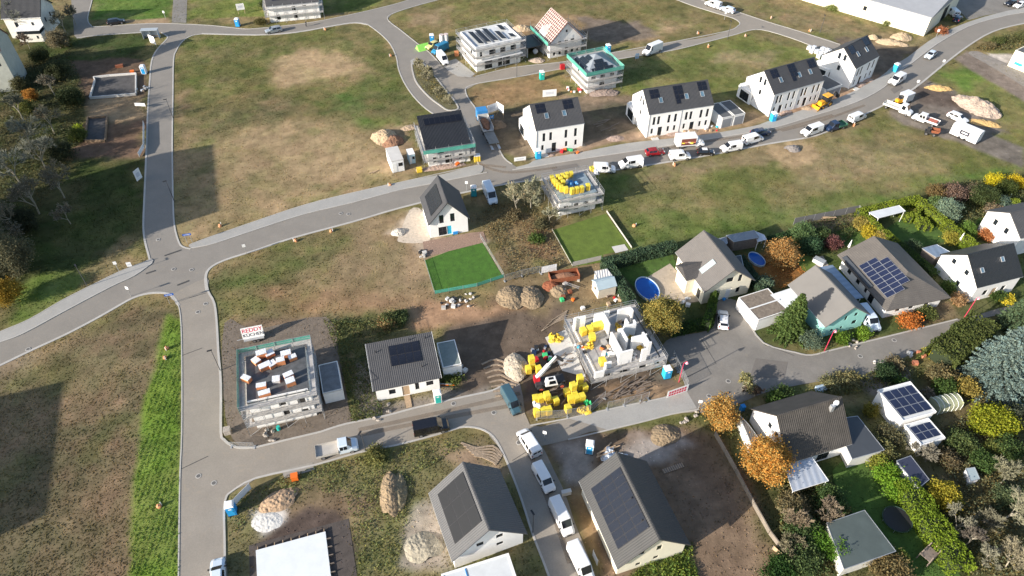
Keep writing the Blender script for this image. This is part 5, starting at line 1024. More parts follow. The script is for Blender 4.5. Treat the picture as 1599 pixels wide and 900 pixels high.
k = M(); k.abox(P0, U, V, U.cross(V), 1.2, 9.2, .2, .9, .03, .3); k.build('gutter_box', T_SLATE, t)
# black roofed white house far right
F = (78.9,86.0,17.2,9.2,8.6,3.7,7.3)
t = house('white_house', 'white gabled house with black glossy roof and two small skylights at the right', F, W_WHITE, T_BLACK, [(3,2.2,3.0,3.9,4.9,'dark'),(3,5.2,6.0,3.9,4.9,'dark'),(3,4.8,5.6,.9,2.0,'dark'),(0,2.2,3.1,1.0,2.2,'dark'),(0,6.0,6.9,1.0,2.2,'dark'),(0,4.0,5.0,.1,2.2,'wood','door')], og=.25, oe=.3)
fr = slope_frame(9.2, 8.6, 3.7, 7.3, 'front'); add_skylight(t, fr, 1.3, 2.0, .7, .9); add_skylight(t, fr, 5.9, 3.0, .7, .9)
x0, y0 = at(1575, 401); t = house('white_house', 'white gable with grey roof cut by the right edge', (x0, y0, 17, 8, 8, 4.6, 7.2), W_WHITE, T_GREY, [(3,2,2.8,3.2,4.4,'dark'),(3,4.6,5.4,3.2,4.4,'dark')], og=.3, oe=.3)
def canopy_roof(name, label, P, z, m, th=.12, post=True, cat='shed roof', walls_=None, tilt=0):
    Q = atn(P, z); cx0 = sum(q[0] for q in Q)/4; cy0 = sum(q[1] for q in Q)/4; t = thing(name, label, cat, cx0, cy0, 0)
    L = [(a-cx0, b-cy0) for a, b in Q]
    if (L[1][0]-L[0][0])*(L[2][1]-L[1][1])-(L[1][1]-L[0][1])*(L[2][0]-L[1][0]) < 0: L = L[::-1]
    k = M(); k.prism(L, z-th, z); k.build('roof', m, t)
    if walls_: k = M(); k.prism([(a*.94, b*.94) for a, b in L], 0, z-th-.002); k.build('wall', walls_, t)
    elif post:
        for a, b in L: k = M(); k.tube((a*.93, b*.93, 0), (a*.93, b*.93, z-th), .06, n=5); k.build('post', FR_WHITE, t)
    k = M(); n_ = len(L)
    for i in range(n_):
        a, b = Vector((*L[i], z)), Vector((*L[(i+1) % n_], z)); k.tube(a, b, .05, n=4)
    k.build('roof_edge', FR_WHITE if not walls_ else STEEL, t); return t
canopy_roof('pergola', 'white flat pergola roof standing over a dark seat inside the thuja hedges', [(1357,332),(1404,321),(1414,330),(1371,341)], 2.6, MEMB)
canopy_roof('garden_shed', 'blue grey shed roof between hedge and black roofed house', [(1440,388),(1463,382),(1486,395),(1462,402)], 2.3, mat('blue grey sheet', (.26,.32,.40)), walls_=WOODD)
canopy_roof('garden_shed', 'long corrugated grey shed behind the pool house, left half', [(1110,376),(1134,370),(1136,380),(1124,388)], 2.2, CORR, walls_=WOODD)
canopy_roof('garden_shed', 'long corrugated grey shed behind the pool house, right half', [(1134,368),(1178,360),(1186,371),(1146,378)], 2.4, CORR, walls_=WOODD)
canopy_roof('lean_to', 'bent pale sheet lean-to at the end of the corrugated shed', [(1178,361),(1193,367),(1197,374),(1183,378)], 2.1, SHEET)
canopy_roof('canopy', 'white canopy beside the right edge behind the last white house', [(1571,369),(1595,361),(1612,370),(1590,381)], 2.5, MEMB)
canopy_roof('lean_to', 'dark slate lean-to attached behind the cream pool house', [(1140,402),(1157,399),(1163,425),(1148,420)], 2.8, T_SLATE, walls_=W_CREAM)
# ================================================================ LOWER RIGHT HOUSES
F = (37.9,52.8,17.8,9.6,9.0,3.0,7.4)
t = house('old_house', 'white house with weathered dark brown roof, satellite dish and chimney, lower right', F, W_WHITE, T_OLDBR, [(3,3.4,4.1,3.6,4.6,'dark'),(3,5.0,5.7,3.6,4.6,'dark'),(3,4.2,4.9,1.2,2.2,'dark'),(0,5,7,.2,2.2,'dark')], og=.4, oe=.5)
fr = slope_frame(9.6, 9.0, 3.0, 7.4, 'front'); O, U, V, N, Ls = fr; P = O+U*7.9+V*5.0
k = M(); k.rbox(P.x, P.y, P.z+.3, .5, .5, 1.2); k.build('chimney', STEEL, t); k = M(); k.tube((P.x+.6,P.y+.3,P.z),(P.x+.6,P.y+.3,P.z+.9),.03); k.tube((P.x+.6,P.y+.25,P.z+1.0),(P.x+.6,P.y+.12,P.z+1.06),.42,.45,n=14); k.build('satellite_dish', WHITEP, t)
canopy_roof('annex', 'low dark flat roof attached right of the weathered brown roof house', [(1301,655),(1339,650),(1381,703),(1331,717)], 2.7, T_SLATE, walls_=W_OLD)
canopy_roof('terrace_roof', 'pale ribbed terrace roof in front of the brown roofed house, by the orange tree', [(1223,722),(1266,711),(1294,751),(1238,768)], 2.6, SHEET)
canopy_roof('annex', 'brown flat roofed strip left of the white gable, half hidden by the orange tree', [(1154,648),(1168,662),(1196,700),(1180,708)], 2.4, T_BROWN, walls_=W_OLD)
canopy_roof('summer_house', 'broad grey green felt roof in the lower right garden', [(1291,817),(1350,797),(1399,861),(1318,889)], 2.7, T_GREENG, walls_=W_OLD)
canopy_roof('garden_shed', 'narrow navy shed roof between lawn and bright hedge', [(1400,720),(1422,712),(1451,749),(1435,762)], 2.2, mat('navy shed roof', (.035,.04,.07), .6), walls_=WFILM)
def solar_box(label, x, y, a, w, d, h, nx_, ny_, name='flat_house'):
    t = thing(name, label, 'flat roof building', x, y, R(a)); walls(t, w, d, h, h, False, W_WHITE, [(1,1,1.8,1,1.9,'dark')]); flat_roof(t, w, d, h, MEMB, .15, W_WHITE, over=.15)
    pw, ph = (w-.3)/nx_, (d-.9)/ny_; add_panels(t, (Vector((0,0,h)), X3.copy(), Y3.copy(), Z3.copy(), d), .15, .45, nx_, ny_, pw-.04, ph-.04, m=PANEL_B, fm=PFRAME_L, gap=.04, lift=.12)
    return t
solar_box('white flat building covered by twelve large solar panels, lower right', 56.1, 59.4, 16.3, 5.4, 5.5, 3.0, 4, 3)
solar_box('lower white box with six solar panels against the twelve panel building', 57.6, 55.9, 17, 3.8, 3.3, 2.2, 3, 2)
x0, y0 = at(1463, 648); t = thing('greenhouse', 'ribbed olive greenhouse beside the solar building', 'greenhouse', x0, y0, R(14)); k = M()
for i in range(8):
    a = math.pi*i/7; b = math.pi*(i+1)/7
    if i < 7: k.quad([(0, 1.2-1.2*math.cos(a), 1.0+.8*math.sin(a)), (0, 1.2-1.2*math.cos(b), 1.0+.8*math.sin(b)), (4.0, 1.2-1.2*math.cos(b), 1.0+.8*math.sin(b)), (4.0, 1.2-1.2*math.cos(a), 1.0+.8*math.sin(a))][::-1])
k.box(0, 4, 0, .04, 0, 1.0); k.box(0, 4, 2.36, 2.4, 0, 1); k.box(0, .04, .04, 2.36, 0, 1.6); k.box(3.96, 4, .04, 2.36, 0, 1.6); k.build('glazing', mat('olive polycarbonate', (.34,.35,.22), .4, var=.15), t)
k = M()
for i in range(6):
    for j in range(7):
        a = math.pi*j/7; b = math.pi*(j+1)/7; k.tube((i*.8, 1.2-1.22*math.cos(a), 1.0+.82*math.sin(a)), (i*.8, 1.2-1.22*math.cos(b), 1.0+.82*math.sin(b)), .04, n=4)
    k.tube((i*.8, -.02, 0), (i*.8, -.02, 1.0), .04, n=4)
k.build('ribs', FR_WHITE, t)
# site container, garden sauna hut, white box trailer
def container(label, x, y, a, w, d, h, m, roofm, name='site_container', door=True):
    t = thing(name, label, 'container', x, y, R(a)); k = M(); k.box(0, w, 0, d, .12, h); k.build('body', m, t); k = M(); k.box(-.05, w+.05, -.05, d+.05, h, h+.12); k.build('roof', roofm, t)
    k = M(); k.box(w*.55, w*.9, -.03, -.002, h*.5, h*.78); k.build('window', GLASS, t)
    if door: k = M(); k.box(w*.08, w*.42, -.04, -.002, .15, h*.82); k.build('door', FR_WHITE, t)
    k = M(); [k.box(a_, a_+.3, b_, b_+.3, 0, .118) for a_ in (0, w-.3) for b_ in (0, d-.3)]; k.build('feet', CONC, t); return t
container('tall white site container with pale roof left of the black roofed house', -25.2, 124.1, 20, 2.6, 5.2, 2.9, WHITEP, CONC_L)
container('small light blue site toilet box behind the white container', -21.9, 127.3, 20, 1.3, 2.2, 2.4, mat('pale blue panel', (.45,.62,.70), .5), WHITEP, name='toilet_cabin')
t = house('garden_hut', 'small cream garden hut with blue grey and white ribbed roof beside the clipped hedge', (14.9,86.8,19,3.3,2.6,2.1,2.9), mat('cream hut boards', (.66,.60,.50), .8, stripes=('Z', .15, .01)), mat('pale blue shingles', (.36,.45,.50), .7), [(3,.9,1.5,1.0,1.7,'dark')], og=.15, oe=.15, gutter=False)
canopy_roof('carport', 'white ribbed lean-to roof behind the cream garden hut', [(928,424),(948,420),(958,433),(934,440)], 2.3, mat('ribbed white sheet', (.70,.66,.62), .6, stripes=('X', .45, .05)), walls_=W_OLD)
x0, y0 = at(1481, 210); x1, y1 = at(1519, 226.5)
t = thing('box_trailer', 'big white box trailer with dark logo plate at the gravel yard', 'trailer', x0, y0, R(math.degrees(math.atan2(y1-y0, x1-x0)))); k = M(); k.box(0, 5.9, 0, 2.6, .35, 2.7); k.build('box', WHITEP, t)
k = M(); k.v = [(0,0,2.7),(5.9,0,2.7),(5.9,2.6,2.7),(0,2.6,2.7),(0,.5,2.95),(5.9,.5,2.95),(5.9,2.1,2.95),(0,2.1,2.95)]; k.f = [(0,1,5,4),(4,5,6,7),(2,3,7,6),(0,4,7,3),(1,2,6,5)]; k.m = [0]*5; k.build('roof', WHITEP, t)
k = M(); k.box(1.9, 4.0, -.02, -.001, 1.2, 2.2); lp = k.build('logo_plate', INKD, t); k = M(); k.box(2.3, 3.6, -.03, -.021, 1.55, 1.85); k.build('lettering', WHITEP, lp)
for i in (2.3, 3.5): k = M(); k.tube((i, .1, .33), (i, -.08, .33), .33, n=12); k.build('wheel', TYRE, t)
x0, y0 = at(1418, 162); t = thing('site_trailer', 'grey box trailer standing behind the white flatbed truck', 'trailer', x0-1.3, y0-.8, R(30)); k = M(); k.box(0, 2.8, 0, 2.0, .6, 2.4); k.build('box', W_GREYB, t); k = M(); k.box(-.03, 2.83, -.03, 2.03, 2.4, 2.5); k.build('roof', WFILM, t)
for i in (.9, 1.8): k = M(); k.tube((i, .0, .33), (i, -.15, .33), .33, n=12); k.build('wheel', TYRE, t)
# ================================================================ VEHICLES
def loft(k, st, m=0, capr=True):
    """stations (x, zbottom, zbelt, zroof, halfwidth, roof halfwidth) from the tail to the nose"""
    R_ = []
    for (x, zb, zl, zr, hw, hr) in st:
        L_ = [(-hw*.93, zb), (-hw, zb+.18), (-hw*1.0, zl), (-hr, zr-.07), (-hr*.82, zr), (hr*.82, zr), (hr, zr-.07), (hw, zl), (hw, zb+.18), (hw*.93, zb)]
        R_.append([(x, y, z) for y, z in L_])
    b = len(k.v); n_ = 10
    for r in R_: k.v += r
    for i in range(len(R_)-1):
        for j in range(n_):
            q = (j+1) % n_; k.f.append((b+i*n_+j, b+(i+1)*n_+j, b+(i+1)*n_+q, b+i*n_+q)); k.m.append(m)
    k.f.append(tuple(b+j for j in range(n_))); k.m.append(m); k.f.append(tuple(b+(len(R_)-1)*n_+j for j in range(n_-1, -1, -1))); k.m.append(m)
    return R_
def qlerp(A, B, C, D, u0, u1, v0, v1, off):
    A, B, C, D = map(Vector, (A, B, C, D)); N = (B-A).cross(D-A).normalized()
    f = lambda u, v: (A*(1-u)+B*u)*(1-v)+(D*(1-u)+C*u)*v+N*off
    return [f(u0,v0), f(u1,v0), f(u1,v1), f(u0,v1)]
def wheels(t, xs, hw, r=.33, w=.22, dual=None):
    for x in xs:
        for s in (-1, 1):
            k = M(); k.tube((x, s*(hw-w+.02), r), (x, s*(hw+.02), r), r, n=16); o = k.build('wheel', TYRE, t); k = M(); k.tube((x, s*(hw+.02), r), (x, s*(hw+.035), r), r*.6, n=12); k.build('rim', RIM, o)
def car(kind):
    T = dict(
      big_van=dict(st=[(0,.32,1.25,2.5,.97,.86),(.06,.30,1.25,2.6,.99,.88),(3.9,.30,1.25,2.62,.99,.88),(4.25,.30,1.25,2.55,.99,.86),(5.05,.30,1.25,1.40,.99,.82),(5.6,.30,1.0,1.16,.97,.78),(5.85,.34,.75,.90,.88,.70)], ws=3, sw=[(2,.05,.92)], rear=True, wh=(1.0,4.75), hw=.99, r=.36),
      van=dict(st=[(0,.30,1.15,1.88,.92,.80),(.06,.28,1.15,1.95,.94,.82),(3.0,.28,1.15,1.97,.94,.82),(3.35,.28,1.15,1.92,.94,.80),(4.05,.28,1.12,1.24,.94,.76),(4.7,.28,.92,1.02,.92,.74),(4.92,.32,.68,.80,.84,.64)], ws=3, sw=[(1,.62,.98),(2,.05,.9)], rear=True, wh=(.9,4.0), hw=.94, r=.33),
      minibus=dict(st=[(0,.30,1.15,1.88,.92,.80),(.06,.28,1.15,1.95,.94,.82),(3.0,.28,1.15,1.97,.94,.82),(3.35,.28,1.15,1.92,.94,.80),(4.05,.28,1.12,1.24,.94,.76),(4.7,.28,.92,1.02,.92,.74),(4.92,.32,.68,.80,.84,.64)], ws=3, sw=[(1,.04,.32),(1,.36,.62),(1,.66,.98),(2,.05,.9)], rear=True, wh=(.9,4.0), hw=.94, r=.33),
      small_van=dict(st=[(0,.30,1.05,1.72,.86,.74),(.06,.28,1.05,1.80,.88,.76),(2.5,.28,1.05,1.82,.88,.76),(2.85,.28,1.05,1.76,.88,.74),(3.55,.28,1.02,1.14,.88,.72),(4.2,.28,.85,.94,.86,.68),(4.4,.32,.62,.74,.78,.58)], ws=3, sw=[(1,.64,.98),(2,.05,.9)], rear=True, wh=(.8,3.55), hw=.88, r=.31),
      hatch=dict(st=[(0,.32,.80,.98,.80,.66),(.10,.26,.88,1.05,.86,.70),(.55,.24,.92,1.42,.88,.64),(1.3,.24,.92,1.50,.89,.66),(2.3,.24,.92,1.48,.89,.66),(3.05,.24,.90,1.0,.88,.70),(3.9,.25,.74,.84,.86,.66),(4.25,.30,.58,.66,.76,.56)], ws=4, sw=[(2,.02,.95),(3,.04,.95)], rear=2, rws=1, wh=(.8,3.4), hw=.89, r=.31),
      estate=dict(st=[(0,.32,.85,1.0,.82,.68),(.12,.26,.92,1.15,.88,.72),(.45,.24,.95,1.50,.90,.68),(1.5,.24,.95,1.58,.91,.70),(2.7,.24,.95,1.55,.91,.68),(3.45,.24,.92,1.04,.90,.72),(4.3,.25,.78,.88,.88,.68),(4.65,.30,.60,.68,.78,.58)], ws=4, sw=[(2,.04,.96),(3,.04,.95)], rear=2, rws=1, wh=(.85,3.75), hw=.91, r=.34))[kind]
    return T
def make_vehicle(kind, paint, cat='car', name=None):
    T = car(kind); st = T['st']; t = thing(name or {'big_van':'panel_van','van':'panel_van','minibus':'minibus','small_van':'small_van','hatch':'hatchback_car','estate':'estate_car'}[kind], '', cat, 0, 0); k = M(); Rg = loft(k, st); xm = st[-1][0]/2
    def X(v): v = Vector(v); return (v.x-xm, v.y, v.z)
    k.v = [X(v) for v in k.v]; Rg = [[X(v) for v in r] for r in Rg]; body = k.build('body', paint, t)
    hw = T['hw']; k = M(); k.box(-xm-.03, xm+.03, -hw*.86, hw*.86, .24, .42); k.build('bumper', BLACKP, t); k = M(); k.box(xm-.06, xm+.015, -.38, .38, .45, .66); k.build('grille', BLACKP, t); k = M(); k.box(-xm-.045, -xm-.031, -.26, .26, .40, .52); k.build('number_plate', WHITEP, t)
    i = T['ws']; A, B = Rg[i], Rg[i+1]; k = M(); k.quad(qlerp(B[4], B[5], A[5], A[4], -.06, 1.06, .06, .94, .02)); k.build('windscreen', CARG, t)
    for (i, u0, u1) in T['sw']:
        A, B = Rg[i], Rg[i+1]
        k = M(); k.quad(qlerp(A[2], B[2], B[3], A[3], u0, u1, .08, .92, .012)); k.build('side_window', CARG, t)
        k = M(); k.quad(qlerp(B[7], A[7], A[6], B[6], 1-u1, 1-u0, .08, .92, .012)); k.build('side_window', CARG, t)
    if T['rear'] is True:
        A = Rg[0]; k = M()
        for (y0, y1) in ((-.62, -.05), (.05, .62)): k.quad([(A[0][0]-.012, y1, 1.25), (A[0][0]-.012, y0, 1.25), (A[0][0]-.012, y0, st[0][3]-.22), (A[0][0]-.012, y1, st[0][3]-.22)])
        k.build('rear_window', CARG, t)
    else:
        A, B = Rg[1], Rg[2]; k = M(); k.quad(qlerp(A[5], A[4], B[4], B[5], -.04, 1.04, .15, .92, .02)); k.build('rear_window', CARG, t)
    wheels(t, [x-xm for x in T['wh']], T['hw'], T['r'])
    for s in (-1, 1):
        k = M(); k.box(xm-.34, xm-.10, s*hw*.55-.14, s*hw*.55+.14, .66, .82); k.build('headlight', LAMPG, t)
        k = M(); k.box(-xm-.02, -xm+.06, s*hw*.80-.08, s*hw*.80+.08, .75, 1.1); k.build('tail_light', LAMPR, t)
        j = T['ws']; P = Rg[j+1][7 if s > 0 else 2]; k = M(); k.box(P[0]-.35, P[0]-.2, P[1]+s*.02 if s > 0 else P[1]-.22, P[1]+.22 if s > 0 else P[1]-.02, P[2]+.02, P[2]+.24); k.build('wing_mirror', BLACKP, t)
    if kind in ('big_van', 'van', 'small_van'):
        k = M()
        for s in (-1, 1): k.abox((0,0,0), X3, Vector((0,0,1)), Vector((0,-s,0)), -xm+1.0, .6, .95, .98, -hw-.006, -hw+.0)
        k.build('door_rail', BLACKP, t)
    return t
VP = {k_: Proto(lambda k_=k_, c_=c_: make_vehicle(k_, PT_W, c_)) for k_, c_ in (('big_van','van'),('van','van'),('minibus','minibus'),('small_van','van'),('hatch','car'),('estate','car'))}
def park(kind, px, label, rear, front, paint=None, h=1.0, group=None, s=None):
    x, y = at(*px, h); a0 = at(*rear, h); a1 = at(*front, h); rz = math.atan2(a1[1]-a0[1], a1[0]-a0[0])
    o = VP[kind].place(label, x, y, rz, group, .065, s, {PT_W: paint} if paint else None)
    o['category'] = {'big_van':'van','van':'van','minibus':'minibus','small_van':'van'}.get(kind, 'car'); return o
KB = 'vans parked along the lower lane'; KS = 'vehicles parked along the main street'
park('minibus', (826,690), 'white minibus highest of the row, at the lane junction', (838,708), (815,672), group=KB, s=.97)
park('van', (849,745), 'white van second from the top of the row in the lower lane', (836,720), (862,768), group=KB, s=.90)
park('big_van', (877,807), 'large white van third in the row, half in shade of the solar house', (862,776), (892,839), group=KB, s=.86)
park('big_van', (907,878), 'large white van lowest in the row, cut by the bottom edge', (892,847), (922,909), group=KB, s=.86)
park('van', (673,666), 'black van on the side street before the bungalow', (648,671), (698,661), PT_K, s=1.05)
park('big_van', (798,625), 'dull teal van parked at the edge of the yellow pallets', (787,605), (809,645), PT_T, s=.80)
park('big_van', (765,303), 'pale blue white high roof van beside the teal toilet', (757,286), (773,321), PT_BW, s=.95)
park('estate', (427,47), 'silver estate car driving on the upper road', (440,45), (415,50), PT_S, h=.7)
park('estate', (181,34), 'black car at the upper left junction', (168,37), (194,33), PT_K, h=.7)
park('big_van', (1019,76), 'white high roof van on the middle road, front to the left', (1035,70), (1003,83), h=1.3)
park('small_van', (1114,6), 'white small van parked at the top, left of the silver car', (1124,10), (1104,3), s=1.1)
park('estate', (1136,15), 'silver blue car parked at the top behind the small van', (1146,18), (1127,12), PT_BW, h=.7)
park('big_van', (691,90), 'white van on the paved yard of the cubic house, nose to the road', (682,79), (701,102), h=1.2, s=.85)
park('big_van', (687,75), 'blue van behind the white one at the cubic house', (703,69), (673,82), PT_B, h=1.2, s=.85)
park('hatch', (675,71), 'pale yellow car squeezed behind the blue van', (684,68), (667,76), PT_Y, h=.7)
park('small_van', (944,262), 'white small van lowest in the street row, behind the small shell', (930,262), (959,263), group=KS, s=1.05)
park('van', (985,254), 'white van with open rear door, second in the street row', (1000,252), (969,257), group=KS, s=1.05)
park('hatch', (1023,237), 'dark red car driving past the parked white vans', (1010,239), (1037,236), PT_R, h=.7)
park('small_van', (1062,242), 'white small van below the box truck with food picture', (1047,243), (1078,241), group=KS, s=1.05)
o = park('hatch', (1102,237), 'black small car with white roof between two white vans', (1091,237), (1114,237), PT_K, h=.7, group=KS, s=.9)
park('small_van', (1142,229), 'white small van right of the black small car', (1156,227), (1128,232), group=KS, s=1.05)
park('van', (1176,216), 'white van with rounded roof, in front of the navy car', (1162,220), (1191,212), group=KS, s=1.0)
park('estate', (1188,207), 'dark navy car driving beside the parked white van', (1174,209), (1202,204), PT_N, h=.7)
park('van', (1268,203), 'white van parked behind the dark pickup', (1284,198), (1252,209), group=KS, s=1.05)
park('van', (1339,182), 'white van parked ahead of the dark pickup with green bed', (1326,187), (1351,177), group=KS, s=.95)
park('small_van', (1401,124), 'white van driving beside the blue site toilet at the last row house', (1411,119), (1391,131), s=1.15)
park('hatch', (1453,86), 'silver blue car driving on the upper curve of the main road', (1462,80), (1445,93), PT_BW, h=.7)
park('estate', (1496,184), 'white car parked behind the box trailer at the gravel yard', (1484,180), (1508,191), h=.7)
park('hatch', (1129,499), 'white car alone in the driveway by the clipped hedge', (1130,511), (1129,487), h=.7)
park('van', (1356,497), 'white van squeezed between turquoise house and long bungalow', (1344,480), (1368,513), PT_BW, s=1.05)
park('hatch', (340,897), 'pale car just entering at the bottom edge of the left road', (340,921), (340,880), PT_BW, h=.7)
park('hatch', (1496,29), 'dark blue car in the shade beside the warehouse', (1490,35), (1502,23), PT_N, h=.7)
park('van', (1488,18), 'blue grey van in the shade beside the warehouse', (1494,22), (1483,12), PT_BW, h=1)
park('hatch', (1578,5), 'dark car in the car park at the top right', (1586,3), (1570,8), PT_K, h=.7)
park('hatch', (1592,8), 'white car in the car park at the top right corner', (1600,5), (1584,11), h=.7)
for k_ in VP.values(): k_.done()
for o in [o for o in col.objects if o.get('label', '').startswith('black small car with white')]:
    k = M(); k.box(-1.0, .25, -.5, .5, 1.455, 1.52); k.build('white_roof', PT_W, o)
def dropside(label, px, rear, front, cabc, bedL, L_, double=True, load=None, h=1.0, bedm=None, name='flatbed_truck', wd=1.0, cabh=2.0):
    x, y = at(*px, h); a0 = at(*rear, h); a1 = at(*front, h); t = thing(name, label, 'truck', x, y, math.atan2(a1[1]-a0[1], a1[0]-a0[0]), z=.065); xm = L_/2; cl = L_-bedL
    k = M(); c0 = bedL+.1; st = [(c0,.35,1.15,cabh,.93,.80),(c0+.1,.32,1.15,cabh+.03,.95,.82),(c0+cl-1.55,.32,1.15,cabh,.95,.80),(c0+cl-.95,.32,1.12,1.28,.95,.76),(c0+cl-.3,.32,.95,1.05,.93,.72),(c0+cl-.1,.36,.7,.82,.86,.64)]
    Rg = loft(k, st); k.v = [(v[0]-xm, v[1], v[2]) for v in k.v]; Rg = [[(v[0]-xm, v[1], v[2]) for v in r] for r in Rg]; k.build('cab', cabc, t)
    A, B = Rg[2], Rg[3]; k = M(); k.quad(qlerp(B[4], B[5], A[5], A[4], -.06, 1.06, .06, .94, .02)); k.build('windscreen', CARG, t)
    for u0, u1 in (((.05,.45),(.52,.95)) if double else ((.2,.95),)):
        A, B = Rg[1], Rg[2]; k = M(); k.quad(qlerp(A[2], B[2], B[3], A[3], u0, u1, .08, .9, .012)); k.build('side_window', CARG, t)
        k = M(); k.quad(qlerp(B[7], A[7], A[6], B[6], 1-u1, 1-u0, .08, .9, .012)); k.build('side_window', CARG, t)
    k = M(); k.box(-xm, -xm+bedL, -wd, wd, .78, .88); k.build('bed_floor', bedm or WOODD, t); k = M()
    k.box(-xm, -xm+bedL, -wd-.03, -wd, .80, 1.22); k.box(-xm, -xm+bedL, wd, wd+.03, .80, 1.22); k.box(-xm-.03, -xm, -wd, wd, .80, 1.22); k.box(-xm+bedL, -xm+bedL+.05, -wd, wd, .80, 1.35); k.build('drop_side', bedm or PT_W, t)
    k = M(); k.box(-xm+.1, xm-.9, -.4, .4, .45, .775); k.build('chassis', BLACKP, t); wheels(t, (-xm+.9, xm-.95), .93, .34)
    for s in (-1, 1): k = M(); k.box(xm-.32, xm-.08, s*.55-.14, s*.55+.14, .68, .84); k.build('headlight', LAMPG, t)
    if load: k = M(); k.box(-xm+.4, -xm+bedL-.5, -wd+.2, wd-.2, .885, 1.15); k.build('load', load, t)
    return t
dropside('white double cab flatbed on the side street, empty grey bed', (526,699), (494,707), (558,692), PT_BW, 3.1, 5.9, bedm=mat('aluminium bed', (.45,.42,.38), .6, var=.2))
dropside('white flatbed truck with long empty bed at the gravel yard corner', (1403,168), (1388,162), (1420,174), PT_W, 3.8, 6.6, False, bedm=mat('white drop side', (.66,.64,.58), .6, var=.1), cabh=2.35)
dropside('white double cab pickup carrying red goods in the gravel yard', (1446,186), (1464,193), (1428,180), PT_W, 2.7, 5.7, load=mat('red cargo', (.5,.15,.10), .8))
dropside('dark blue pickup with green drop sides parked in the street row', (1305,196), (1318,193), (1291,200), PT_N, 2.3, 5.2, bedm=mat('dark green drop side', (.04,.14,.09), .6))
# box truck with the picture
x, y = at(1077, 221, 1.3); a0 = at(1060,224,1); a1 = at(1098,222,1); t = thing('box_truck', 'white box truck with a colourful food picture on its side', 'truck', x, y, math.atan2(a1[1]-a0[1], a1[0]-a0[0])+.05, KS, z=.065)
k = M(); k.box(-3.2, 1.2, -1.05, 1.05, .75, 3.0); k.build('box', PT_W, t); k = M(); st = [(1.3,.35,1.2,2.1,.93,.8),(2.0,.35,1.2,2.1,.95,.8),(2.6,.35,1.15,1.35,.95,.76),(3.2,.38,.9,1.0,.9,.7)]; Rg = loft(k, st); k.build('cab', PT_W, t)
k = M(); k.quad(qlerp(Rg[2][4], Rg[2][5], Rg[1][5], Rg[1][4], -.06, 1.06, .06, .94, .02)); k.build('windscreen', CARG, t); k = M(); k.box(-2.3, 1.0, -1.075, -1.052, 1.0, 2.6); pn = k.build('side_picture', mat('brown picture ground', (.16,.05,.04), .6), t)
rr = random.Random(3)
for i, c in enumerate(((.75,.55,.05), (.75,.35,.25), (.8,.65,.5), (.75,.6,.1), (.7,.2,.12))):
    k = M(); k.tube((-1.8+i*.62, -1.10, 1.75+rr.uniform(-.25,.25)), (-1.8+i*.62, -1.078, 1.75), rr.uniform(.28,.48), n=9); k.build('picture_patch', mat('picture patch %d' % i, c, .6), pn)
wheels(t, (-2.2, 2.2), .95, .36); k = M(); k.box(-3.2, 2.6, -.4, .4, .5, .745); k.build('chassis', BLACKP, t)
# open rear door of the white van
x, y = at(1003, 254, 1.0); o = M().box(-.03,.03,-.5,.5,.4,1.8).build('van_door_panel', PT_W); o.location = (x, y-.6, .06); tag(o, 'opened white rear door of the second street van', 'door')
# tipper and low trailer in the connecting road
x, y = at(757, 192, 1.2); a0 = at(762,206,1); a1 = at(750,178,1); t = thing('tipper_truck', 'blue tipper truck with earth load on the connecting road', 'truck', x, y, math.atan2(a1[1]-a0[1], a1[0]-a0[0]), z=.065)
k = M(); k.box(2.1, 4.2, -1.2, 1.2, .6, 2.9); cb = k.build('cab', mat('tipper blue paint', (.04,.22,.50), .4), t); k = M(); k.box(4.2, 4.23, -1.0, 1.0, 1.7, 2.6); k.build('windscreen', CARG, t)
k = M(); k.box(-3.6, 1.9, -1.2, 1.2, 1.1, 1.2); k.box(-3.6, 1.9, -1.25, -1.2, 1.1, 2.1); k.box(-3.6, 1.9, 1.2, 1.25, 1.1, 2.1); k.box(1.9, 1.98, -1.25, 1.25, 1.1, 2.3); k.build('tipper_body', W_GREYB, t); k = M(); k.blob((-.8,0,1.3),2.4,1.1,.8,4,.15,half=True); k.build('earth_load', mat('red brown earth', (.24,.12,.07), 1, var=.3, vs_=2), t); wheels(t, (-2.8,-1.6,3.2), 1.2, .5, .35)
x, y = at(767, 216, .6); a0 = at(775,231,.5); a1 = at(760,201,.5); t = thing('low_loader_trailer', 'grey flat trailer with ramps behind the blue tipper', 'trailer', x, y, math.atan2(a1[1]-a0[1], a1[0]-a0[0]), z=.065)
k = M(); k.box(-2.6, 2.8, -1.15, 1.15, .7, .85); k.build('trailer_bed', mat('grey trailer deck', (.20,.21,.21), .8, var=.3), t); k = M(); k.tube((2.8,0,.7),(4.0,0,.6),.07); k.build('drawbar', STEEL, t); wheels(t, (-.8,.2), 1.1, .38)
for s in (-.8, .8): k = M(); k.box(-4.4, -2.6, s-.25, s+.25, .35, .45); k.build('ramp', STEEL, t)
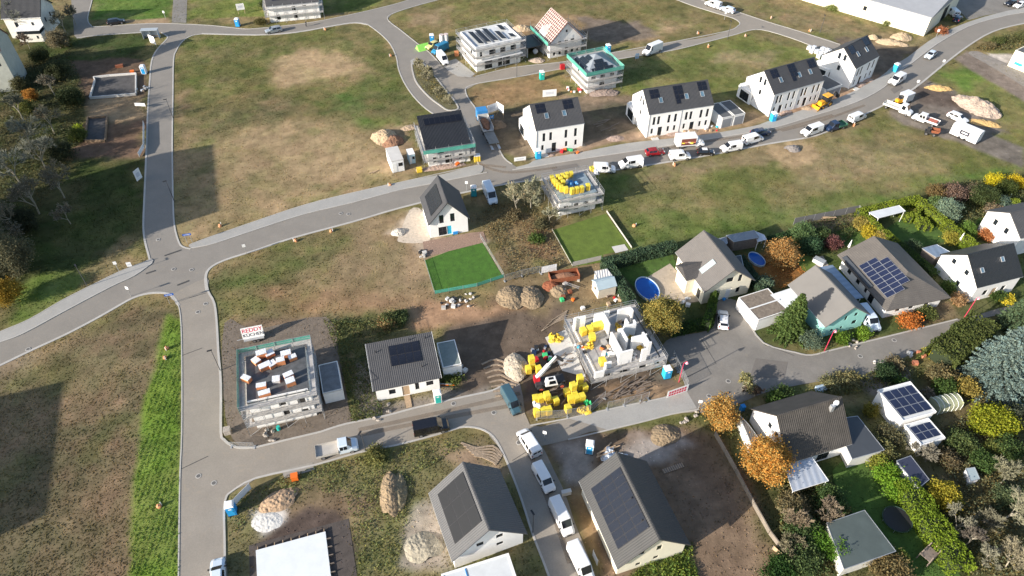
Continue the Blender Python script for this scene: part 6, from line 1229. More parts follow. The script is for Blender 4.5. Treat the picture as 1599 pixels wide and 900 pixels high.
# small car trailer with the advertising board
x, y = at(398, 530, 0); t = thing('billboard_trailer', 'white advertising board with red lettering standing on a car trailer', 'billboard', x, y, R(16), z=.0)
k = M(); k.box(-1.6, 1.6, -.7, .7, .5, .65); k.build('trailer_bed', STEEL, t); wheels(t, (0,.6), .8, .3, .18); k = M(); k.tube((-1.6,0,.55),(-2.7,0,.5),.05); k.build('drawbar', STEEL, t)
k = M(); k.abox((0,-.2,.66), X3, Vector((0,.35,.94)), Vector((0,-.94,.35)), -1.7, 1.7, 0, 2.0, 0, .06); bd = k.build('board', FR_WHITE, t)
def text(body, size, par, loc, rot, m, name='lettering', ext=.004, sx=1):
    cu = bpy.data.curves.new('txt', 'FONT'); cu.body = body; cu.size = size; cu.extrude = ext; cu.align_x = 'CENTER'; cu.align_y = 'CENTER'; cu.materials.append(m)
    o = bpy.data.objects.new('tmp', cu); col.objects.link(o); bpy.context.view_layer.update(); me = bpy.data.meshes.new_from_object(o.evaluated_get(bpy.context.evaluated_depsgraph_get())); bpy.data.objects.remove(o)
    me.materials.clear(); me.materials.append(m); q = bpy.data.objects.new(name, me); col.objects.link(q); q.parent = par; q.location = loc; q.rotation_euler = rot; q.scale = (sx, 1, 1); return q
tl = math.atan2(.94, .35)
def onb(u, v, n_=.075): return (u, -.2+v*.35-n_*.94, .66+v*.94+n_*.35)
text('REDDY', 1.0, bd, onb(0, 1.42), (tl, 0, 0), PAPERR, ext=.01); text('KÜCHEN', .80, bd, onb(.05, .58), (tl, 0, 0), INKD, ext=.01)
# telehandler
x, y = at(858, 597, .6); t = thing('telehandler', 'white telehandler with raised boom between the yellow pallets', 'telehandler', x, y, R(12), z=0)
k = M(); k.box(-2.3, 2.3, -.75, .75, .55, 1.25); k.box(-2.35, -1.4, -.9, .9, .6, 1.5); k.build('chassis', mat('telehandler dark frame', (.04,.04,.045), .6), t)
k = M(); k.v = [(-.9,-1.1,1.0),(1.1,-1.1,1.0),(1.1,-.2,1.0),(-.9,-.2,1.0),(-.7,-1.05,2.35),(.7,-1.05,2.35),(.7,-.3,2.35),(-.7,-.3,2.35)]; k.f = [(0,3,2,1),(4,5,6,7),(0,1,5,4),(1,2,6,5),(2,3,7,6),(3,0,4,7)]; k.m = [0]*6; c_ = k.build('cab', WHITEP, t)
k = M(); k.quad([(-.35,-1.12,1.45),(.75,-1.12,1.45),(.58,-1.08,2.2),(-.3,-1.08,2.2)]); k.build('side_window', CARG, c_); k = M(); k.box(-.4,.4,-.9,-.45,2.352,2.37); k.build('roof_window', CARG, c_)
for wx in (-1.6, 1.7):
    for s in (-1, 1): k = M(); k.tube((wx, s*.78, .58), (wx, s*1.2, .58), .58, n=18); o = k.build('wheel', TYRE, t); k = M(); k.tube((wx, s*1.2, .58), (wx, s*1.22, .58), .30, n=12); k.build('rim', mat('red wheel hub', (.5,.10,.06), .5), o)
p0 = Vector((-2.1,.35,1.5)); q0 = Vector((*at(838,590,2.0), 2.0)); q1 = Vector((*at(869,557,5.0), 5.0)); inv = Matrix.Rotation(-R(12), 3, 'Z'); b0 = inv @ (q0-Vector((x,y,0))); b1 = inv @ (q1-Vector((x,y,0)))
def beam(k, a, b, w_, h_, m=0):
    U = (b-a); L_ = U.length; U.normalize(); V = Vector((-U.y, U.x, 0)).normalized(); N = U.cross(V); k.abox(a, U, V, N, 0, L_, -w_/2, w_/2, -h_/2, h_/2, m)
k = M(); beam(k, b0, b0.lerp(b1,.62), .50, .5); k.build('boom', WHITEP, t); k = M(); beam(k, b0.lerp(b1,.55), b1, .36, .36); k.build('boom_extension', mat('grey boom', (.55,.56,.57), .4), t)
k = M(); k.rbox(b0.x, b0.y, b0.z-.3, .9, .9, 1.0); k.build('boom_pivot', RED, t); k = M(); beam(k, b1, b1+Vector((1.0,-.2,-.9)), .5, .3); k.build('fork_carriage', BLACKP, t); e_ = b1+Vector((1.0,-.2,-.9))
for s in (-.35, .35): k = M(); beam(k, e_+Vector((0,s,0)), e_+Vector((1.6,s-.5,-.1)), .12, .06); k.build('fork', STEEL, t)
# yellow backhoe loader
x, y = at(1288, 160, 1.0); a0 = at(1309,152,1); a1 = at(1270,168,1); t = thing('backhoe_loader', 'yellow backhoe loader digging in front of the row houses', 'digger', x, y, math.atan2(a1[1]-a0[1], a1[0]-a0[0]))
k = M(); k.box(-1.4, 1.9, -.55, .55, .7, 1.5); k.box(.7, 1.9, -.5, .5, 1.5, 1.75); k.build('body', MACH_Y, t); k = M(); k.box(-1.2, .5, -.75, .75, 1.5, 2.75); k.build('cab', GLASS, t); k = M(); k.box(-1.35, .65, -.85, .85, 2.75, 2.88); k.build('cab_roof', MACH_Y, t)
for wx, r in ((-.9,.72),(1.5,.5)):
    for s in (-1, 1): k = M(); k.tube((wx, s*.65, r), (wx, s*1.05, r), r, n=16); o = k.build('wheel', TYRE, t); k = M(); k.tube((wx, s*1.05, r), (wx, s*1.07, r), r*.5, n=10); k.build('rim', MACH_Y, o)
k = M()
for s in (-.7,.7): beam(k, Vector((1.0,s,1.2)), Vector((3.0,s,.6)), .15, .25)
k.build('loader_arm', MACH_Y, t); k = M(); k.v = [(2.9,-1.1,.1),(3.9,-1.1,.1),(3.0,-1.1,1.0),(2.9,1.1,.1),(3.9,1.1,.1),(3.0,1.1,1.0)]; k.f = [(0,1,2),(3,5,4),(0,3,4,1),(0,2,5,3)]; k.m = [0]*4; k.build('front_bucket', MACH_Y, t)
k = M(); beam(k, Vector((-1.5,0,1.0)), Vector((-2.8,0,3.0)), .3, .35); beam(k, Vector((-2.8,0,3.0)), Vector((-4.3,0,1.8)), .25, .3); k.build('digger_arm', BLACKP, t); k = M(); k.rbox(-4.4, 0, 1.4, .6, .7, .7); k.build('rear_bucket', BLACKP, t)
# skid loader brown in yard
x, y = at(1453, 207, .6); t = thing('dumper', 'small muddy brown dumper beside the box trailer', 'dumper', x, y, R(-25)); k = M(); k.box(-1.2,1.2,-.5,.5,.4,1.0); k.build('chassis', BLACKP, t); k = M(); k.v = [(.1,-.7,.9),(1.5,-.7,1.0),(1.7,-.75,1.6),(-.1,-.75,1.5),(.1,.7,.9),(1.5,.7,1.0),(1.7,.75,1.6),(-.1,.75,1.5)]; k.f = [(0,1,2,3),(7,6,5,4),(0,4,5,1),(0,3,7,4),(1,5,6,2)]; k.m = [0]*5; k.build('skip', RUST, t); k = M(); k.box(-.9,-.3,-.3,.3,1.0,1.7); k.build('seat', BLACKP, t); wheels(t, (-.8,.8), .7, .38, .3)
x, y = at(1404, 158, .7); t = thing('compact_excavator', 'small orange excavator behind the white flatbed truck', 'digger', x, y, R(20)); k = M(); k.box(-.8,.8,-.6,-.25,0,.4); k.box(-.8,.8,.25,.6,0,.4); k.build('crawler_track', TYRE, t); k = M(); k.box(-.8,.7,-.5,.5,.42,1.3); k.build('body', MACH_Y, t); k = M(); k.box(-.2,.6,-.4,.4,1.3,2.1); k.build('cab', GLASS, t); k = M(); beam(k, Vector((.7,0,1.0)), Vector((1.6,0,2.0)), .2,.2); beam(k, Vector((1.6,0,2.0)), Vector((2.3,0,1.0)), .18,.18); k.build('digger_arm', MACH_Y, t)
# ================================================================ SITE TOILETS
def make_loo():
    t = thing('portable_toilet', '', 'portable toilet', 0, 0); k = M(); k.box(-.55,.55,-.55,.55,.06,2.05); k.build('cabin', BLUEL, t); k = M(); k.box(-.4,.4,-.575,-.552,.15,1.95); d = k.build('door', mat('toilet door blue', (.02,.30,.62), .45), t); k = M(); k.box(.25,.32,-.60,-.576,1.0,1.15); k.build('handle', BLACKP, d)
    k = M(); k.v = [(-.6,-.6,2.05),(.6,-.6,2.05),(.6,.6,2.05),(-.6,.6,2.05),(-.42,-.42,2.32),(.42,-.42,2.32),(.42,.42,2.32),(-.42,.42,2.32)]; k.f = [(0,1,5,4),(1,2,6,5),(2,3,7,6),(3,0,4,7),(4,5,6,7),(0,3,2,1)]; k.m = [0]*6; k.build('roof', WHITEP, t); k = M(); k.box(-.2,.2,-.58,-.576,1.5,1.75); k.build('door_sign', WHITEP, d); k = M(); k.box(-.62,.62,-.62,.62,0,.06); k.build('base', BLACKP, t); return t
DB = mat('toilet door blue', (.02, .30, .62), .45); LP = Proto(make_loo)
for px, lb, rz, sw in [((846,124),'mint green site toilet beside the middle road',15,{BLUEL:TEAL,DB:TEAL}),((949,82),'blue site toilet behind the pyramid roof house',20,None),((675,66),'dark blue site toilet beside the lime green tent',10,{BLUEL:BLUEP}),((840,247),'blue site toilet before the short white row house',15,None),((1206,189),'blue site toilet at the corner of the long row house by the backhoe',15,None),((1397,112),'blue site toilet at the kerb by the last row house',35,None),
  ((740,305),'teal site toilet in the shade beside the pale blue van',5,{BLUEL:TEALD,DB:TEALD}),((684,626),'mint site toilet at the corner of the bungalow',14,{BLUEL:WHITEP,DB:TEAL}),((1040,588),'blue site toilet beside the pinkish red lamp post',14,None),((920,705),'white and blue site toilet standing alone above the cream solar house',-10,{BLUEL:mat('pale toilet wall', (.55,.66,.74), .5)}),
  ((364,800),'blue site toilet at the white banner corner beside the left road',15,{BLUEL:BLUEP}),((226,115),'blue and white site toilet beside the upper left road',5,{BLUEL:WHITEP}),((372,41),'blue site toilet at the upper road, left of the scaffolded house',0,{BLUEL:BLUEP})]:
    x, y = at(*px, 0); LP.place(lb, x, y, R(rz), 'site toilets', swap=sw)
LP.done()
# ================================================================ LAMP POSTS, SIGNS, MANHOLES
def make_lamp():
    t = thing('street_lamp', '', 'street lamp', 0, 0); k = M(); k.tube((0,0,0),(0,0,4.9),.075,.05,n=6); k.build('pole', mat('dark lamp pole', (.07,.07,.075), .5), t); k = M(); k.rbox(-.25,0,4.95,.75,.24,.10); k.build('lamp_head', BLACKP, t); return t
SLP = Proto(make_lamp)
for px, lb, rz in [((344,579),'dark street lamp on the left road beside the shell with clay blocks',20),((270.5,185),'dark street lamp on the right kerb of the upper left road',20),((272,314),'dark street lamp in the shade of the left road',30),((832,832),'dark street lamp at the lower lane beside the large van',-60),((571,705),'dark street lamp beside the white flatbed on the side street',70),((137,448),'dark street lamp at the pavement left of the big junction',-50),
  ((1136,61),'dark street lamp on the middle road near the upper fork',-80),((1280,52),'dark street lamp on the far road before the dry field',-90),((1390,9),'dark street lamp near the warehouse',-90),((807,121),'dark street lamp on the middle road below the cubic house',-90)]:
    x, y = at(*px, 0); SLP.place(lb, x, y, R(rz), 'dark street lamps')
def make_plamp():
    t = thing('street_lamp', '', 'street lamp', 0, 0); k = M(); k.tube((0,0,0),(0,0,4.6),.07,.05,n=8); k.tube((0,0,4.6),(.45,.1,4.9),.05,n=6); k.build('pole', PINK, t); k = M(); k.tube((.5,.1,4.5),(.5,.1,4.85),.28,.08,n=12); k.build('lamp_head', mat('pinkish lamp head', (.70,.35,.42), .4), t); return t
PL = Proto(make_plamp)
for px, lb, rz in [((1060,597),'pinkish red lamp post at the site fence by the lane',0),((1287,549),'pinkish red lamp post in front of the turquoise house',20),((1505,497),'pinkish red lamp post at the far end of the lane',10)]:
    x, y = at(*px, 0); PL.place(lb, x, y, R(rz), 'pinkish red lamp posts')
def sign(name, label, px, parts, rz=0, h=2.3):
    x, y = at(*px, 0); t = thing(name, label, 'sign', x, y, R(rz)); k = M(); k.tube((0,0,0),(0,0,h),.05,n=6); k.build('post', STEEL, t)
    for (w_, h_, z, m, shp) in parts:
        k = M()
        if shp == 'o': k.tube((0,-.06,z),(0,-.03,z),w_/2,n=16)
        else: k.box(-w_/2,w_/2,-.06,-.03,z-h_/2,z+h_/2)
        k.build('sign_plate', m, t)
    return t
WS_ = WHITEP
def make_post():
    t = thing('marker_post', '', 'road post', 0, 0); k = M(); k.tube((0,0,0),(0,0,2.3),.05,n=6); k.build('post', STEEL, t); k = M(); k.box(-.28,.28,-.07,-.03,1.75,2.4); k.build('sign_plate', WHITEP, t); return t
MP = Proto(make_post)
for px, lb in [((186,424),'white road sign left of the pavement end'),((385,397),'white sign beside the south kerb right of the junction'),((205,463),'white sign on the kerb before the brown field'),((1429,139),'white round sign by the gravel yard entrance'),((1469,107),'white round sign above the gravel yard'),((1090,640),'white sign at the end of the pale paved lane'),((729,298),'small white sign before the teal toilet'),((1131,31),'pale sign post at the upper fork'),((1461,59),'small white bollard sign on the upper pavement'),((850,688),'white sign beside the uppermost parked minibus'),((259,30),'pale post at the path mouth in the upper left')]:
    x, y = at(*px, 0); MP.place(lb, x, y, R(random.uniform(-20, 20)), 'slim sign posts')
for px, lb in [((297,380),'blue street name sign on two posts north of the junction'),((270,474),'blue street name sign at the tip of the brown field')]:
    x, y = at(*px, 0); t = thing('street_name_sign', lb, 'sign', x, y, R(15), 'blue street name signs')
    for s in (-.45,.45): k = M(); k.tube((s,0,0),(s,0,2.3),.045,n=5); k.build('post', STEEL, t)
    k = M(); k.box(-.75,.75,-.06,-.03,1.9,2.35); pl = k.build('sign_plate', mat('blue enamel', (.01,.10,.45), .4), t); k = M(); k.box(-.55,.55,-.07,-.061,2.08,2.16); k.build('lettering', WHITEP, pl)
def make_mh():
    t = thing('manhole_cover', '', 'manhole cover', 0, 0); k = M(); k.tube((0,0,.0),(0,0,.012),.40,n=18); k.build('rim', CONC, t); k = M(); k.tube((0,0,.012),(0,0,.018),.28,n=16); k.build('lid', mat('iron lid', (.12,.115,.11), .7), t); return t
MH = Proto(make_mh)
for px, lb in [((271,421),'upper left manhole in the big junction'),((299,422),'upper right manhole in the big junction'),((247,375),'manhole at the mouth of the upper left road'),((44,546),'manhole on the main road near the left edge'),((309,488),'lower manhole south of the junction, left one'),((321,475),'manhole south of the junction, right one'),((334,755),'manhole where the side street meets the left road'),((532,334),'left manhole of the pair on the main road'),((544,335),'right manhole of the pair on the main road'),((771,645),'manhole on the side street before the teal van'),((708,631),'manhole on the side street above the black van'),((1107,619),'manhole on the plaza near the white sign'),((1137,596),'dark manhole in the middle of the plaza'),((1343,557),'manhole on the lane below the turquoise house'),((1396,532),'small manhole on the lane before the orange bush'),((810,692),'manhole beside the uppermost minibus'),((310,744),'faint manhole in the middle of the left road')]:
    x, y = at(*px, 0); MH.place(lb, x, y, 0, 'manhole covers', z=.072)
# ================================================================ PERSON
def person(label, px, facing, shirt):
    x, y = at(*px, 0); t = thing('person', label, 'person', x, y, R(facing))
    me = bpy.data.meshes.new('body'); V = [(0,0,.95),(0,0,1.2),(0,0,1.42),(0,0,1.52),(0,.02,1.66),(.0,.10,.90),(.08,.11,.5),(-.08,.12,.06),(.06,.12,.03),(0,-.10,.90),(.22,-.11,.5),(.12,-.12,.08),(.25,-.12,.03),(0,.19,1.40),(-.08,.26,1.12),(.05,.27,.88),(0,-.19,1.40),(.10,-.26,1.12),(.25,-.26,.92)]
    E_ = [(0,1),(1,2),(2,3),(3,4),(0,5),(5,6),(6,7),(7,8),(0,9),(9,10),(10,11),(11,12),(2,13),(13,14),(14,15),(2,16),(16,17),(17,18)]; rr = [.15,.15,.15,.06,.11,.10,.07,.05,.04,.10,.07,.05,.04,.07,.05,.04,.07,.05,.04]
    me.from_pydata(V, E_, []); o = bpy.data.objects.new('body', me); col.objects.link(o); o.parent = t; sk = o.modifiers.new('s', 'SKIN'); sv = me.skin_vertices[0].data
    for i, r in enumerate(rr): sv[i].radius = (r, r*(1.25 if i in (1,2) else 1))
    sv[0].use_root = True; su = o.modifiers.new('u', 'SUBSURF'); su.levels = 2; su.render_levels = 2; o.data.materials.append(shirt)
    k = M(); k.blob((.0,.02,1.70),.10,.10,.12,1,.03); k.build('head', SKIN, t); k = M(); k.blob((-.02,.02,1.74),.11,.11,.11,1,.05); k.build('hair', BARK, t); return t
person('person in dark clothes walking on the upper road near the silver car', (479,42), 200, CLOTH)
# ================================================================ FENCES, BANNERS, HOARDINGS
FEN = mat('fence mesh grey', (.42,.43,.44), .6, alpha=.13, metal=.3)
def fence(label, P, h=2.0, panel=3.5, m=None, name='site_fence', post=STEEL, cat='fence', feet=True, pr=.03, px=True, th=.02):
    Q = [Vector(q) for q in (atn(P) if px else P)]; t = thing(name, label, cat, Q[0].x, Q[0].y); O = Q[0]; pk = None
    for a, b in zip(Q[:-1], Q[1:]):
        L_ = (b-a).length; n_ = max(1, round(L_/panel)); d = (b-a)/L_; N = Vector((-d.y, d.x))
        for i in range(n_+1):
            q = a+d*(L_*i/n_)-O
            k = M(); k.tube((q.x,q.y,0),(q.x,q.y,h+.05),pr,n=5)
            if feet: k.rbox(q.x,q.y,.07,.6,.22,.14, math.atan2(d.y,d.x)+1.57)
            if i < n_ or b is Q[-1]: k.build('fence_post', post, t)
        for i in range(n_):
            q = a+d*(L_*(i+.015)/n_)-O; w_ = L_/n_*.97; k = M(); k.abox((q.x,q.y,0), Vector((*d,0)), Z3, Vector((*N,0)), 0, w_, .15, h, -th/2, th/2); k.build('fence_panel', m or FEN, t)
            if m is None: k = M(); k.tube((q.x,q.y,h),(q.x+d.x*w_,q.y+d.y*w_,h),.02,n=4); k.tube((q.x,q.y,.15),(q.x+d.x*w_,q.y+d.y*w_,.15),.02,n=4); k.build('fence_rail', STEEL, t)
    return t
fence('mesh site fence along the lane before the yellow pallets', [(838,655),(886,652),(921,645),(944,623)], 1.9)
fence('mesh site fence from the pallets to the red banner', [(948,640),(1000,628),(1012,624)], 1.9)
fence('mesh site fence running up the plaza beside the pinkish lamp', [(1072,606),(1060,582),(1050,560)], 1.9)
fence('mesh fence in front of the shell with clay blocks', [(362,698),(398,699)], 1.2, 3)
fence('thin wire fence on the left side of the vivid lawn', [(679,460),(663,407)], 0.6, 2.5, feet=False)
fence('thin fence on the right side of the vivid lawn', [(787,434),(750,372)], 1.1, 2.5, feet=False)
fence('low green mesh fence closing the vivid lawn at the bottom', [(679,460),(745,448),(787,434)], .9, 2.5, m=NETG, feet=False)
fence('fence panels on the right of the olive lawn', [(986,389),(947,332)], .6, 2.5, m=CONC, feet=False)
fence('low white edged fence on the left of the olive lawn', [(894,417),(862,360)], .35, 2.5, m=CONC, feet=False)
fence('grey privacy screen below the olive lawn', [(894,417),(938,407)], 1.2, 2.5, m=CONC, feet=False)
fence('mesh fence crossing below the dry plot, left of the white sheet', [(788,440),(815,432),(843,426)], 1.6, 3)
fence('white sheeted fence panel below the dry plot', [(845,428),(869,423)], 1.7, 5, m=WFILM, feet=True)
fence('grey wooden wall closing the gardens towards the big field', [(1238,352),(1300,340),(1338,332),(1347,343)], 1.8, 2.5, m=mat('grey fence boards', (.15,.15,.155), .8, stripes=('Z', .2, .01)), feet=False, name='garden_wall')
fence('long pale garden wall between the earth plot and the lower gardens', [(1115,680),(1148,738),(1175,790),(1200,835),(1228,872)], 1.1, 3, m=mat('weathered wall', (.22,.19,.155), .95, var=.3, dirt=.3), feet=False, name='garden_wall', th=.14, post=WOODD)
fence('low fence round the small lawn behind the hip roofed house', [(1334,352),(1366,378)], .4, 3, m=CONC_L, feet=False)
fence('wooden fence at the bottom of the garden shed path', [(1205,858),(1235,885)], 1.0, 3, m=WOOD, feet=False)
def banner(label, A, B, h, m, z0=.2, letters=None):
    a, b = Vector(at(*A)), Vector(at(*B)); d = b-a; L_ = d.length; t = thing('banner', label, 'banner', a.x, a.y, math.atan2(d.y, d.x)); k = M(); k.box(0, L_, -.03, .0, z0, h); bd = k.build('banner_sheet', m, t)
    for u in (0, L_): k = M(); k.tube((u,.04,0),(u,.04,h+.1),.035,n=5); k.build('post', STEEL, t)
    return t, bd, L_
t, bd, L_ = banner('red lettered white banner on the site fence by the plaza', (1041,622), (1073,611), 1.7, WHITEP, .1)
for r_, z in ((0, 1.15), (1, .55)):
    for i in range(7): k = M(); u = .25+i*(L_-.5)/7; k.box(u, u+(L_-.5)/7*.72, -.045, -.031, z-.22, z+.22); k.build('red_lettering', PAPERR, bd)
banner('long pale banner leaning at the corner above the blue toilet', (363,795), (393,764), 1.6, WFILM)
banner('white banner along the road edge of the second dug plot', (226,196), (226,232), 1.2, WFILM); banner('white banner bending off at the dug plot corner', (226,232), (218,246), 1.2, WFILM)
banner('small white panel leaning at the kerb by the lower vans', (925,868), (932,884), 1.6, WHITEP)
# billboards
def billboard(label, px, w_, h_, rz, z0=1.2, m=None, lean=0):
    x, y = at(*px); t = thing('billboard', label, 'billboard', x, y, R(rz))
    for u in (-w_/2+.2, w_/2-.2): k = M(); k.tube((u,.05,0),(u,.05,z0+h_),.06,n=5); k.build('post', WOOD, t)
    k = M(); k.box(-w_/2,w_/2,-.03,.03,z0,z0+h_); bd = k.build('board', m or WHITEP, t); k = M(); k.box(-w_*.3,w_*.3,-.04,-.031,z0+h_*.3,z0+h_*.7); k.build('faded_print', mat('faded print', (.55,.57,.62), .6), bd); return t
billboard('tilted white billboard beside the upper left road', (242,75), 2.6, 2.2, -35); billboard('white advertising board in the grass left of the mint toilet field, top', (378,22), 2.2, 1.8, 20)
billboard('white folded billboard above the short row house, left leaf', (769,182), 2.8, 2.0, 35); billboard('white folded billboard above the short row house, right leaf', (781,181), 2.6, 2.0, -50)
billboard('white board panel with slanted end behind the first row house roof', (858,152), 3.4, 1.8, 10, .2); billboard('pale blue small board right of the high roof van', (994,95), 1.0, 1.4, 10, .6, mat('pale blue board', (.35,.5,.65), .5))
billboard('white diamond shaped board in the shade left of the road', (219,282), 1.6, 2.4, 70, .3); billboard('long white sign board at the main road corner of the row plots', (812,253), 2.6, .9, 12, .3); billboard('small blue square sign beside the blue tipper', (768,191), .9, .9, 15, .9, BLUEP)
billboard('white angular board at the corner of the first dug plot', (221,170), 2.6, .8, -5, .7); billboard('small grey info box beside the pavement at the junction', (203,417), .8, 1.0, 15, .1)
x, y = at(237, 60); t = thing('bus_shelter', 'grey two bay bus shelter at the upper left junction', 'bus shelter', x-2.0, y-.6, R(5)); k = M(); k.box(0,4.2,1.2,1.25,0,2.4); k.box(0,.05,0,1.2,0,2.4); k.box(4.15,4.2,0,1.2,0,2.4); k.box(2.08,2.12,0,1.2,0,2.4); k.build('glass_wall', mat('shelter panel', (.42,.46,.50), .3), t); k = M(); k.box(-.15,4.35,-.3,1.4,2.4,2.5); k.build('roof', mat('shelter roof', (.40,.44,.47), .4), t); k = M(); k.box(.4,3.8,.9,1.15,.4,.5); k.build('bench', WOOD, t)
# ================================================================ FOUNDATIONS upper left
def found(label, P, lst):
    Q = atn(P); t = thing('foundation_pit', label, 'foundation', Q[0][0], Q[0][1]); L = [(a-Q[0][0], b-Q[0][1]) for a, b in Q]; k = M(); k.prism(L, .01, .10); k.build('pit_floor', mat('dark foundation floor', (.075,.07,.068), .9, var=.4, vs_=.8), t)
    n_ = len(L)
    for i in range(n_): k = M(); a, b = Vector(L[i]), Vector(L[(i+1)%n_]); ribbon('x', [tuple(a), tuple(b)], .28, .0, .55+i*.01, CONC, smooth=False, px=False, build=False, mm=k); k.build('formwork', lst, t)
found('upper foundation with dark floor and pale formwork rim beside the left road', [(141,155),(146,138),(149,127),(147,123),(172,120),(213,117),(213,149)], CONC_L)
found('lower dug foundation plot beside the left road', [(133,222),(138,186),(168,184),(165,222)], SOILH)
# ================================================================ HEAPS
def heap(label, px, rx, ry, h, m, a=0, seed=1, name='soil_heap', amp=.08, cat='heap'):
    x, y = at(*px, 0); k = M(); k.blob((0,0,-.05), rx, ry, h, seed, amp, nu=72, nv=26, half=True); V = np.array(k.v); r2 = np.clip((V[:,0]/(rx*1.12))**2+(V[:,1]/(ry*1.12))**2, 0, 1); V[:,:2] *= 1.12; V[:,2] = h*.8*(1-r2)**1.1-.02
    d = (fbm(V[:,0]+seed*7, V[:,1], 1.3, seed, 5)-.5)*.42*h+(vnoise(V[:,0], V[:,1]+V[:,2], .28, seed+2)-.5)*.16; ok = np.clip(V[:,2]/.25, 0, 1); V[:,2] += d*ok
    V[:,:2] *= (1+(vnoise(V[:,0]*1.3, V[:,1]*1.3, .7, seed+4)-.5)*.10*ok)[:,None]; k.v = [tuple(v) for v in V]
    o = k.build(name, m); o.location = (x, y, 0); o.rotation_euler = (0,0,R(a)); tag(o, label, cat); return o
heap('pale sand heap left of the black roofed house', (600,216), 2.7, 2.6, 2.0, SAND, 0, 1, 'sand_heap'); heap('dark red brown earth heap right of the pale sand', (613,222), 2.3, 2.2, 1.5, mat('red brown heap', (.24,.13,.08), 1, var=.4, vs_=1.5, bump=.2), 20, 2)
heap('long dry grassy heap between the pit and the solar house', (611,772), 1.3, 3.1, 1.5, DRYH, 8, 3); heap('low earth heap right of the long dry heap', (622,770), 1.1, 2.6, 1.1, mat('dry brush heap', (.22,.18,.11), 1, var=.4, vs_=2, bump=.2), 5, 4)
heap('tan soil heap between the rubble, left of two', (798,466), 2.3, 2.7, 1.4, DRYH, 0, 5); heap('tan soil heap between the rubble, right of two', (829,466), 2.1, 2.5, 1.4, DRYH, 10, 6)
heap('pinkish tall gravel heap in the yard at the right', (1523,168), 5.0, 3.4, 2.4, GRAVELH, -50, 7, 'gravel_heap', .08); heap('ochre sand heap at the top of the gravel yard', (1465,139), 2.9, 1.3, 1.0, mat('ochre sand', (.52,.34,.14), 1, var=.2, vs_=2, bump=.08), -5, 8, 'sand_heap'); heap('ochre clay lumps before the tall gravel heap', (1535,193), 3.2, 1.3, .8, MATS['ochre sand'], -20, 9, 'sand_heap')
heap('small grey gravel cone in the field below the street', (1238,233), 1.6, 1.2, 1.2, mat('grey gravel', (.20,.18,.17), 1, var=.3, vs_=3, bump=.1), 0, 10, 'gravel_heap')
heap('orange earth heap behind the last row house, left', (1407,60), 2.6, 2.0, 1.6, SAND, 20, 11); heap('orange earth heap behind the last row house, right', (1392,68), 3.6, 1.6, 1.2, SAND, -20, 12); heap('small orange spoil heap at the last row house gable', (1363,61), 1.4, 1.4, 1.4, SAND, 0, 13)
heap('stony pale heap at the left edge of the telehandler yard', (806,575), 1.7, 2.6, 1.5, mat('stony pale heap', (.42,.36,.28), 1, var=.4, vs_=2, bump=.15), 10, 14); heap('sandy pale heap in the shade of the plot above the cream solar house', (1038,680), 2.0, 1.6, .8, DRYH, 10, 15)
heap('grey sandy heap left of the solar house', (660,855), 2.2, 1.8, 1.2, mat('grey sandy heap', (.30,.27,.21), 1, var=.3, vs_=2, bump=.12), 0, 16); heap('grey rubble heap in front of the pyramid roof house', (943,146), 3.4, 1.6, 1.0, mat('grey pink rubble', (.26,.20,.17), 1, var=.4, vs_=3, bump=.12), 5, 17)
heap('round clay heap beside the yellow tipper, connecting road', (775,196), 1.9, 1.7, 1.3, SOILH, 0, 18); heap('tan sand heap behind the batten roof house', (815,46), 2.6, 1.8, 1.4, SAND, 0, 19); heap('light rubble heap before the cubic house carport', (838,95), 2.0, 1.2, .8, GRAVELH, 0, 20, 'rubble_heap')
heap('low gravel field with a dip on the left plot, below the toilet', (417,815), 1.8, 1.3, .2, mat('chalky gravel', (.60,.58,.54), 1, var=.15, vs_=2, bump=.08), 0, 21, 'gravel_heap'); heap('stone heap on the gravel beside the white house', (622,364), 1.2, 1.1, .9, mat('light broken stone', (.50,.46,.40), 1, var=.4, vs_=4, bump=.15), 0, 22, 'stone_heap'); heap('brick coloured chip heap beside the grassy pit', (436,782), 2.4, 1.4, .8, mat('chip heap', (.36,.25,.16), 1, var=.35, vs_=4, bump=.1), 30, 23)
heap('rusty earth heap in the storage corner by the garden hut', (860,447), 1.4, 1.2, 1.1, RUST, 0, 24); heap('dried brush heap in the storage corner', (873,455), 1.5, 1.4, 1.0, DRYH, 0, 25, 'brush_heap'); heap('pinkish rubble bank along the scaffolded black roof house', (687,262), 5.2, .8, .6, mat('pink rubble', (.36,.26,.21), 1, var=.4, vs_=3, bump=.12), 14, 26, 'rubble_heap')
for i, (px, s) in enumerate([((640,200),1.4),((860,243),.6),((1020,213),1.2),((1050,208),1.5),((1078,205),1.2),((960,217),1.4),((905,228),1.0),((1225,176),1.3),((1262,170),1.2),((1340,132),1.4),((1325,138),1.2),((1355,126),1.1)]):
    heap(['rubble pile by the black roofed house scaffold','small debris pile before the short row house door','rubble pile at the left end of the two door row house','big debris pile at the middle of the two door row house','debris pile at the right end of the two door row house','flat rubble pile between the first two row houses','rubble pile right of the short row house door','earth pile behind the corner site toilet','earth pile in front of the backhoe bucket','rubble pile below the last row house, left','rubble pile below the last row house, middle','rubble pile below the last row house, right'][i], px, s*1.3, s*.8, .5, MATS['pink rubble'] if i % 2 else mat('tan rubble', (.38,.28,.19), 1, var=.4, vs_=3, bump=.1), 15, 30+i, 'rubble_heap')
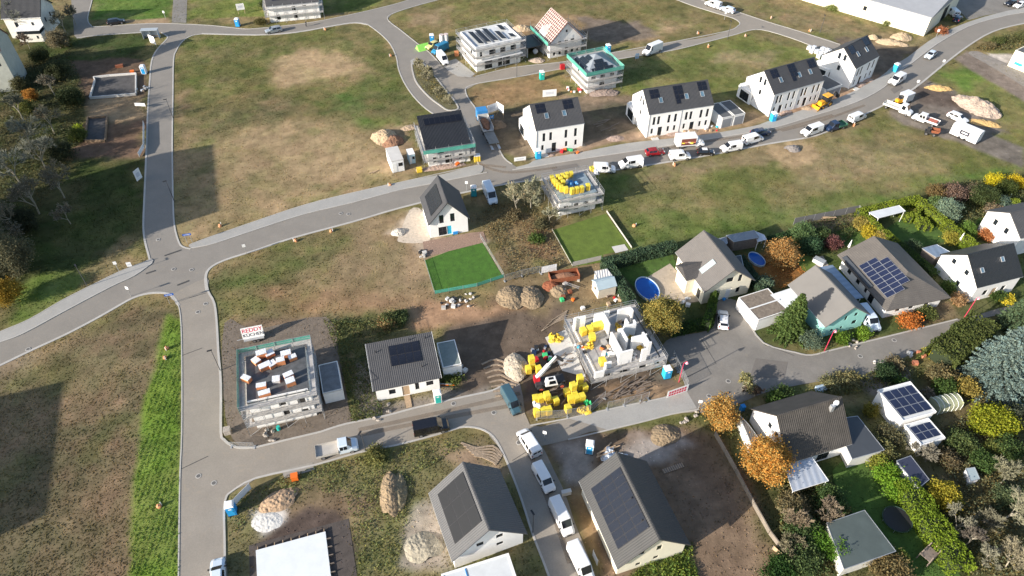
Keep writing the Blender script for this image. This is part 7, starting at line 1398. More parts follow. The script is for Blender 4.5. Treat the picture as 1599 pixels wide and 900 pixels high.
# ================================================================ SITE CLUTTER
rs = random.Random(11)
def clutter(label, px, kind, n_, r, m, name, seed=0, cat='building material', z=0):
    x, y = at(*px, z); k = M(); rr = random.Random(seed)
    t = thing(name, label, cat, x, y, z=z)
    for i in range(n_):
        k = M(); a = rr.uniform(0, 3.14); u, v = rr.uniform(-r, r), rr.uniform(-r, r)
        if kind == 'plank': k.rbox(u, v, .06+i*.07, rr.uniform(1.5,3.2), .18, .05, a*.25+.2)
        elif kind == 'box': s = rr.uniform(.3,.8); k.rbox(u, v, s*.35, s, s*.8, s*.7, a)
        elif kind == 'stone': k.blob((u,v,.15), rr.uniform(.2,.4), rr.uniform(.15,.35), rr.uniform(.12,.3), seed+i, .2, nu=8, nv=5)
        elif kind == 'beam': k.rbox(u, v, .12+i*.14, 2.6, .14, .12, rr.uniform(-.1,.1))
        k.build({'plank':'plank','box':'crate','stone':'stone','beam':'beam'}[kind], m if not isinstance(m, list) else m[i % len(m)], t)
    return t
MIX = [WHITEP, WOOD, CONC_L, RED, BLUEL, WOODD, W_BLOCK]
for px, n_, r, lb, sd in [((948,548),9,1.1,'tools and boxes on the block house floor beside the stairs',41),((975,500),7,.8,'boxes between the rear rooms of the block house',42),((985,555),7,1.0,'material in the front right room of the block house',43),((905,545),7,.8,'small material along the left edge of the block house floor',44)]: clutter(lb, px, 'box', n_, r, [CONC_L, STEEL, WOOD, BLUEL, ORG, W_BLOCK, BLACKP], 'site_debris', sd, z=3.06)
for px, n_, r, lb, sd in [((878,560),8,1.2,'loose boards on the concrete pad by the telehandler',45),((870,612),9,1.6,'loose boards between the yellow pallet piles',46),((985,612),12,2.0,'loose boards under the front scaffold of the block house',47)]: clutter(lb, px, 'plank', n_, r, WOODD, 'plank_pile', sd)
clutter('stacked planks lying before the scaffold of the block house', (1000,608), 'plank', 9, 1.2, WOODD, 'plank_pile', 1); clutter('planks scattered right of the block house scaffold', (960,618), 'plank', 10, 1.6, WOODD, 'plank_pile', 2)
clutter('boxes and crates strewn behind the block house', (960,468), 'box', 9, 1.4, MIX, 'crate_group', 3); clutter('junk beside the ladder in the storage corner', (893,440), 'box', 10, 1.6, [STEEL, WHITEP, RUST, CONC, PT_S], 'junk_pile', 4)
clutter('orange and green machine parts in the storage corner', (885,462), 'box', 8, 1.2, [RUST, ORG, GREENP, STEEL], 'junk_pile', 5); clutter('site clutter before the two door row house', (1062,206), 'box', 14, 2.8, MIX, 'site_debris', 6)
clutter('site clutter at the right of the two door row house', (1110,200), 'box', 9, 1.6, MIX, 'site_debris', 7); clutter('orange fence blocks and bins before the short row house', (888,234), 'box', 7, 2.0, [ORG, RED, GREENP, BLACKP], 'site_debris', 8)
clutter('planks lying between the first two row houses', (950,195), 'plank', 8, 2.6, WOODD, 'plank_pile', 9); clutter('long plank pair on the ploughed plot', (582,270), 'plank', 2, .8, WOOD, 'plank_pile', 10); clutter('debris between dug plot and upper left road', (222,140), 'box', 9, 1.3, [STEEL, WHITEP, WOOD, CONC], 'site_debris', 11)
clutter('pale stone blocks under the vivid lawn fence', (720,466), 'stone', 14, 2.6, mat('pale granite', (.50,.47,.44), .9, var=.3, vs_=3), 'stone_blocks', 12, 'stones'); clutter('grey concrete blocks at the rubble left end', (700,475), 'box', 9, 1.6, [CONC_L, CONC, BLACKP], 'block_pile', 13); clutter('grey stacked blocks beside the vivid lawn corner', (660,398), 'box', 8, .9, [CONC_L, BLACKP, CONC], 'block_pile', 14)
clutter('red brick pallets and boxes left of the pyramid roof house', (896,142), 'box', 9, 1.5, [RED, WHITEP, W_BLOCK, BRICKO], 'brick_pile', 15); clutter('timber and tools on the film behind the cream solar house', (948,708), 'plank', 8, .9, WOOD, 'plank_pile', 16)
clutter('cluttered tools left of the telehandler', (843,553), 'box', 14, 1.6, [PT_N, RED, WHITEP, BLACKP, GREENP, STEEL], 'site_debris', 17); clutter('round boulders beside the white sign at the lane end', (1085,648), 'stone', 3, .6, STONE, 'boulder_group', 18, 'stones'); clutter('big pale boulder group in the garden below the lane', (1068,658), 'stone', 5, .8, STONE, 'boulder_group', 19, 'stones')
clutter('stone row at the kerb before the turquoise house', (1330,537), 'stone', 7, 1.2, STONE, 'boulder_group', 20, 'stones'); clutter('boulders and planters on the lower lane edge', (1375,572), 'stone', 5, .9, CONC_L, 'boulder_group', 21, 'stones'); clutter('orange pots and stones at the driveway mouth', (1432,560), 'box', 7, 1.2, [mat('terracotta', (.50,.18,.10), .9), CONC_L, PT_S], 'flower_pots', 22, 'pots')
clutter('pots and bins beside the entrance of the pool house', (1130,465), 'box', 5, 1.0, [BLACKP, STEEL, BLUEP], 'bins', 23); clutter('firewood pile beside the grey garden wall', (1291,344), 'beam', 6, .3, WOOD, 'firewood_stack', 24); clutter('garden furniture on the pool terrace', (1070,472), 'box', 5, 1.0, WHITEP, 'garden_furniture', 25, 'furniture')
clutter('orange barrier pieces before the black roofed house', (715,258), 'box', 3, .5, ORG, 'barrier', 26); clutter('black and orange tubes beside the bungalow garage', (695,605), 'beam', 3, .4, [ORG, BLACKP, STEEL], 'pipe_bundle', 27); clutter('wet stone slabs on a pallet right of the bungalow garage', (718,575), 'box', 8, .9, [PT_S, CONC_L, CONC], 'slab_stack', 28); clutter('rocks and pots in the border before the shell with clay blocks', (418,680), 'stone', 7, 1.2, STONE, 'boulder_group', 29, 'stones')
clutter('small stones along the kerb before the bungalow', (600,645), 'stone', 5, 1.5, STONE, 'boulder_group', 30, 'stones'); clutter('white crates in the row behind the block house', (912,482), 'box', 2, .3, W_BLOCK, 'crate_group', 31)
def simple_box(label, px, s, m, name, cat, rz=15, z=0, lid=None):
    x, y = at(*px, z); t = thing(name, label, cat, x, y, R(rz), z=z); k = M(); k.box(-s[0]/2,s[0]/2,-s[1]/2,s[1]/2,0,s[2]); k.build('body', m, t); k = M(); k.box(-s[0]/2-.03,s[0]/2+.03,-s[1]/2-.03,s[1]/2+.03,s[2],s[2]+.06); k.build('lid', lid or m, t); return t
simple_box('orange road barrier box on the kerb below the white flatbed', (461,748), (.9,.8,.9), ORG, 'barrier_box', 'barrier'); simple_box('tall electricity cabinet beside the flat trailer corner', (884,772), (1.3,.5,.8), CONC_L, 'utility_cabinet', 'cabinet'); simple_box('yellow bagged pallet at the black roof scaffold, right corner', (745,251), (1.3,1.1,1.4), YEL, 'wrapped_pallet', 'pallet', 10, 0, WFILM); simple_box('small yellow heap of bags at the black roof scaffold, left corner', (655,268), (1.1,.9,.8), YEL, 'wrapped_pallet', 'pallet')
simple_box('red site box on the verge of the middle road', (878,108), (1.1,.8,1.2), RED, 'site_box', 'box'); simple_box('blue waste bin beside the lower right white house', (1158,641), (.6,.6,1.1), BLUEP, 'waste_bin', 'bin'); simple_box('light blue garden box on the shady garden', (1280,610), (1.4,.9,.7), mat('pale blue lid', (.40,.50,.58), .5), 'garden_box', 'box'); simple_box('pale stone planter box at the left plot corner', (356,676), (.9,.9,.9), STONE, 'planter', 'planter')
simple_box('white hot tub on the small terrace of the turquoise house', (1278,411), (2.0,1.1,.8), WHITEP, 'hot_tub', 'hot tub', -45, 0, mat('grey tub inside', (.35,.37,.38), .4)); simple_box('turquoise tool box below the white house facade', (711,365), (.9,.5,.5), BLUEP, 'tool_box', 'box')
# white sacks at row house 4
sk = Proto(lambda: (lambda t: (M().box(-.5,.5,-.5,.5,.1,1.0).build('sack', WFILM, t), M().box(-.5,.5,-.5,.5,0,.099).build('wooden_base', WOOD, t), t)[2])(thing('bulk_bag', '', 'bulk bag', 0, 0)))
for i, px in enumerate([(1264,75),(1271,75),(1285,77),(1292,79),(1268,80),(1276,81),(1283,83),(1290,84),(1279,88),(1298,82)]):
    x, y = at(*px, .5); sk.place('pale bulk bag behind the last row house, %s' % ['farthest left in the rear row','second in the rear row','third in the rear row','fourth in the rear row','first in the front row','second in the front row','third in the front row','last in the front row','alone in front','at the right end'][i], x, y, R(40), 'bulk bags behind the last row house')
# ladders, dish, trampoline, swing
x, y = at(893, 449); t = thing('ladder', 'metal ladder lying in the storage corner', 'ladder', x, y, R(-28)); k = M(); k.box(-1.4,1.4,-.25,-.2,.5,.56); k.box(-1.4,1.4,.2,.25,.5,.56); [k.box(-1.2+i*.3,-1.16+i*.3,-.2,.2,.51,.55) for i in range(9)]; k.build('rails', STEEL, t)
x, y = at(881, 430, .8); t = thing('skip_container', 'long rusty brown open container under the olive lawn', 'skip', x, y, R(12)); k = M(); k.box(-2.6,2.6,-1.0,1.0,.1,.2); k.box(-2.6,2.6,-1.05,-1.0,.1,1.2); k.box(-2.6,2.6,1.0,1.05,.1,1.2); k.box(-2.65,-2.6,-1,1,.1,1.2); k.box(2.6,2.65,-1,1,.1,1.2); k.build('body', RUST, t); k = M(); k.blob((0,0,.3),2.5,.95,.7,3,.08,half=True); k.build('earth_load', mat('red brown earth', (.24,.12,.07)), t)
x, y = at(1401, 811, .6); t = thing('trampoline', 'dark round trampoline on the shady lawn', 'trampoline', x, y); k = M(); k.tube((0,0,.62),(0,0,.66),1.75,n=28); k.build('mat', BLACKP, t); k = M(); [k.tube((1.85*math.cos(i*.2244),1.85*math.sin(i*.2244),.66),(1.85*math.cos((i+1)*.2244),1.85*math.sin((i+1)*.2244),.66),.05,n=5) for i in range(28)]; k.build('frame', mat('dark green frame', (.03,.06,.05)), t)
for i in range(6): k = M(); k.tube((1.8*math.cos(i*1.047),1.8*math.sin(i*1.047),0),(1.8*math.cos(i*1.047),1.8*math.sin(i*1.047),.65),.03,n=5); k.build('leg', STEEL, t)
x, y = at(1445, 872); t = thing('swing_set', 'wooden climbing frame with swing beam at the lower hedge', 'play equipment', x, y, R(35))
k = M(); [k.tube((a,b,0),(a*.9,b*.9,2.3),.07,n=5) for a in (-.9,.9) for b in (-.7,.7)]; k.box(-.95,.95,-.75,.75,1.2,1.3); k.build('tower', WOODD, t); k = M(); k.tube((.9,0,2.2),(4.0,0,2.2),.07,n=6); k.tube((4,-.8,0),(4,0,2.2),.06,n=5); k.tube((4,.8,0),(4,0,2.2),.06,n=5); k.build('swing_beam', WOOD, t); k = M(); k.box(2.2,2.7,-.12,.12,.5,.54); k.tube((2.2,0,.5),(2.2,0,2.2),.015,n=4); k.tube((2.7,0,.5),(2.7,0,2.2),.015,n=4); k.build('swing_seat', mat('teal swing seat', (.2,.4,.35)), t)
canopy_roof('cold_frame', 'pale glass covered cold frame in the lower right garden', [(1508,732),(1522,730),(1530,748),(1516,752)], 1.3, mat('cold frame glass', (.35,.42,.44), .15), walls_=WFILM)
# parasols and pole by right gardens
for px, lb in [((1323,392),'closed white parasol behind the brown hipped roof'),((1496,381),'closed white parasol behind the black roofed house')]:
    x, y = at(*px, 0); t = thing('parasol', lb, 'parasol', x, y, 0, 'closed white parasols'); k = M(); k.tube((0,0,0),(0,0,1.0),.04,n=5); k.build('pole', STEEL, t); k = M(); k.tube((0,0,1.0),(0,0,2.7),.26,.04,n=8); k.build('canopy', WHITEP, t)
# lime tent, white barrels, orange box by the cubic house
x, y = at(660, 74, .5); t = thing('tarpaulin_tent', 'lime green and black tarpaulin tent by the road of the cubic house', 'tarpaulin', x, y, R(30)); k = M(); k.v = [(-1.6,-1.3,0),(1.6,-1.3,0),(1.6,1.3,0),(-1.6,1.3,0),(-1.6,0,1.5),(1.6,0,1.5)]; k.f = [(0,1,5,4),(3,4,5,2),(0,4,3),(1,2,5)]; k.m = [0,1,0,1]; k.build('sheet', [LIME, mat('black tarpaulin', (.02,.025,.03), .5)], t); k = M(); k.tube((-1.6,0,0),(-1.6,0,1.5),.04,n=5); k.tube((1.6,0,0),(1.6,0,1.5),.04,n=5); k.build('pole', STEEL, t)
for px, lb in [((690,66),'left white silo drum behind the blue van'),((697,65),'right white silo drum behind the blue van')]:
    x, y = at(*px, 0); t = thing('silo_drum', lb, 'drum', x, y, 0, 'white silo drums'); k = M(); k.tube((0,0,.2),(0,0,2.0),.6,n=14); k.build('body', WHITEP, t); k = M(); k.tube((0,0,2.0),(0,0,2.15),.62,n=14); k.build('lid', mat('rosy lid', (.6,.5,.48), .6), t)
simple_box('orange brown box at the corner of the cubic house scaffold', (713,87), (1.0,.9,1.1), BRICKO, 'site_box', 'box')
simple_box('rust brown bin heap north of the upper foundation', (187,105), (1.8,.9,.6), RUST, 'site_box', 'box'); simple_box('orange red crate at the upper foundation corner', (207,114), (.9,.7,.6), ORG, 'site_box', 'box')
# film covered timber and long formwork panel
film_pile('large bluish film cover spread behind the cream solar house', 960, 707, 0, 1.9, mat('bluish film', (.50,.55,.62), .4, var=.2, vs_=3, bump=.08), seed=31)
x, y = at(1051, 732); t = thing('formwork_panel', 'slatted wooden formwork panel lying on the dark earth plot', 'formwork panel', x, y, R(20)); k = M(); k.box(-1.6,1.6,-.35,.35,.05,.15); k.build('panel', WOODD, t); k = M(); [k.box(-1.5+i*.33,-1.42+i*.33,-.36,.36,.151,.2) for i in range(10)]; k.build('slats', WOOD, t)
x, y = at(880, 785); 
# stone markers scattered on the plots
mk = Proto(lambda: (lambda t: (M().blob((0,0,.2),.35,.3,.4,4,.2,nu=8,nv=6).build('cap', mat('orange cap', (.62,.28,.14), .8), t), M().tube((.3,.2,0),(.3,.2,.8),.06,n=5).build('peg', WHITEP, t), t)[2])(thing('plot_marker', '', 'plot marker', 0, 0)))
for px, lb in [((508,47),'below the walking person'),((610,88),'at the kerb opposite the planted island'),((517,362),'left one below the main road kerb'),((462,377),'right of the junction below the kerb'),((609,290),'by the pavement near the white container'),((1164,57),'below the upper fork, right'),((1106,74),'below the upper fork, left'),((1090,53),'above the middle road'),((1204,29),'upper left above the far road'),((1264,49),'upper right above the far road'),((344,354),'above the pavement right of the junction'),((1053,259),'in the verge under the street vans'),((1333,197),'in the verge before the long white van'),((258,560),'in the bright green strip, upper'),((261,545),'in the bright green strip, topmost'),((249,792),'in the bright green strip, lower'),((990,354),'alone in the middle of the big field')]:
    x, y = at(*px, 0); mk.place('small orange plot marker with white peg '+lb, x, y, rs.uniform(0, 6), 'orange plot markers')
# ================================================================ VEGETATION
def leaf_mesh(name, P, size, base, parent, aspect=.75, seed=0, up=.3, mname=None, jit=.35, hue=.12, z_t=None):
    r = np.random.default_rng(seed); N = len(P); s = size*(.6+.8*r.random(N))
    n_ = r.normal(size=(N, 3)); n_[:, 2] = np.abs(n_[:, 2])+up; n_ /= np.linalg.norm(n_, axis=1)[:, None]
    a = np.cross(n_, r.normal(size=(N, 3))); a /= np.linalg.norm(a, axis=1)[:, None]; b = np.cross(n_, a)
    a *= s[:, None]; b *= (s*aspect)[:, None]
    V = np.stack([P-a, P-b*.9, P+a, P+b*.9], 1).reshape(-1, 3)
    cl = np.array(base)[None]*(1-jit/2+jit*r.random(N))[:, None]; h_ = (r.random(N)-.5)*2*hue
    cl = cl*np.stack([1+h_, np.ones(N), 1-h_], 1)
    if z_t is not None: cl = cl*z_t[:, None]
    return np_mesh(name, V, np.arange(4*N).reshape(-1, 4), mat('foliage', (1, 1, 1), .75, var=.12, vs_=1, attr='Col', spec=.2, trans=.28), np.repeat(np.clip(cl, .004, .9), 4, 0), 4, parent=parent)
def crown_pts(r, n_cl, per, rx, ry, rz, zc, cs=.35, fill=.45, bottom=-1):
    d = r.normal(size=(n_cl, 3)); d /= np.linalg.norm(d, axis=1)[:, None]; rad = (fill+(1-fill)*r.random(n_cl)**.6)*(1+.20*np.sin(d[:, 0]*5+d[:, 1]*4+r.random()*6)+.14*np.sin(d[:, 2]*9+d[:, 0]*7+r.random()*6))
    c = d*rad[:, None]*np.array([rx, ry, rz]); c[:, 2] = np.maximum(c[:, 2], bottom*rz); c[:, 2] += zc
    tone = .75+.5*r.random(n_cl); sz = cs*(.7+.6*r.random(n_cl))
    P = (c[:, None]+r.normal(size=(n_cl, per, 3))*sz[:, None, None]*np.array([1, 1, .7])).reshape(-1, 3)
    P[:, 2] = np.maximum(P[:, 2], .05); return P, np.repeat(tone, per)
def limbs(k, base, tips, r0, rr, n=5):
    for q in tips:
        q = Vector(q); mid = Vector(base).lerp(q, .5)+Vector((rr.uniform(-.2,.2), rr.uniform(-.2,.2), .15)); k.tube(base, mid, r0, r0*.65, n=n, cap=False); k.tube(mid, q, r0*.65, r0*.2, n=n, cap=False)
TI = [0]
def tree(label, px, h, rx, color, kind='broad', name='tree', cat='tree', ry=None, zc=None, dens=1, group=None, size=.115, base_z=None, trunk=True, bark=None, hue=.12, rz_=None):
    """px is where the middle of the crown shows in the photo"""
    TI[0] += 1; sd = TI[0]*13+5; r = np.random.default_rng(sd); rr = random.Random(sd); ry = ry or rx
    if kind == 'conifer': zc = h*.38
    zc = zc if zc is not None else h-(rz_ or min(rx, h*.45)); x, y = at(*px, zc) if len(px) == 2 else px[:2]; t = thing(name, label, cat, x, y, 0, group)
    k = M(); tr = max(.06, h*.022)
    if kind in ('broad', 'bush'):
        rz = rz_ or (h-zc if kind == 'broad' else h/2); rz = max(rz, .4)
        if kind == 'bush': zc = h*.5
        if trunk:
            k.tube((0,0,0), (rr.uniform(-.1,.1), rr.uniform(-.1,.1), max(zc-rz*.4,.3)), tr*1.2, tr*.8, n=7, cap=False); limbs(k, (0,0,max(zc-rz*.6,.2)), [(rx*.6*math.cos(a), ry*.6*math.sin(a), zc+rr.uniform(-.2,.4)*rz) for a in [i*1.05+rr.random() for i in range(6)]], tr*.6, rr); k.build('trunk', bark or BARK, t)
        vol = rx*ry*rz; ncl = int(max(14, 34*vol**.62*dens)); P, tn = crown_pts(r, ncl, int(58), rx*.88, ry*.88, rz*.88, zc, .26+.05*rx, bottom=-.9); leaf_mesh('crown', P, size, color, t, seed=sd, z_t=tn, hue=hue)
    elif kind == 'conifer':
        k.tube((0,0,0),(0,0,h*.97),tr*1.2,.03,n=7,cap=False); P = []; T_ = []; lv = int(h*2.6*dens)
        for i in range(lv):
            z = h*.08+(h*.9)*i/lv; R_ = rx*(1-(z/h))**.85*(.85+.3*rr.random())+.12; nb = max(5, int(8+R_*3))
            for j in range(nb):
                a = 6.283*(j+rr.random()*.7)/nb; L_ = R_*(.75+.35*rr.random()); m_ = int(10+26*L_); u = r.random(m_)**.7; w_ = (.10+.32*L_*(1-u))*.55
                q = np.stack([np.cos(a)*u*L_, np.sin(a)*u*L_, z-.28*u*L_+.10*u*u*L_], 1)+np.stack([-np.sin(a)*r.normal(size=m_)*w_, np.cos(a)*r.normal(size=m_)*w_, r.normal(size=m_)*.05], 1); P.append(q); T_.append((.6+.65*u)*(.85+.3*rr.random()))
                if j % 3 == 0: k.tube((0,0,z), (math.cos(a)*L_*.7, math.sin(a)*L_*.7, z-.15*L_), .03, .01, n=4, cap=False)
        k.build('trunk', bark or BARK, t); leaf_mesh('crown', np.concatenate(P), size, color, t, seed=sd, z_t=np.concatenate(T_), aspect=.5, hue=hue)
    elif kind == 'column':
        n_ = int(900*h*rx*dens); z = r.random(n_)*h; a = r.random(n_)*6.283; R_ = rx*np.clip(1.15-(z/h)**2.2*1.1, .05, 1)*(.7+.35*r.random(n_)); P = np.stack([R_*np.cos(a), R_*np.sin(a), z], 1); k.tube((0,0,0),(0,0,h*.8),.08,.03,n=6,cap=False); k.build('trunk', BARK, t); leaf_mesh('crown', P, size, color, t, seed=sd, hue=hue, z_t=.7+.5*r.random(n_))
    elif kind == 'bare':
        segs = []
        def grow(p, d, L_, rad, dep):
            q = p+d*L_; segs.append((p, q, rad, dep))
            if dep == 0: return
            for _ in range(4 if dep > 1 else 5):
                nd = (d+Vector((rr.gauss(0,.55), rr.gauss(0,.55), rr.gauss(.12,.35)))).normalized(); grow(p.lerp(q, rr.uniform(.55,1)), nd, L_*rr.uniform(.55,.82), rad*.6, dep-1)
        for s_ in range(1 if h > 4 else 4): grow(Vector((rr.uniform(-.2,.2), rr.uniform(-.2,.2), 0)), Vector((rr.gauss(0,.12 if h > 4 else .5), rr.gauss(0,.12 if h > 4 else .5), 1)).normalized(), h*.36, max(.05, h*.02), 5 if h > 4 else 4)
        k2 = M()
        for p, q, rad, dep in segs:
            if dep >= 3: k.tube(p, q, rad, rad*.62, n=5, cap=False)
            else: k2.tube(p, q, max(rad, .034), max(rad*.5, .022), n=3, cap=False)
        k.build('trunk', bark or BARKL, t); k2.build('crown', mat('twig '+label[:18], (color[0]*.62, color[1]*.70, color[2]*.66), .9, var=.2), t)
        if dens > 1: P = np.array([tuple(q) for p, q, rad, dep in segs if dep <= 1]); P = P[r.random(len(P)) < .5]; leaf_mesh('leaves', P+r.normal(size=P.shape)*.1, .09, tuple(min(c*1.6, .9) for c in color), t, seed=sd, hue=.2)
    return t
def hedge(label, P, w_, h_, color, name='hedge', seed=0, size=.13, dens=1.0, jag=.12, hue=.08):
    Q = [Vector(q) for q in atn(P, h_)]; t = thing(name, label, 'hedge', Q[0].x, Q[0].y); O = Q[0]; r = np.random.default_rng(seed+100); k = M(); Ps = []
    for a, b in zip(Q[:-1], Q[1:]):
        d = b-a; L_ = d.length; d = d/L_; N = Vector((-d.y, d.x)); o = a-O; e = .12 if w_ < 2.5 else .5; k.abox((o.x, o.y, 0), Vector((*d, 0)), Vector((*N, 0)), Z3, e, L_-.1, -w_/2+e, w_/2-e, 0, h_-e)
        n_ = int(L_*(w_+2*h_)*75*dens); u = r.random(n_)*(L_+w_*.6)-w_*.3; s = r.random(n_)*(w_+2*h_); top = s < w_; side = np.where(s < w_+h_, -1, 1)
        v = np.where(top, s-w_/2, side*w_/2); z = np.where(top, h_, np.where(s < w_+h_, s-w_, s-w_-h_)); nz = fbm(u+50, v+z+50, 1.2, seed+3)-.5
        u2 = o.x+d.x*u+N.x*v*(1+nz*jag*4); v2 = o.y+d.y*u+N.y*v*(1+nz*jag*4); Ps.append(np.stack([u2+r.normal(size=n_)*.05, v2+r.normal(size=n_)*.05, np.maximum(z*(1+nz*jag*2)+r.normal(size=n_)*.06, .03)], 1))
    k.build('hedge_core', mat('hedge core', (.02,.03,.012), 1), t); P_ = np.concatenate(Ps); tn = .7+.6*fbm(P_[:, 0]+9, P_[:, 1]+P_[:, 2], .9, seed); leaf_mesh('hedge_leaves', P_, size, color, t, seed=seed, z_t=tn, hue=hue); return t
GR1 = (.055,.095,.022); GR2 = (.035,.075,.025); OLG = (.10,.12,.035); YG = (.19,.24,.025); BSP = (.17,.24,.225); ORA = (.50,.22,.03); GOLD = (.42,.30,.05); BRR = (.20,.12,.08); GREYB = (.20,.16,.12)
# -- hedges
hedge('grey green clipped hedge along the top of the pool garden', [(946,408),(1003,391),(1052,380)], 1.5, 2.2, (.065,.11,.06), seed=1); hedge('grey green clipped hedge running down beside the pool', [(946,405),(968,438),(992,476)], 1.5, 2.2, (.065,.11,.06), seed=2)
hedge('dark green hedge between the big golden tree and the driveway', [(1052,512),(1080,504),(1108,499)], 1.5, 1.7, (.045,.085,.018), seed=3); hedge('tall green hedge tapering beside the drive of the pool house', [(1104,502),(1112,480),(1117,455)], 1.2, 2.4, (.06,.11,.02), seed=4)
hedge('grey green hedge strip on the right flank of the pool house', [(1158,400),(1178,430),(1205,470)], 1.3, 1.7, (.045,.08,.045), seed=5)
hedge('yellow green thuja hedge along the big field edge', [(1343,329),(1390,318),(1436,308)], 1.3, 2.0, YG, seed=6); hedge('yellow green thuja hedge left of the pergola garden', [(1348,333),(1375,356),(1400,376)], 1.2, 2.0, YG, seed=7)
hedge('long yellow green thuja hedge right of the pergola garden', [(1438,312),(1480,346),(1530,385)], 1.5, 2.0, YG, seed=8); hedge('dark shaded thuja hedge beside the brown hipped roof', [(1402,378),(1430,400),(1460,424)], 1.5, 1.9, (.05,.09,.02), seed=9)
for i, (a, b, lb) in enumerate([((1404,322),(1421,338),'left of the wooden seat'),((1434,336),(1442,350),'second, short and rounded'),((1444,340),(1452,352),'right one, short and rounded'),((1421,338),(1436,326),'crossing behind the seat')]): hedge('small yellow green clipped block, '+lb, [a, b], 1.1, 1.5, YG, seed=10+i, name='clipped_shrub')
hedge('yellow green hedge leaving the frame behind the yellow trees', [(1583,312),(1612,335)], 1.4, 2.2, YG, seed=15); hedge('bright yellow green hedge running down the lower right garden', [(1420,757),(1450,800),(1478,840),(1504,878)], 3.0, 2.6, (.15,.215,.018), seed=16, jag=.16, size=.12)
for i, px in enumerate([(1386,738),(1403,762)]): tree(['round bright green bush at the top of the long bright hedge','second round bright green bush above the long bright hedge'][i], px, 2.4, 1.5, (.13,.24,.02), 'bush', 'round_bush', 'bush', dens=1.6)
hedge('dark field hedge along the shaded lower border of the big field', [(1200,372),(1236,362)], 1.0, 1.2, GR2, seed=17)
# -- trees in the east gardens
tree('big olive gold tree between the block house and the hedge', (1034,493), 7.6, 3.1, (.25,.21,.055), name='autumn_tree', zc=4.6, dens=1.35, hue=.2)
tree('round orange leaved tree behind the turquoise house', (1222,395), 4.8, 2.9, (.40,.23,.08), name='autumn_tree', zc=2.6, dens=1.3, hue=.25)
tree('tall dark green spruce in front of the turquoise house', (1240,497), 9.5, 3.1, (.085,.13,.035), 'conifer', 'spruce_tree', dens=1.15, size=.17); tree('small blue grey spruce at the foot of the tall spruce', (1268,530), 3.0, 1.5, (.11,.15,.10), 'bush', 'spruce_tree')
tree('round green bush left before the turquoise house', (1316,527), 1.9, 1.0, (.10,.17,.02), 'bush', 'round_bush', 'bush', dens=1.4); tree('round light green bush right before the turquoise house', (1348,520), 1.9, 1.0, (.14,.23,.025), 'bush', 'round_bush', 'bush', dens=1.4)
tree('flaming orange bush on the lane before the long bungalow', (1421,500), 2.0, 1.9, (.48,.17,.04), 'bush', 'orange_bush', 'bush', ry=1.4, dens=1.4, hue=.3); tree('olive bush right of the flaming orange bush', (1448,488), 1.6, 1.5, OLG, 'bush', 'garden_bush', 'bush'); tree('rosy brown shrub near the entrance of the black roofed house', (1497,467), 2.0, 1.1, (.32,.20,.10), 'bush', 'garden_bush', 'bush')
tree('yellow bush beside the steps at the lane end', (1575,468), 1.5, .9, (.55,.45,.04), 'bush', 'yellow_bush', 'bush'); tree('dark green bush at the wall of the lane end', (1562,462), 1.6, 1.1, GR1, 'bush', 'garden_bush', 'bush')
hedge('very tall dark olive yew hedge along the lane', [(1476,548),(1507,524),(1534,502)], 4.4, 3.6, (.085,.105,.028), seed=18, jag=.18, size=.15, dens=1.2)
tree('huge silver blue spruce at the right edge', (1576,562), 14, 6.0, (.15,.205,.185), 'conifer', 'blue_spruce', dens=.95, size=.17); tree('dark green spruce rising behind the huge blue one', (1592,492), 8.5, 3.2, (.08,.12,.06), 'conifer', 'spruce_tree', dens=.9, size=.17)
tree('broad yellow green juniper below the blue spruce', (1553,655), 2.6, 3.6, (.24,.26,.02), 'bush', 'juniper_shrub', 'shrub', ry=2.6, dens=1.5, size=.14); tree('dark green shrub beside the greenhouse', (1480,606), 2.2, 2.0, GR1, 'bush', 'garden_bush', 'bush'); tree('dull brown shrub above the greenhouse', (1470,585), 2.4, 2.4, (.17,.14,.065), 'bush', 'garden_bush', 'bush', ry=1.6); tree('ochre leaved shrub between hedge and blue spruce', (1512,605), 3.0, 1.5, (.26,.20,.05), 'bush', 'garden_bush', 'bush')
tree('small yellow bush at the lower end of the yew hedge', (1455,547), 1.4, .9, (.35,.33,.03), 'bush', 'yellow_bush', 'bush')
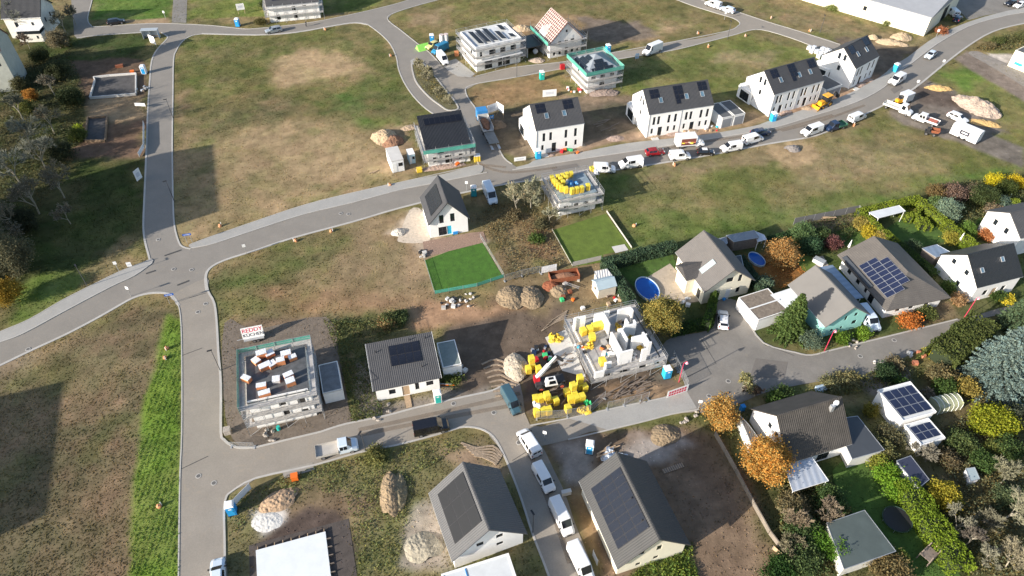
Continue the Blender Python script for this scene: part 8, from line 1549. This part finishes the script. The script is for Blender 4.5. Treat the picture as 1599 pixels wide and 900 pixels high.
for a in [((1255,362),3.4,1.9,(.10,.16,.06),'grey green conifer bush at the corner of the grey garden wall'),((1268,383),2.8,1.7,(.05,.10,.045),'dark bush below the conifer bush, near the orange tree'),((1300,378),2.2,1.5,(.16,.07,.065),'burgundy red bush by the shady lawn'),((1283,366),2.0,1.6,(.06,.09,.03),'dark green bush behind the burgundy one'),((1345,348),2.2,1.4,(.30,.24,.06),'tan golden bush inside the thuja hedge, upper'),((1358,362),2.2,1.5,(.42,.33,.03),'golden yellow bush inside the thuja hedge'),((1374,370),2.0,1.3,(.34,.27,.08),'pale gold bush at the lower end of the thuja hedge'),((1425,333),1.4,1.0,(.22,.20,.04),'olive gold bush behind the clipped blocks'),((1425,388),2.2,1.6,(.06,.09,.045),'grey green bush above the dark thuja hedge'),
  ((1480,327),3.8,2.4,(.17,.23,.16),'silver green conifer shrub right of the long thuja hedge'),((1461,318),2.8,1.5,(.12,.18,.06),'light green conifer shrub at the thuja hedge corner'),((1463,298),2.6,1.8,(.17,.12,.05),'rusty brown shrub at the field edge, left'),((1492,300),3.0,2.4,(.18,.12,.09),'purple brown shrub at the field edge, middle'),((1538,306),3.4,3.0,(.055,.075,.025),'dark green shrub mass at the field edge, right'),((1567,318),2.6,1.6,(.11,.16,.12),'blue grey shrub below the dark shrub mass'),((1578,336),2.4,1.5,(.12,.15,.12),'round grey shrub near the right edge'),((1553,327),2.0,1.6,(.22,.17,.11),'faded brown shrub between grey shrubs'),((1555,282),2.4,1.7,(.50,.42,.02),'bright yellow tree at the field corner'),((1588,283),2.6,1.6,(.48,.36,.02),'golden yellow tree touching the right edge'),((1572,292),2.6,1.8,(.06,.08,.02),'dark bush between the two yellow trees'),((1512,357),2.4,1.4,(.10,.17,.03),'green leafy shrub in the middle right garden'),((1486,370),1.9,1.3,(.28,.25,.04),'round olive gold ball bush by the black roofed house'),((1545,365),2.0,1.4,(.40,.16,.06),'orange red leaved bush in the middle right garden'),((1570,355),2.0,1.8,(.08,.11,.05),'dark shrub beside the right garden canopy'),((1599,352),2.2,1.6,(.07,.09,.05),'dark green shrub cut by the right edge'),((1480,448),1.8,1.2,(.08,.13,.03),'dark green bush in front of the bungalow side garden'),((1510,386),1.2,1.0,(.16,.22,.02),'low light bush at the thuja hedge end'),((1520,300),2.4,1.8,(.16,.13,.08),'grey brown shrub between purple and dark ones')]:
    tree(a[4], a[0], a[1], a[2], a[3], 'bush', 'garden_shrub', 'shrub', dens=1.2)
tree('slim green cypress before the pool house gable', (1113,470), 4.6, .75, (.08,.13,.025), 'column', 'cypress_tree', zc=2.2)
tree('grey green conifer bush right of the pool house gable', (1195,440), 2.6, 1.3, (.11,.16,.10), 'bush', 'garden_shrub', 'shrub')
# -- lower right gardens
tree('large orange gold tree beside the white gable', (1197,718), 7.2, 3.1, (.46,.25,.06), name='autumn_tree', zc=4.0, dens=1.4, hue=.3); tree('orange yellow birch with a white trunk at the lane', (1126,645), 5.5, 2.3, (.42,.25,.07), name='birch_tree', zc=3.0, dens=1.0, bark=mat('birch bark', (.7,.68,.62), .8), hue=.3)
tree('pale yellow willow bush at the plaza edge', (1163,598), 3.2, 2.3, (.26,.23,.10), 'bare', 'willow_shrub', 'shrub', dens=2, zc=1.5); tree('dark brown bare bush under the willow', (1180,612), 2.4, 2, BRR, 'bare', 'bare_shrub', 'shrub', zc=1)
for a in [((1240,640),(.17,.08,.05),1.8,1.4,'red brown bush above the brown roofed house, left'),((1212,622),(.09,.11,.03),2.0,1.4,'green bush above the brown roofed house, middle'),((1225,613),(.14,.15,.06),1.6,1.2,'olive bush at the lane behind the brown roofed house'),((1300,600),(.30,.20,.12),1.2,1.6,'straw coloured low bush along the lane, left'),((1325,592),(.35,.22,.13),1.0,1.8,'straw coloured low bush along the lane, right'),((1383,580),(.055,.07,.035),2.2,1.6,'dark bush at the driveway mouth'),((1396,567),(.30,.17,.12),1.6,1.2,'rosy bush at the driveway mouth'),((1406,596),(.08,.11,.03),1.6,1.0,'small green bush by the solar building'),((1360,640),(.30,.18,.04),1.6,1.0,'ochre bush left of the solar building'),((1390,680),(.20,.13,.085),2.4,1.8,'brown pink shrub below the solar building, upper'),((1375,700),(.24,.16,.08),2.4,2.0,'brown shrub below the solar building, lower'),((1372,720),(.38,.28,.06),2.0,1.2,'golden shrub at the corner of the dark flat annex'),((1475,772),(.48,.28,.04),2.6,1.9,'orange gold shrub right of the navy shed'),((1298,778),(.10,.115,.045),2.6,2.0,'dark olive shrub beside the pale terrace roof'),((1255,825),(.12,.13,.055),2.4,2.6,'mixed green shrub mass left of the felt roof, upper'),((1275,842),(.14,.20,.03),2.4,1.4,'light green leafy shrub left of the felt roof'),((1252,870),(.12,.125,.055),2.4,2.6,'mixed olive shrub mass left of the felt roof, lower'),((1307,858),(.14,.20,.03),3.0,1.4,'light green leafy shrub overhanging the felt roof corner'),((1215,890),(.045,.075,.02),2.0,2.0,'dark green shrub at the bottom edge'),((1392,888),(.26,.14,.08),2.4,2.6,'reddish brown shrub under the felt roof at the bottom'),((1408,872),(.22,.20,.05),1.6,.9,'small golden green shrub by the climbing frame'),((1500,690),(.13,.12,.05),1.8,2.2,'olive garden shrub right of the six panel box'),((1483,715),(.18,.10,.07),1.8,1.4,'rusty garden shrub above the orange one'),((1535,720),(.10,.12,.04),2.0,1.6,'green garden shrub near the cold frame'),((1578,700),(.10,.11,.04),2.2,1.8,'dark garden shrub at the right edge, upper'),((1590,650),(.14,.11,.09),2.4,1.8,'purple brown shrub right of the juniper'),((1580,780),(.13,.12,.07),2.0,2.2,'dull shrub at the right edge, middle'),((1555,700),(.20,.16,.05),1.6,1.2,'ochre low shrub below the juniper'),((1240,790),(.26,.15,.10),2.2,2.0,'pinkish dried shrub under the orange tree')]:
    tree(a[4], a[0], a[2], a[3], (a[1][0]*.62, a[1][1]*.90, a[1][2]*.70), 'bush', 'garden_shrub', 'shrub', dens=1.1)
for px, h_, c, lb in [((1245,800),5.0,(.32,.22,.15),'bare pinkish tree left of the pale terrace roof'),((1295,800),4.6,(.26,.18,.13),'bare branching tree above the felt roof'),((1500,812),4.5,(.28,.24,.18),'bare grey tree right of the bright hedge, upper'),((1520,838),4.5,(.16,.12,.10),'bare dark tree right of the bright hedge, middle'),((1552,868),5.0,(.30,.25,.18),'bare grey tree right of the bright hedge, lower'),((1585,790),6.5,(.34,.29,.20),'tall pale bare tree at the right edge'),((1590,870),5.5,(.32,.25,.17),'bare tree in the lower right corner'),((1440,700),3.5,(.26,.21,.17),'small bare shrub behind the navy shed'),((1448,612),2.2,(.22,.17,.14),'thin bare shrub between solar building and greenhouse'),((1575,740),5.0,(.28,.24,.16),'bare tree above the tall pale one'),((1545,800),4.0,(.24,.20,.14),'bare bush left of the tall pale tree'),((1240,850),3.5,(.24,.19,.12),'bare bush among the mixed shrubs at the bottom')]:
    tree(lb, px, h_, 2, c, 'bare', 'bare_tree', zc=h_*.6)
# -- trees near the small shell and elsewhere
tree('large bare pale tree left of the small shell', (808,305), 7.5, 3, (.36,.30,.19), 'bare', 'bare_tree', zc=4.5, dens=2); tree('slim bare tree at the corner of the small shell', (828,300), 7.0, 3, (.34,.30,.20), 'bare', 'bare_tree', zc=4); tree('low bare tree above the olive lawn', (858,333), 4.2, 2, (.40,.35,.25), 'bare', 'bare_tree', zc=2.5)
for px, c, h_, lb in [((800,335),(.16,.13,.07),1.4,'bramble bush under the large bare tree'),((838,372),(.08,.13,.03),1.0,'low green bush on the dry strip'),((845,350),(.13,.12,.06),1.2,'thorny low bush right of the bramble'),((608,497),(.12,.14,.05),1.6,'green weed bush behind the bungalow, left'),((623,493),(.08,.11,.04),1.4,'green weed bush behind the bungalow, right'),((606,502),(.30,.20,.09),1.2,'rusty weed tuft behind the bungalow'),((412,6),(.08,.10,.035),2.0,'round dark shrub left of the scaffolded house'),((408,33),(.12,.11,.04),1.6,'round shrub at the scaffold foot of the top edge house'),((585,710),(.16,.16,.05),1.4,'weed clump on the verge below the flatbed'),((705,590),(.12,.15,.04),.9,'weeds right of the bungalow toilet'),((1470,48),(.40,.16,.08),1.4,'rusty red bush before the warehouse corner'),((1300,12),(.22,.25,.08),1.2,'yellow green shrub at the warehouse wall, left'),((1385,35),(.20,.22,.08),1.2,'yellow green shrub at the warehouse wall, right'),((1545,70),(.17,.14,.07),1.6,'brown shrub strip inside the upper right curve'),((1560,63),(.10,.12,.04),1.6,'dark shrub inside the upper right curve'),((1590,58),(.12,.13,.05),1.6,'olive shrub inside the upper right curve, right'),((1575,60),(.14,.14,.06),1.4,'faded shrub inside the upper right curve, middle')]:
    tree(lb, px, h_, 1.5, c, 'bush', 'wild_bush', 'bush', trunk=False)
for i, px in enumerate([(652,98),(663,108),(668,117),(688,140),(702,155)]): tree('slim bare sapling on the planted island, number %s from the top' % ['one','two','three','four','five'][i], px, 3.0, 1, (.42,.34,.22), 'bare', 'sapling', zc=1.5, group='saplings on the planted island')
# -- dark gardens at the left edge
for px, h_, rx, c, lb in [((88,60),5,3.0,(.20,.17,.10),'thin brown tree right of the old white house'),((100,62),3,1.6,(.16,.17,.05),'yellow olive bush at the old white house'),((60,85),4,2.6,(.07,.08,.03),'dark bush mass below the old white house'),((85,110),4.5,3,(.05,.06,.025),'dark tree in the shade, upper left garden'),((45,148),3,1.6,(.42,.20,.04),'orange bush at the foot of the blank gable'),((38,165),3,1.8,(.14,.15,.04),'olive bush below the orange one at the gable'),((110,150),4,3,(.045,.06,.022),'dark tree left of the upper foundation'),((120,210),3,1.8,(.11,.13,.03),'olive shrub at the lower dug plot'),((122,200),1.6,.8,(.30,.36,.03),'lime leaved shrub at the lower dug plot'),((90,235),4,3,(.05,.06,.028),'dark tree above the shaded meadow'),((12,400),8,4.0,(.13,.125,.07),'large olive grey tree at the left edge'),((5,455),5,2.6,(.34,.22,.03),'golden bush at the foot of the left edge tree'),((30,345),5,3,(.045,.05,.025),'dark tree above the left edge tree'),((30,130),3.5,2,(.09,.09,.04),'dull bush in front of the cream facade')]:
    tree(lb, px, h_, rx, c, 'broad' if h_ > 3.5 else 'bush', 'garden_tree' if h_ > 3.5 else 'garden_shrub', 'tree' if h_ > 3.5 else 'shrub', zc=h_*.55 if h_ > 3.5 else None)
for px, h_, c, lb in [((15,25),9,(.40,.36,.30),'tall bare pale tree before the old white house'),((92,28),7,(.26,.22,.15),'bare brown tree beside the old white house'),((30,195),10,(.30,.27,.22),'big bare grey tree at the left edge, upper'),((55,230),9,(.27,.25,.20),'big bare grey tree at the left edge, lower'),((10,250),10,(.30,.28,.24),'pale bare tree cut by the left edge'),((20,160),8,(.24,.21,.15),'bare tree before the cream facade'),((40,60),5,(.28,.17,.12),'reddish bare tree before the old white house'),((110,20),6,(.24,.20,.14),'bare tree at the upper left road mouth')]:
    tree(lb, px, h_, 3, c, 'bare', 'bare_tree', zc=h_*.6)
for i, (x_, y_, h_) in enumerate([(-122,126,20),(-128,131,22),(-119,120,17)]): tree('tall bare poplar beyond the left edge, '+['nearest','highest','lowest'][i]+' of three', (x_,y_,0), h_, 4, (.26,.22,.16), 'bare', 'poplar_tree', zc=8, dens=2, group='poplars beyond the left edge')
for px, h_, lb in [((70,180),8,'bare brown tree between gable and foundation'),((85,280),8,'bare brown tree over the shaded meadow'),((40,300),9,'bare brown tree at the left, below the pale ones'),((75,130),6,'thin bare tree in the upper left garden'),((15,330),9,'bare tree behind the large olive grey one'),((100,330),5,'lone thin bare tree in the shaded meadow')]: tree(lb, px, h_, 3, (.20,.165,.12), 'bare', 'bare_tree', zc=h_*.6, dens=2)
# leafy cover on borders so that beds read as beds
def cover(label, P, n_, color, h_=.35, size=.12, seed=0, name='ground_cover'):
    Q = np.array(atn(P)); r = np.random.default_rng(seed+7); lo, hi = Q.min(0), Q.max(0); p = lo+r.random((n_*3, 2))*(hi-lo); ins = sdist(p[:, 0], p[:, 1], Q) > 0; p = p[ins][:n_]; cl = fbm(p[:, 0], p[:, 1], 1.6, seed+2); keep = r.random(len(p)) < cl*1.5-.25; keep &= (np.sin((p[:, 0]+.04*p[:, 1])*8.5) > -.15) | (seed != 14); p = p[keep]; cl = cl[keep]
    o = leaf_mesh(name, np.concatenate([p, (r.random(len(p))*h_*(.3+cl*1.6))[:, None]], 1), size, color, None, seed=seed, z_t=.7+.6*r.random(len(p)), hue=.25); tag(o, label, 'plants', kind='stuff')
cover('tall weeds between the pits and the side street', [(357,775),(500,727),(690,686),(720,700),(650,740),(620,900),(560,900),(540,770),(470,770),(400,800),(360,840)], 8000, (.15,.165,.055), .3, .11, 1)
cover('weeds round the block pads left of the bungalow', [(505,500),(640,505),(575,545),(600,650),(550,660),(530,560)], 9000, (.10,.115,.04), .6, .13, 2); cover('leaf litter under the orange tree in the east garden', [(1170,402),(1240,388),(1265,430),(1220,452),(1180,432)], 5000, (.42,.19,.05), .05, .09, 3)
cover('mixed undergrowth in the lower right gardens', [(1215,760),(1300,760),(1330,800),(1290,830),(1320,900),(1215,900)], 16000, (.13,.125,.05), .8, .15, 4); cover('mixed undergrowth along the right edge of the gardens', [(1440,690),(1530,640),(1599,690),(1599,900),(1510,900),(1470,800),(1490,760)], 22000, (.14,.13,.06), .6, .14, 5)
cover('leafy border below the lane behind the brown roofed house', [(1090,650),(1180,640),(1330,595),(1420,560),(1440,590),(1350,615),(1260,625),(1170,660),(1140,690)], 12000, (.12,.12,.04), .7, .14, 6); cover('weedy fringe on the plot below the cream solar house', [(1000,885),(1080,850),(1095,930),(960,930)], 5000, (.12,.17,.03), .5, .13, 7)
cover('shrubby undergrowth in the east gardens', [(1240,352),(1340,335),(1350,350),(1300,400),(1262,395)], 7000, (.09,.105,.04), .6, .13, 8); cover('undergrowth in the top right gardens', [(1440,312),(1470,290),(1560,280),(1620,300),(1620,360),(1540,375),(1500,355)], 15000, (.12,.12,.05), .7, .14, 9); cover('dark undergrowth at the left edge gardens', [(-30,120),(110,80),(135,150),(125,250),(60,330),(30,440),(-60,470)], 26000, (.075,.08,.035), .8, .18, 10); cover('weeds on the planted island', [(646,100),(655,98),(672,115),(695,145),(708,165),(690,163),(660,140),(650,118)], 3500, (.17,.15,.06), .6, .13, 11); cover('shrubby fringe inside the upper right curve', [(1515,78),(1560,58),(1640,40),(1640,80),(1580,80),(1540,82)], 7000, (.15,.13,.06), .7, .15, 12); cover('low bushes on the strip left of the olive lawn', [(735,340),(830,290),(860,345),(880,415),(800,440),(770,380)], 9000, (.17,.14,.07), .5, .13, 13); cover('young green plants in the bright field strip', [(262,500),(282,500),(280,900),(203,900),(212,740),(232,620)], 30000, (.15,.235,.04), .10, .085, 14)
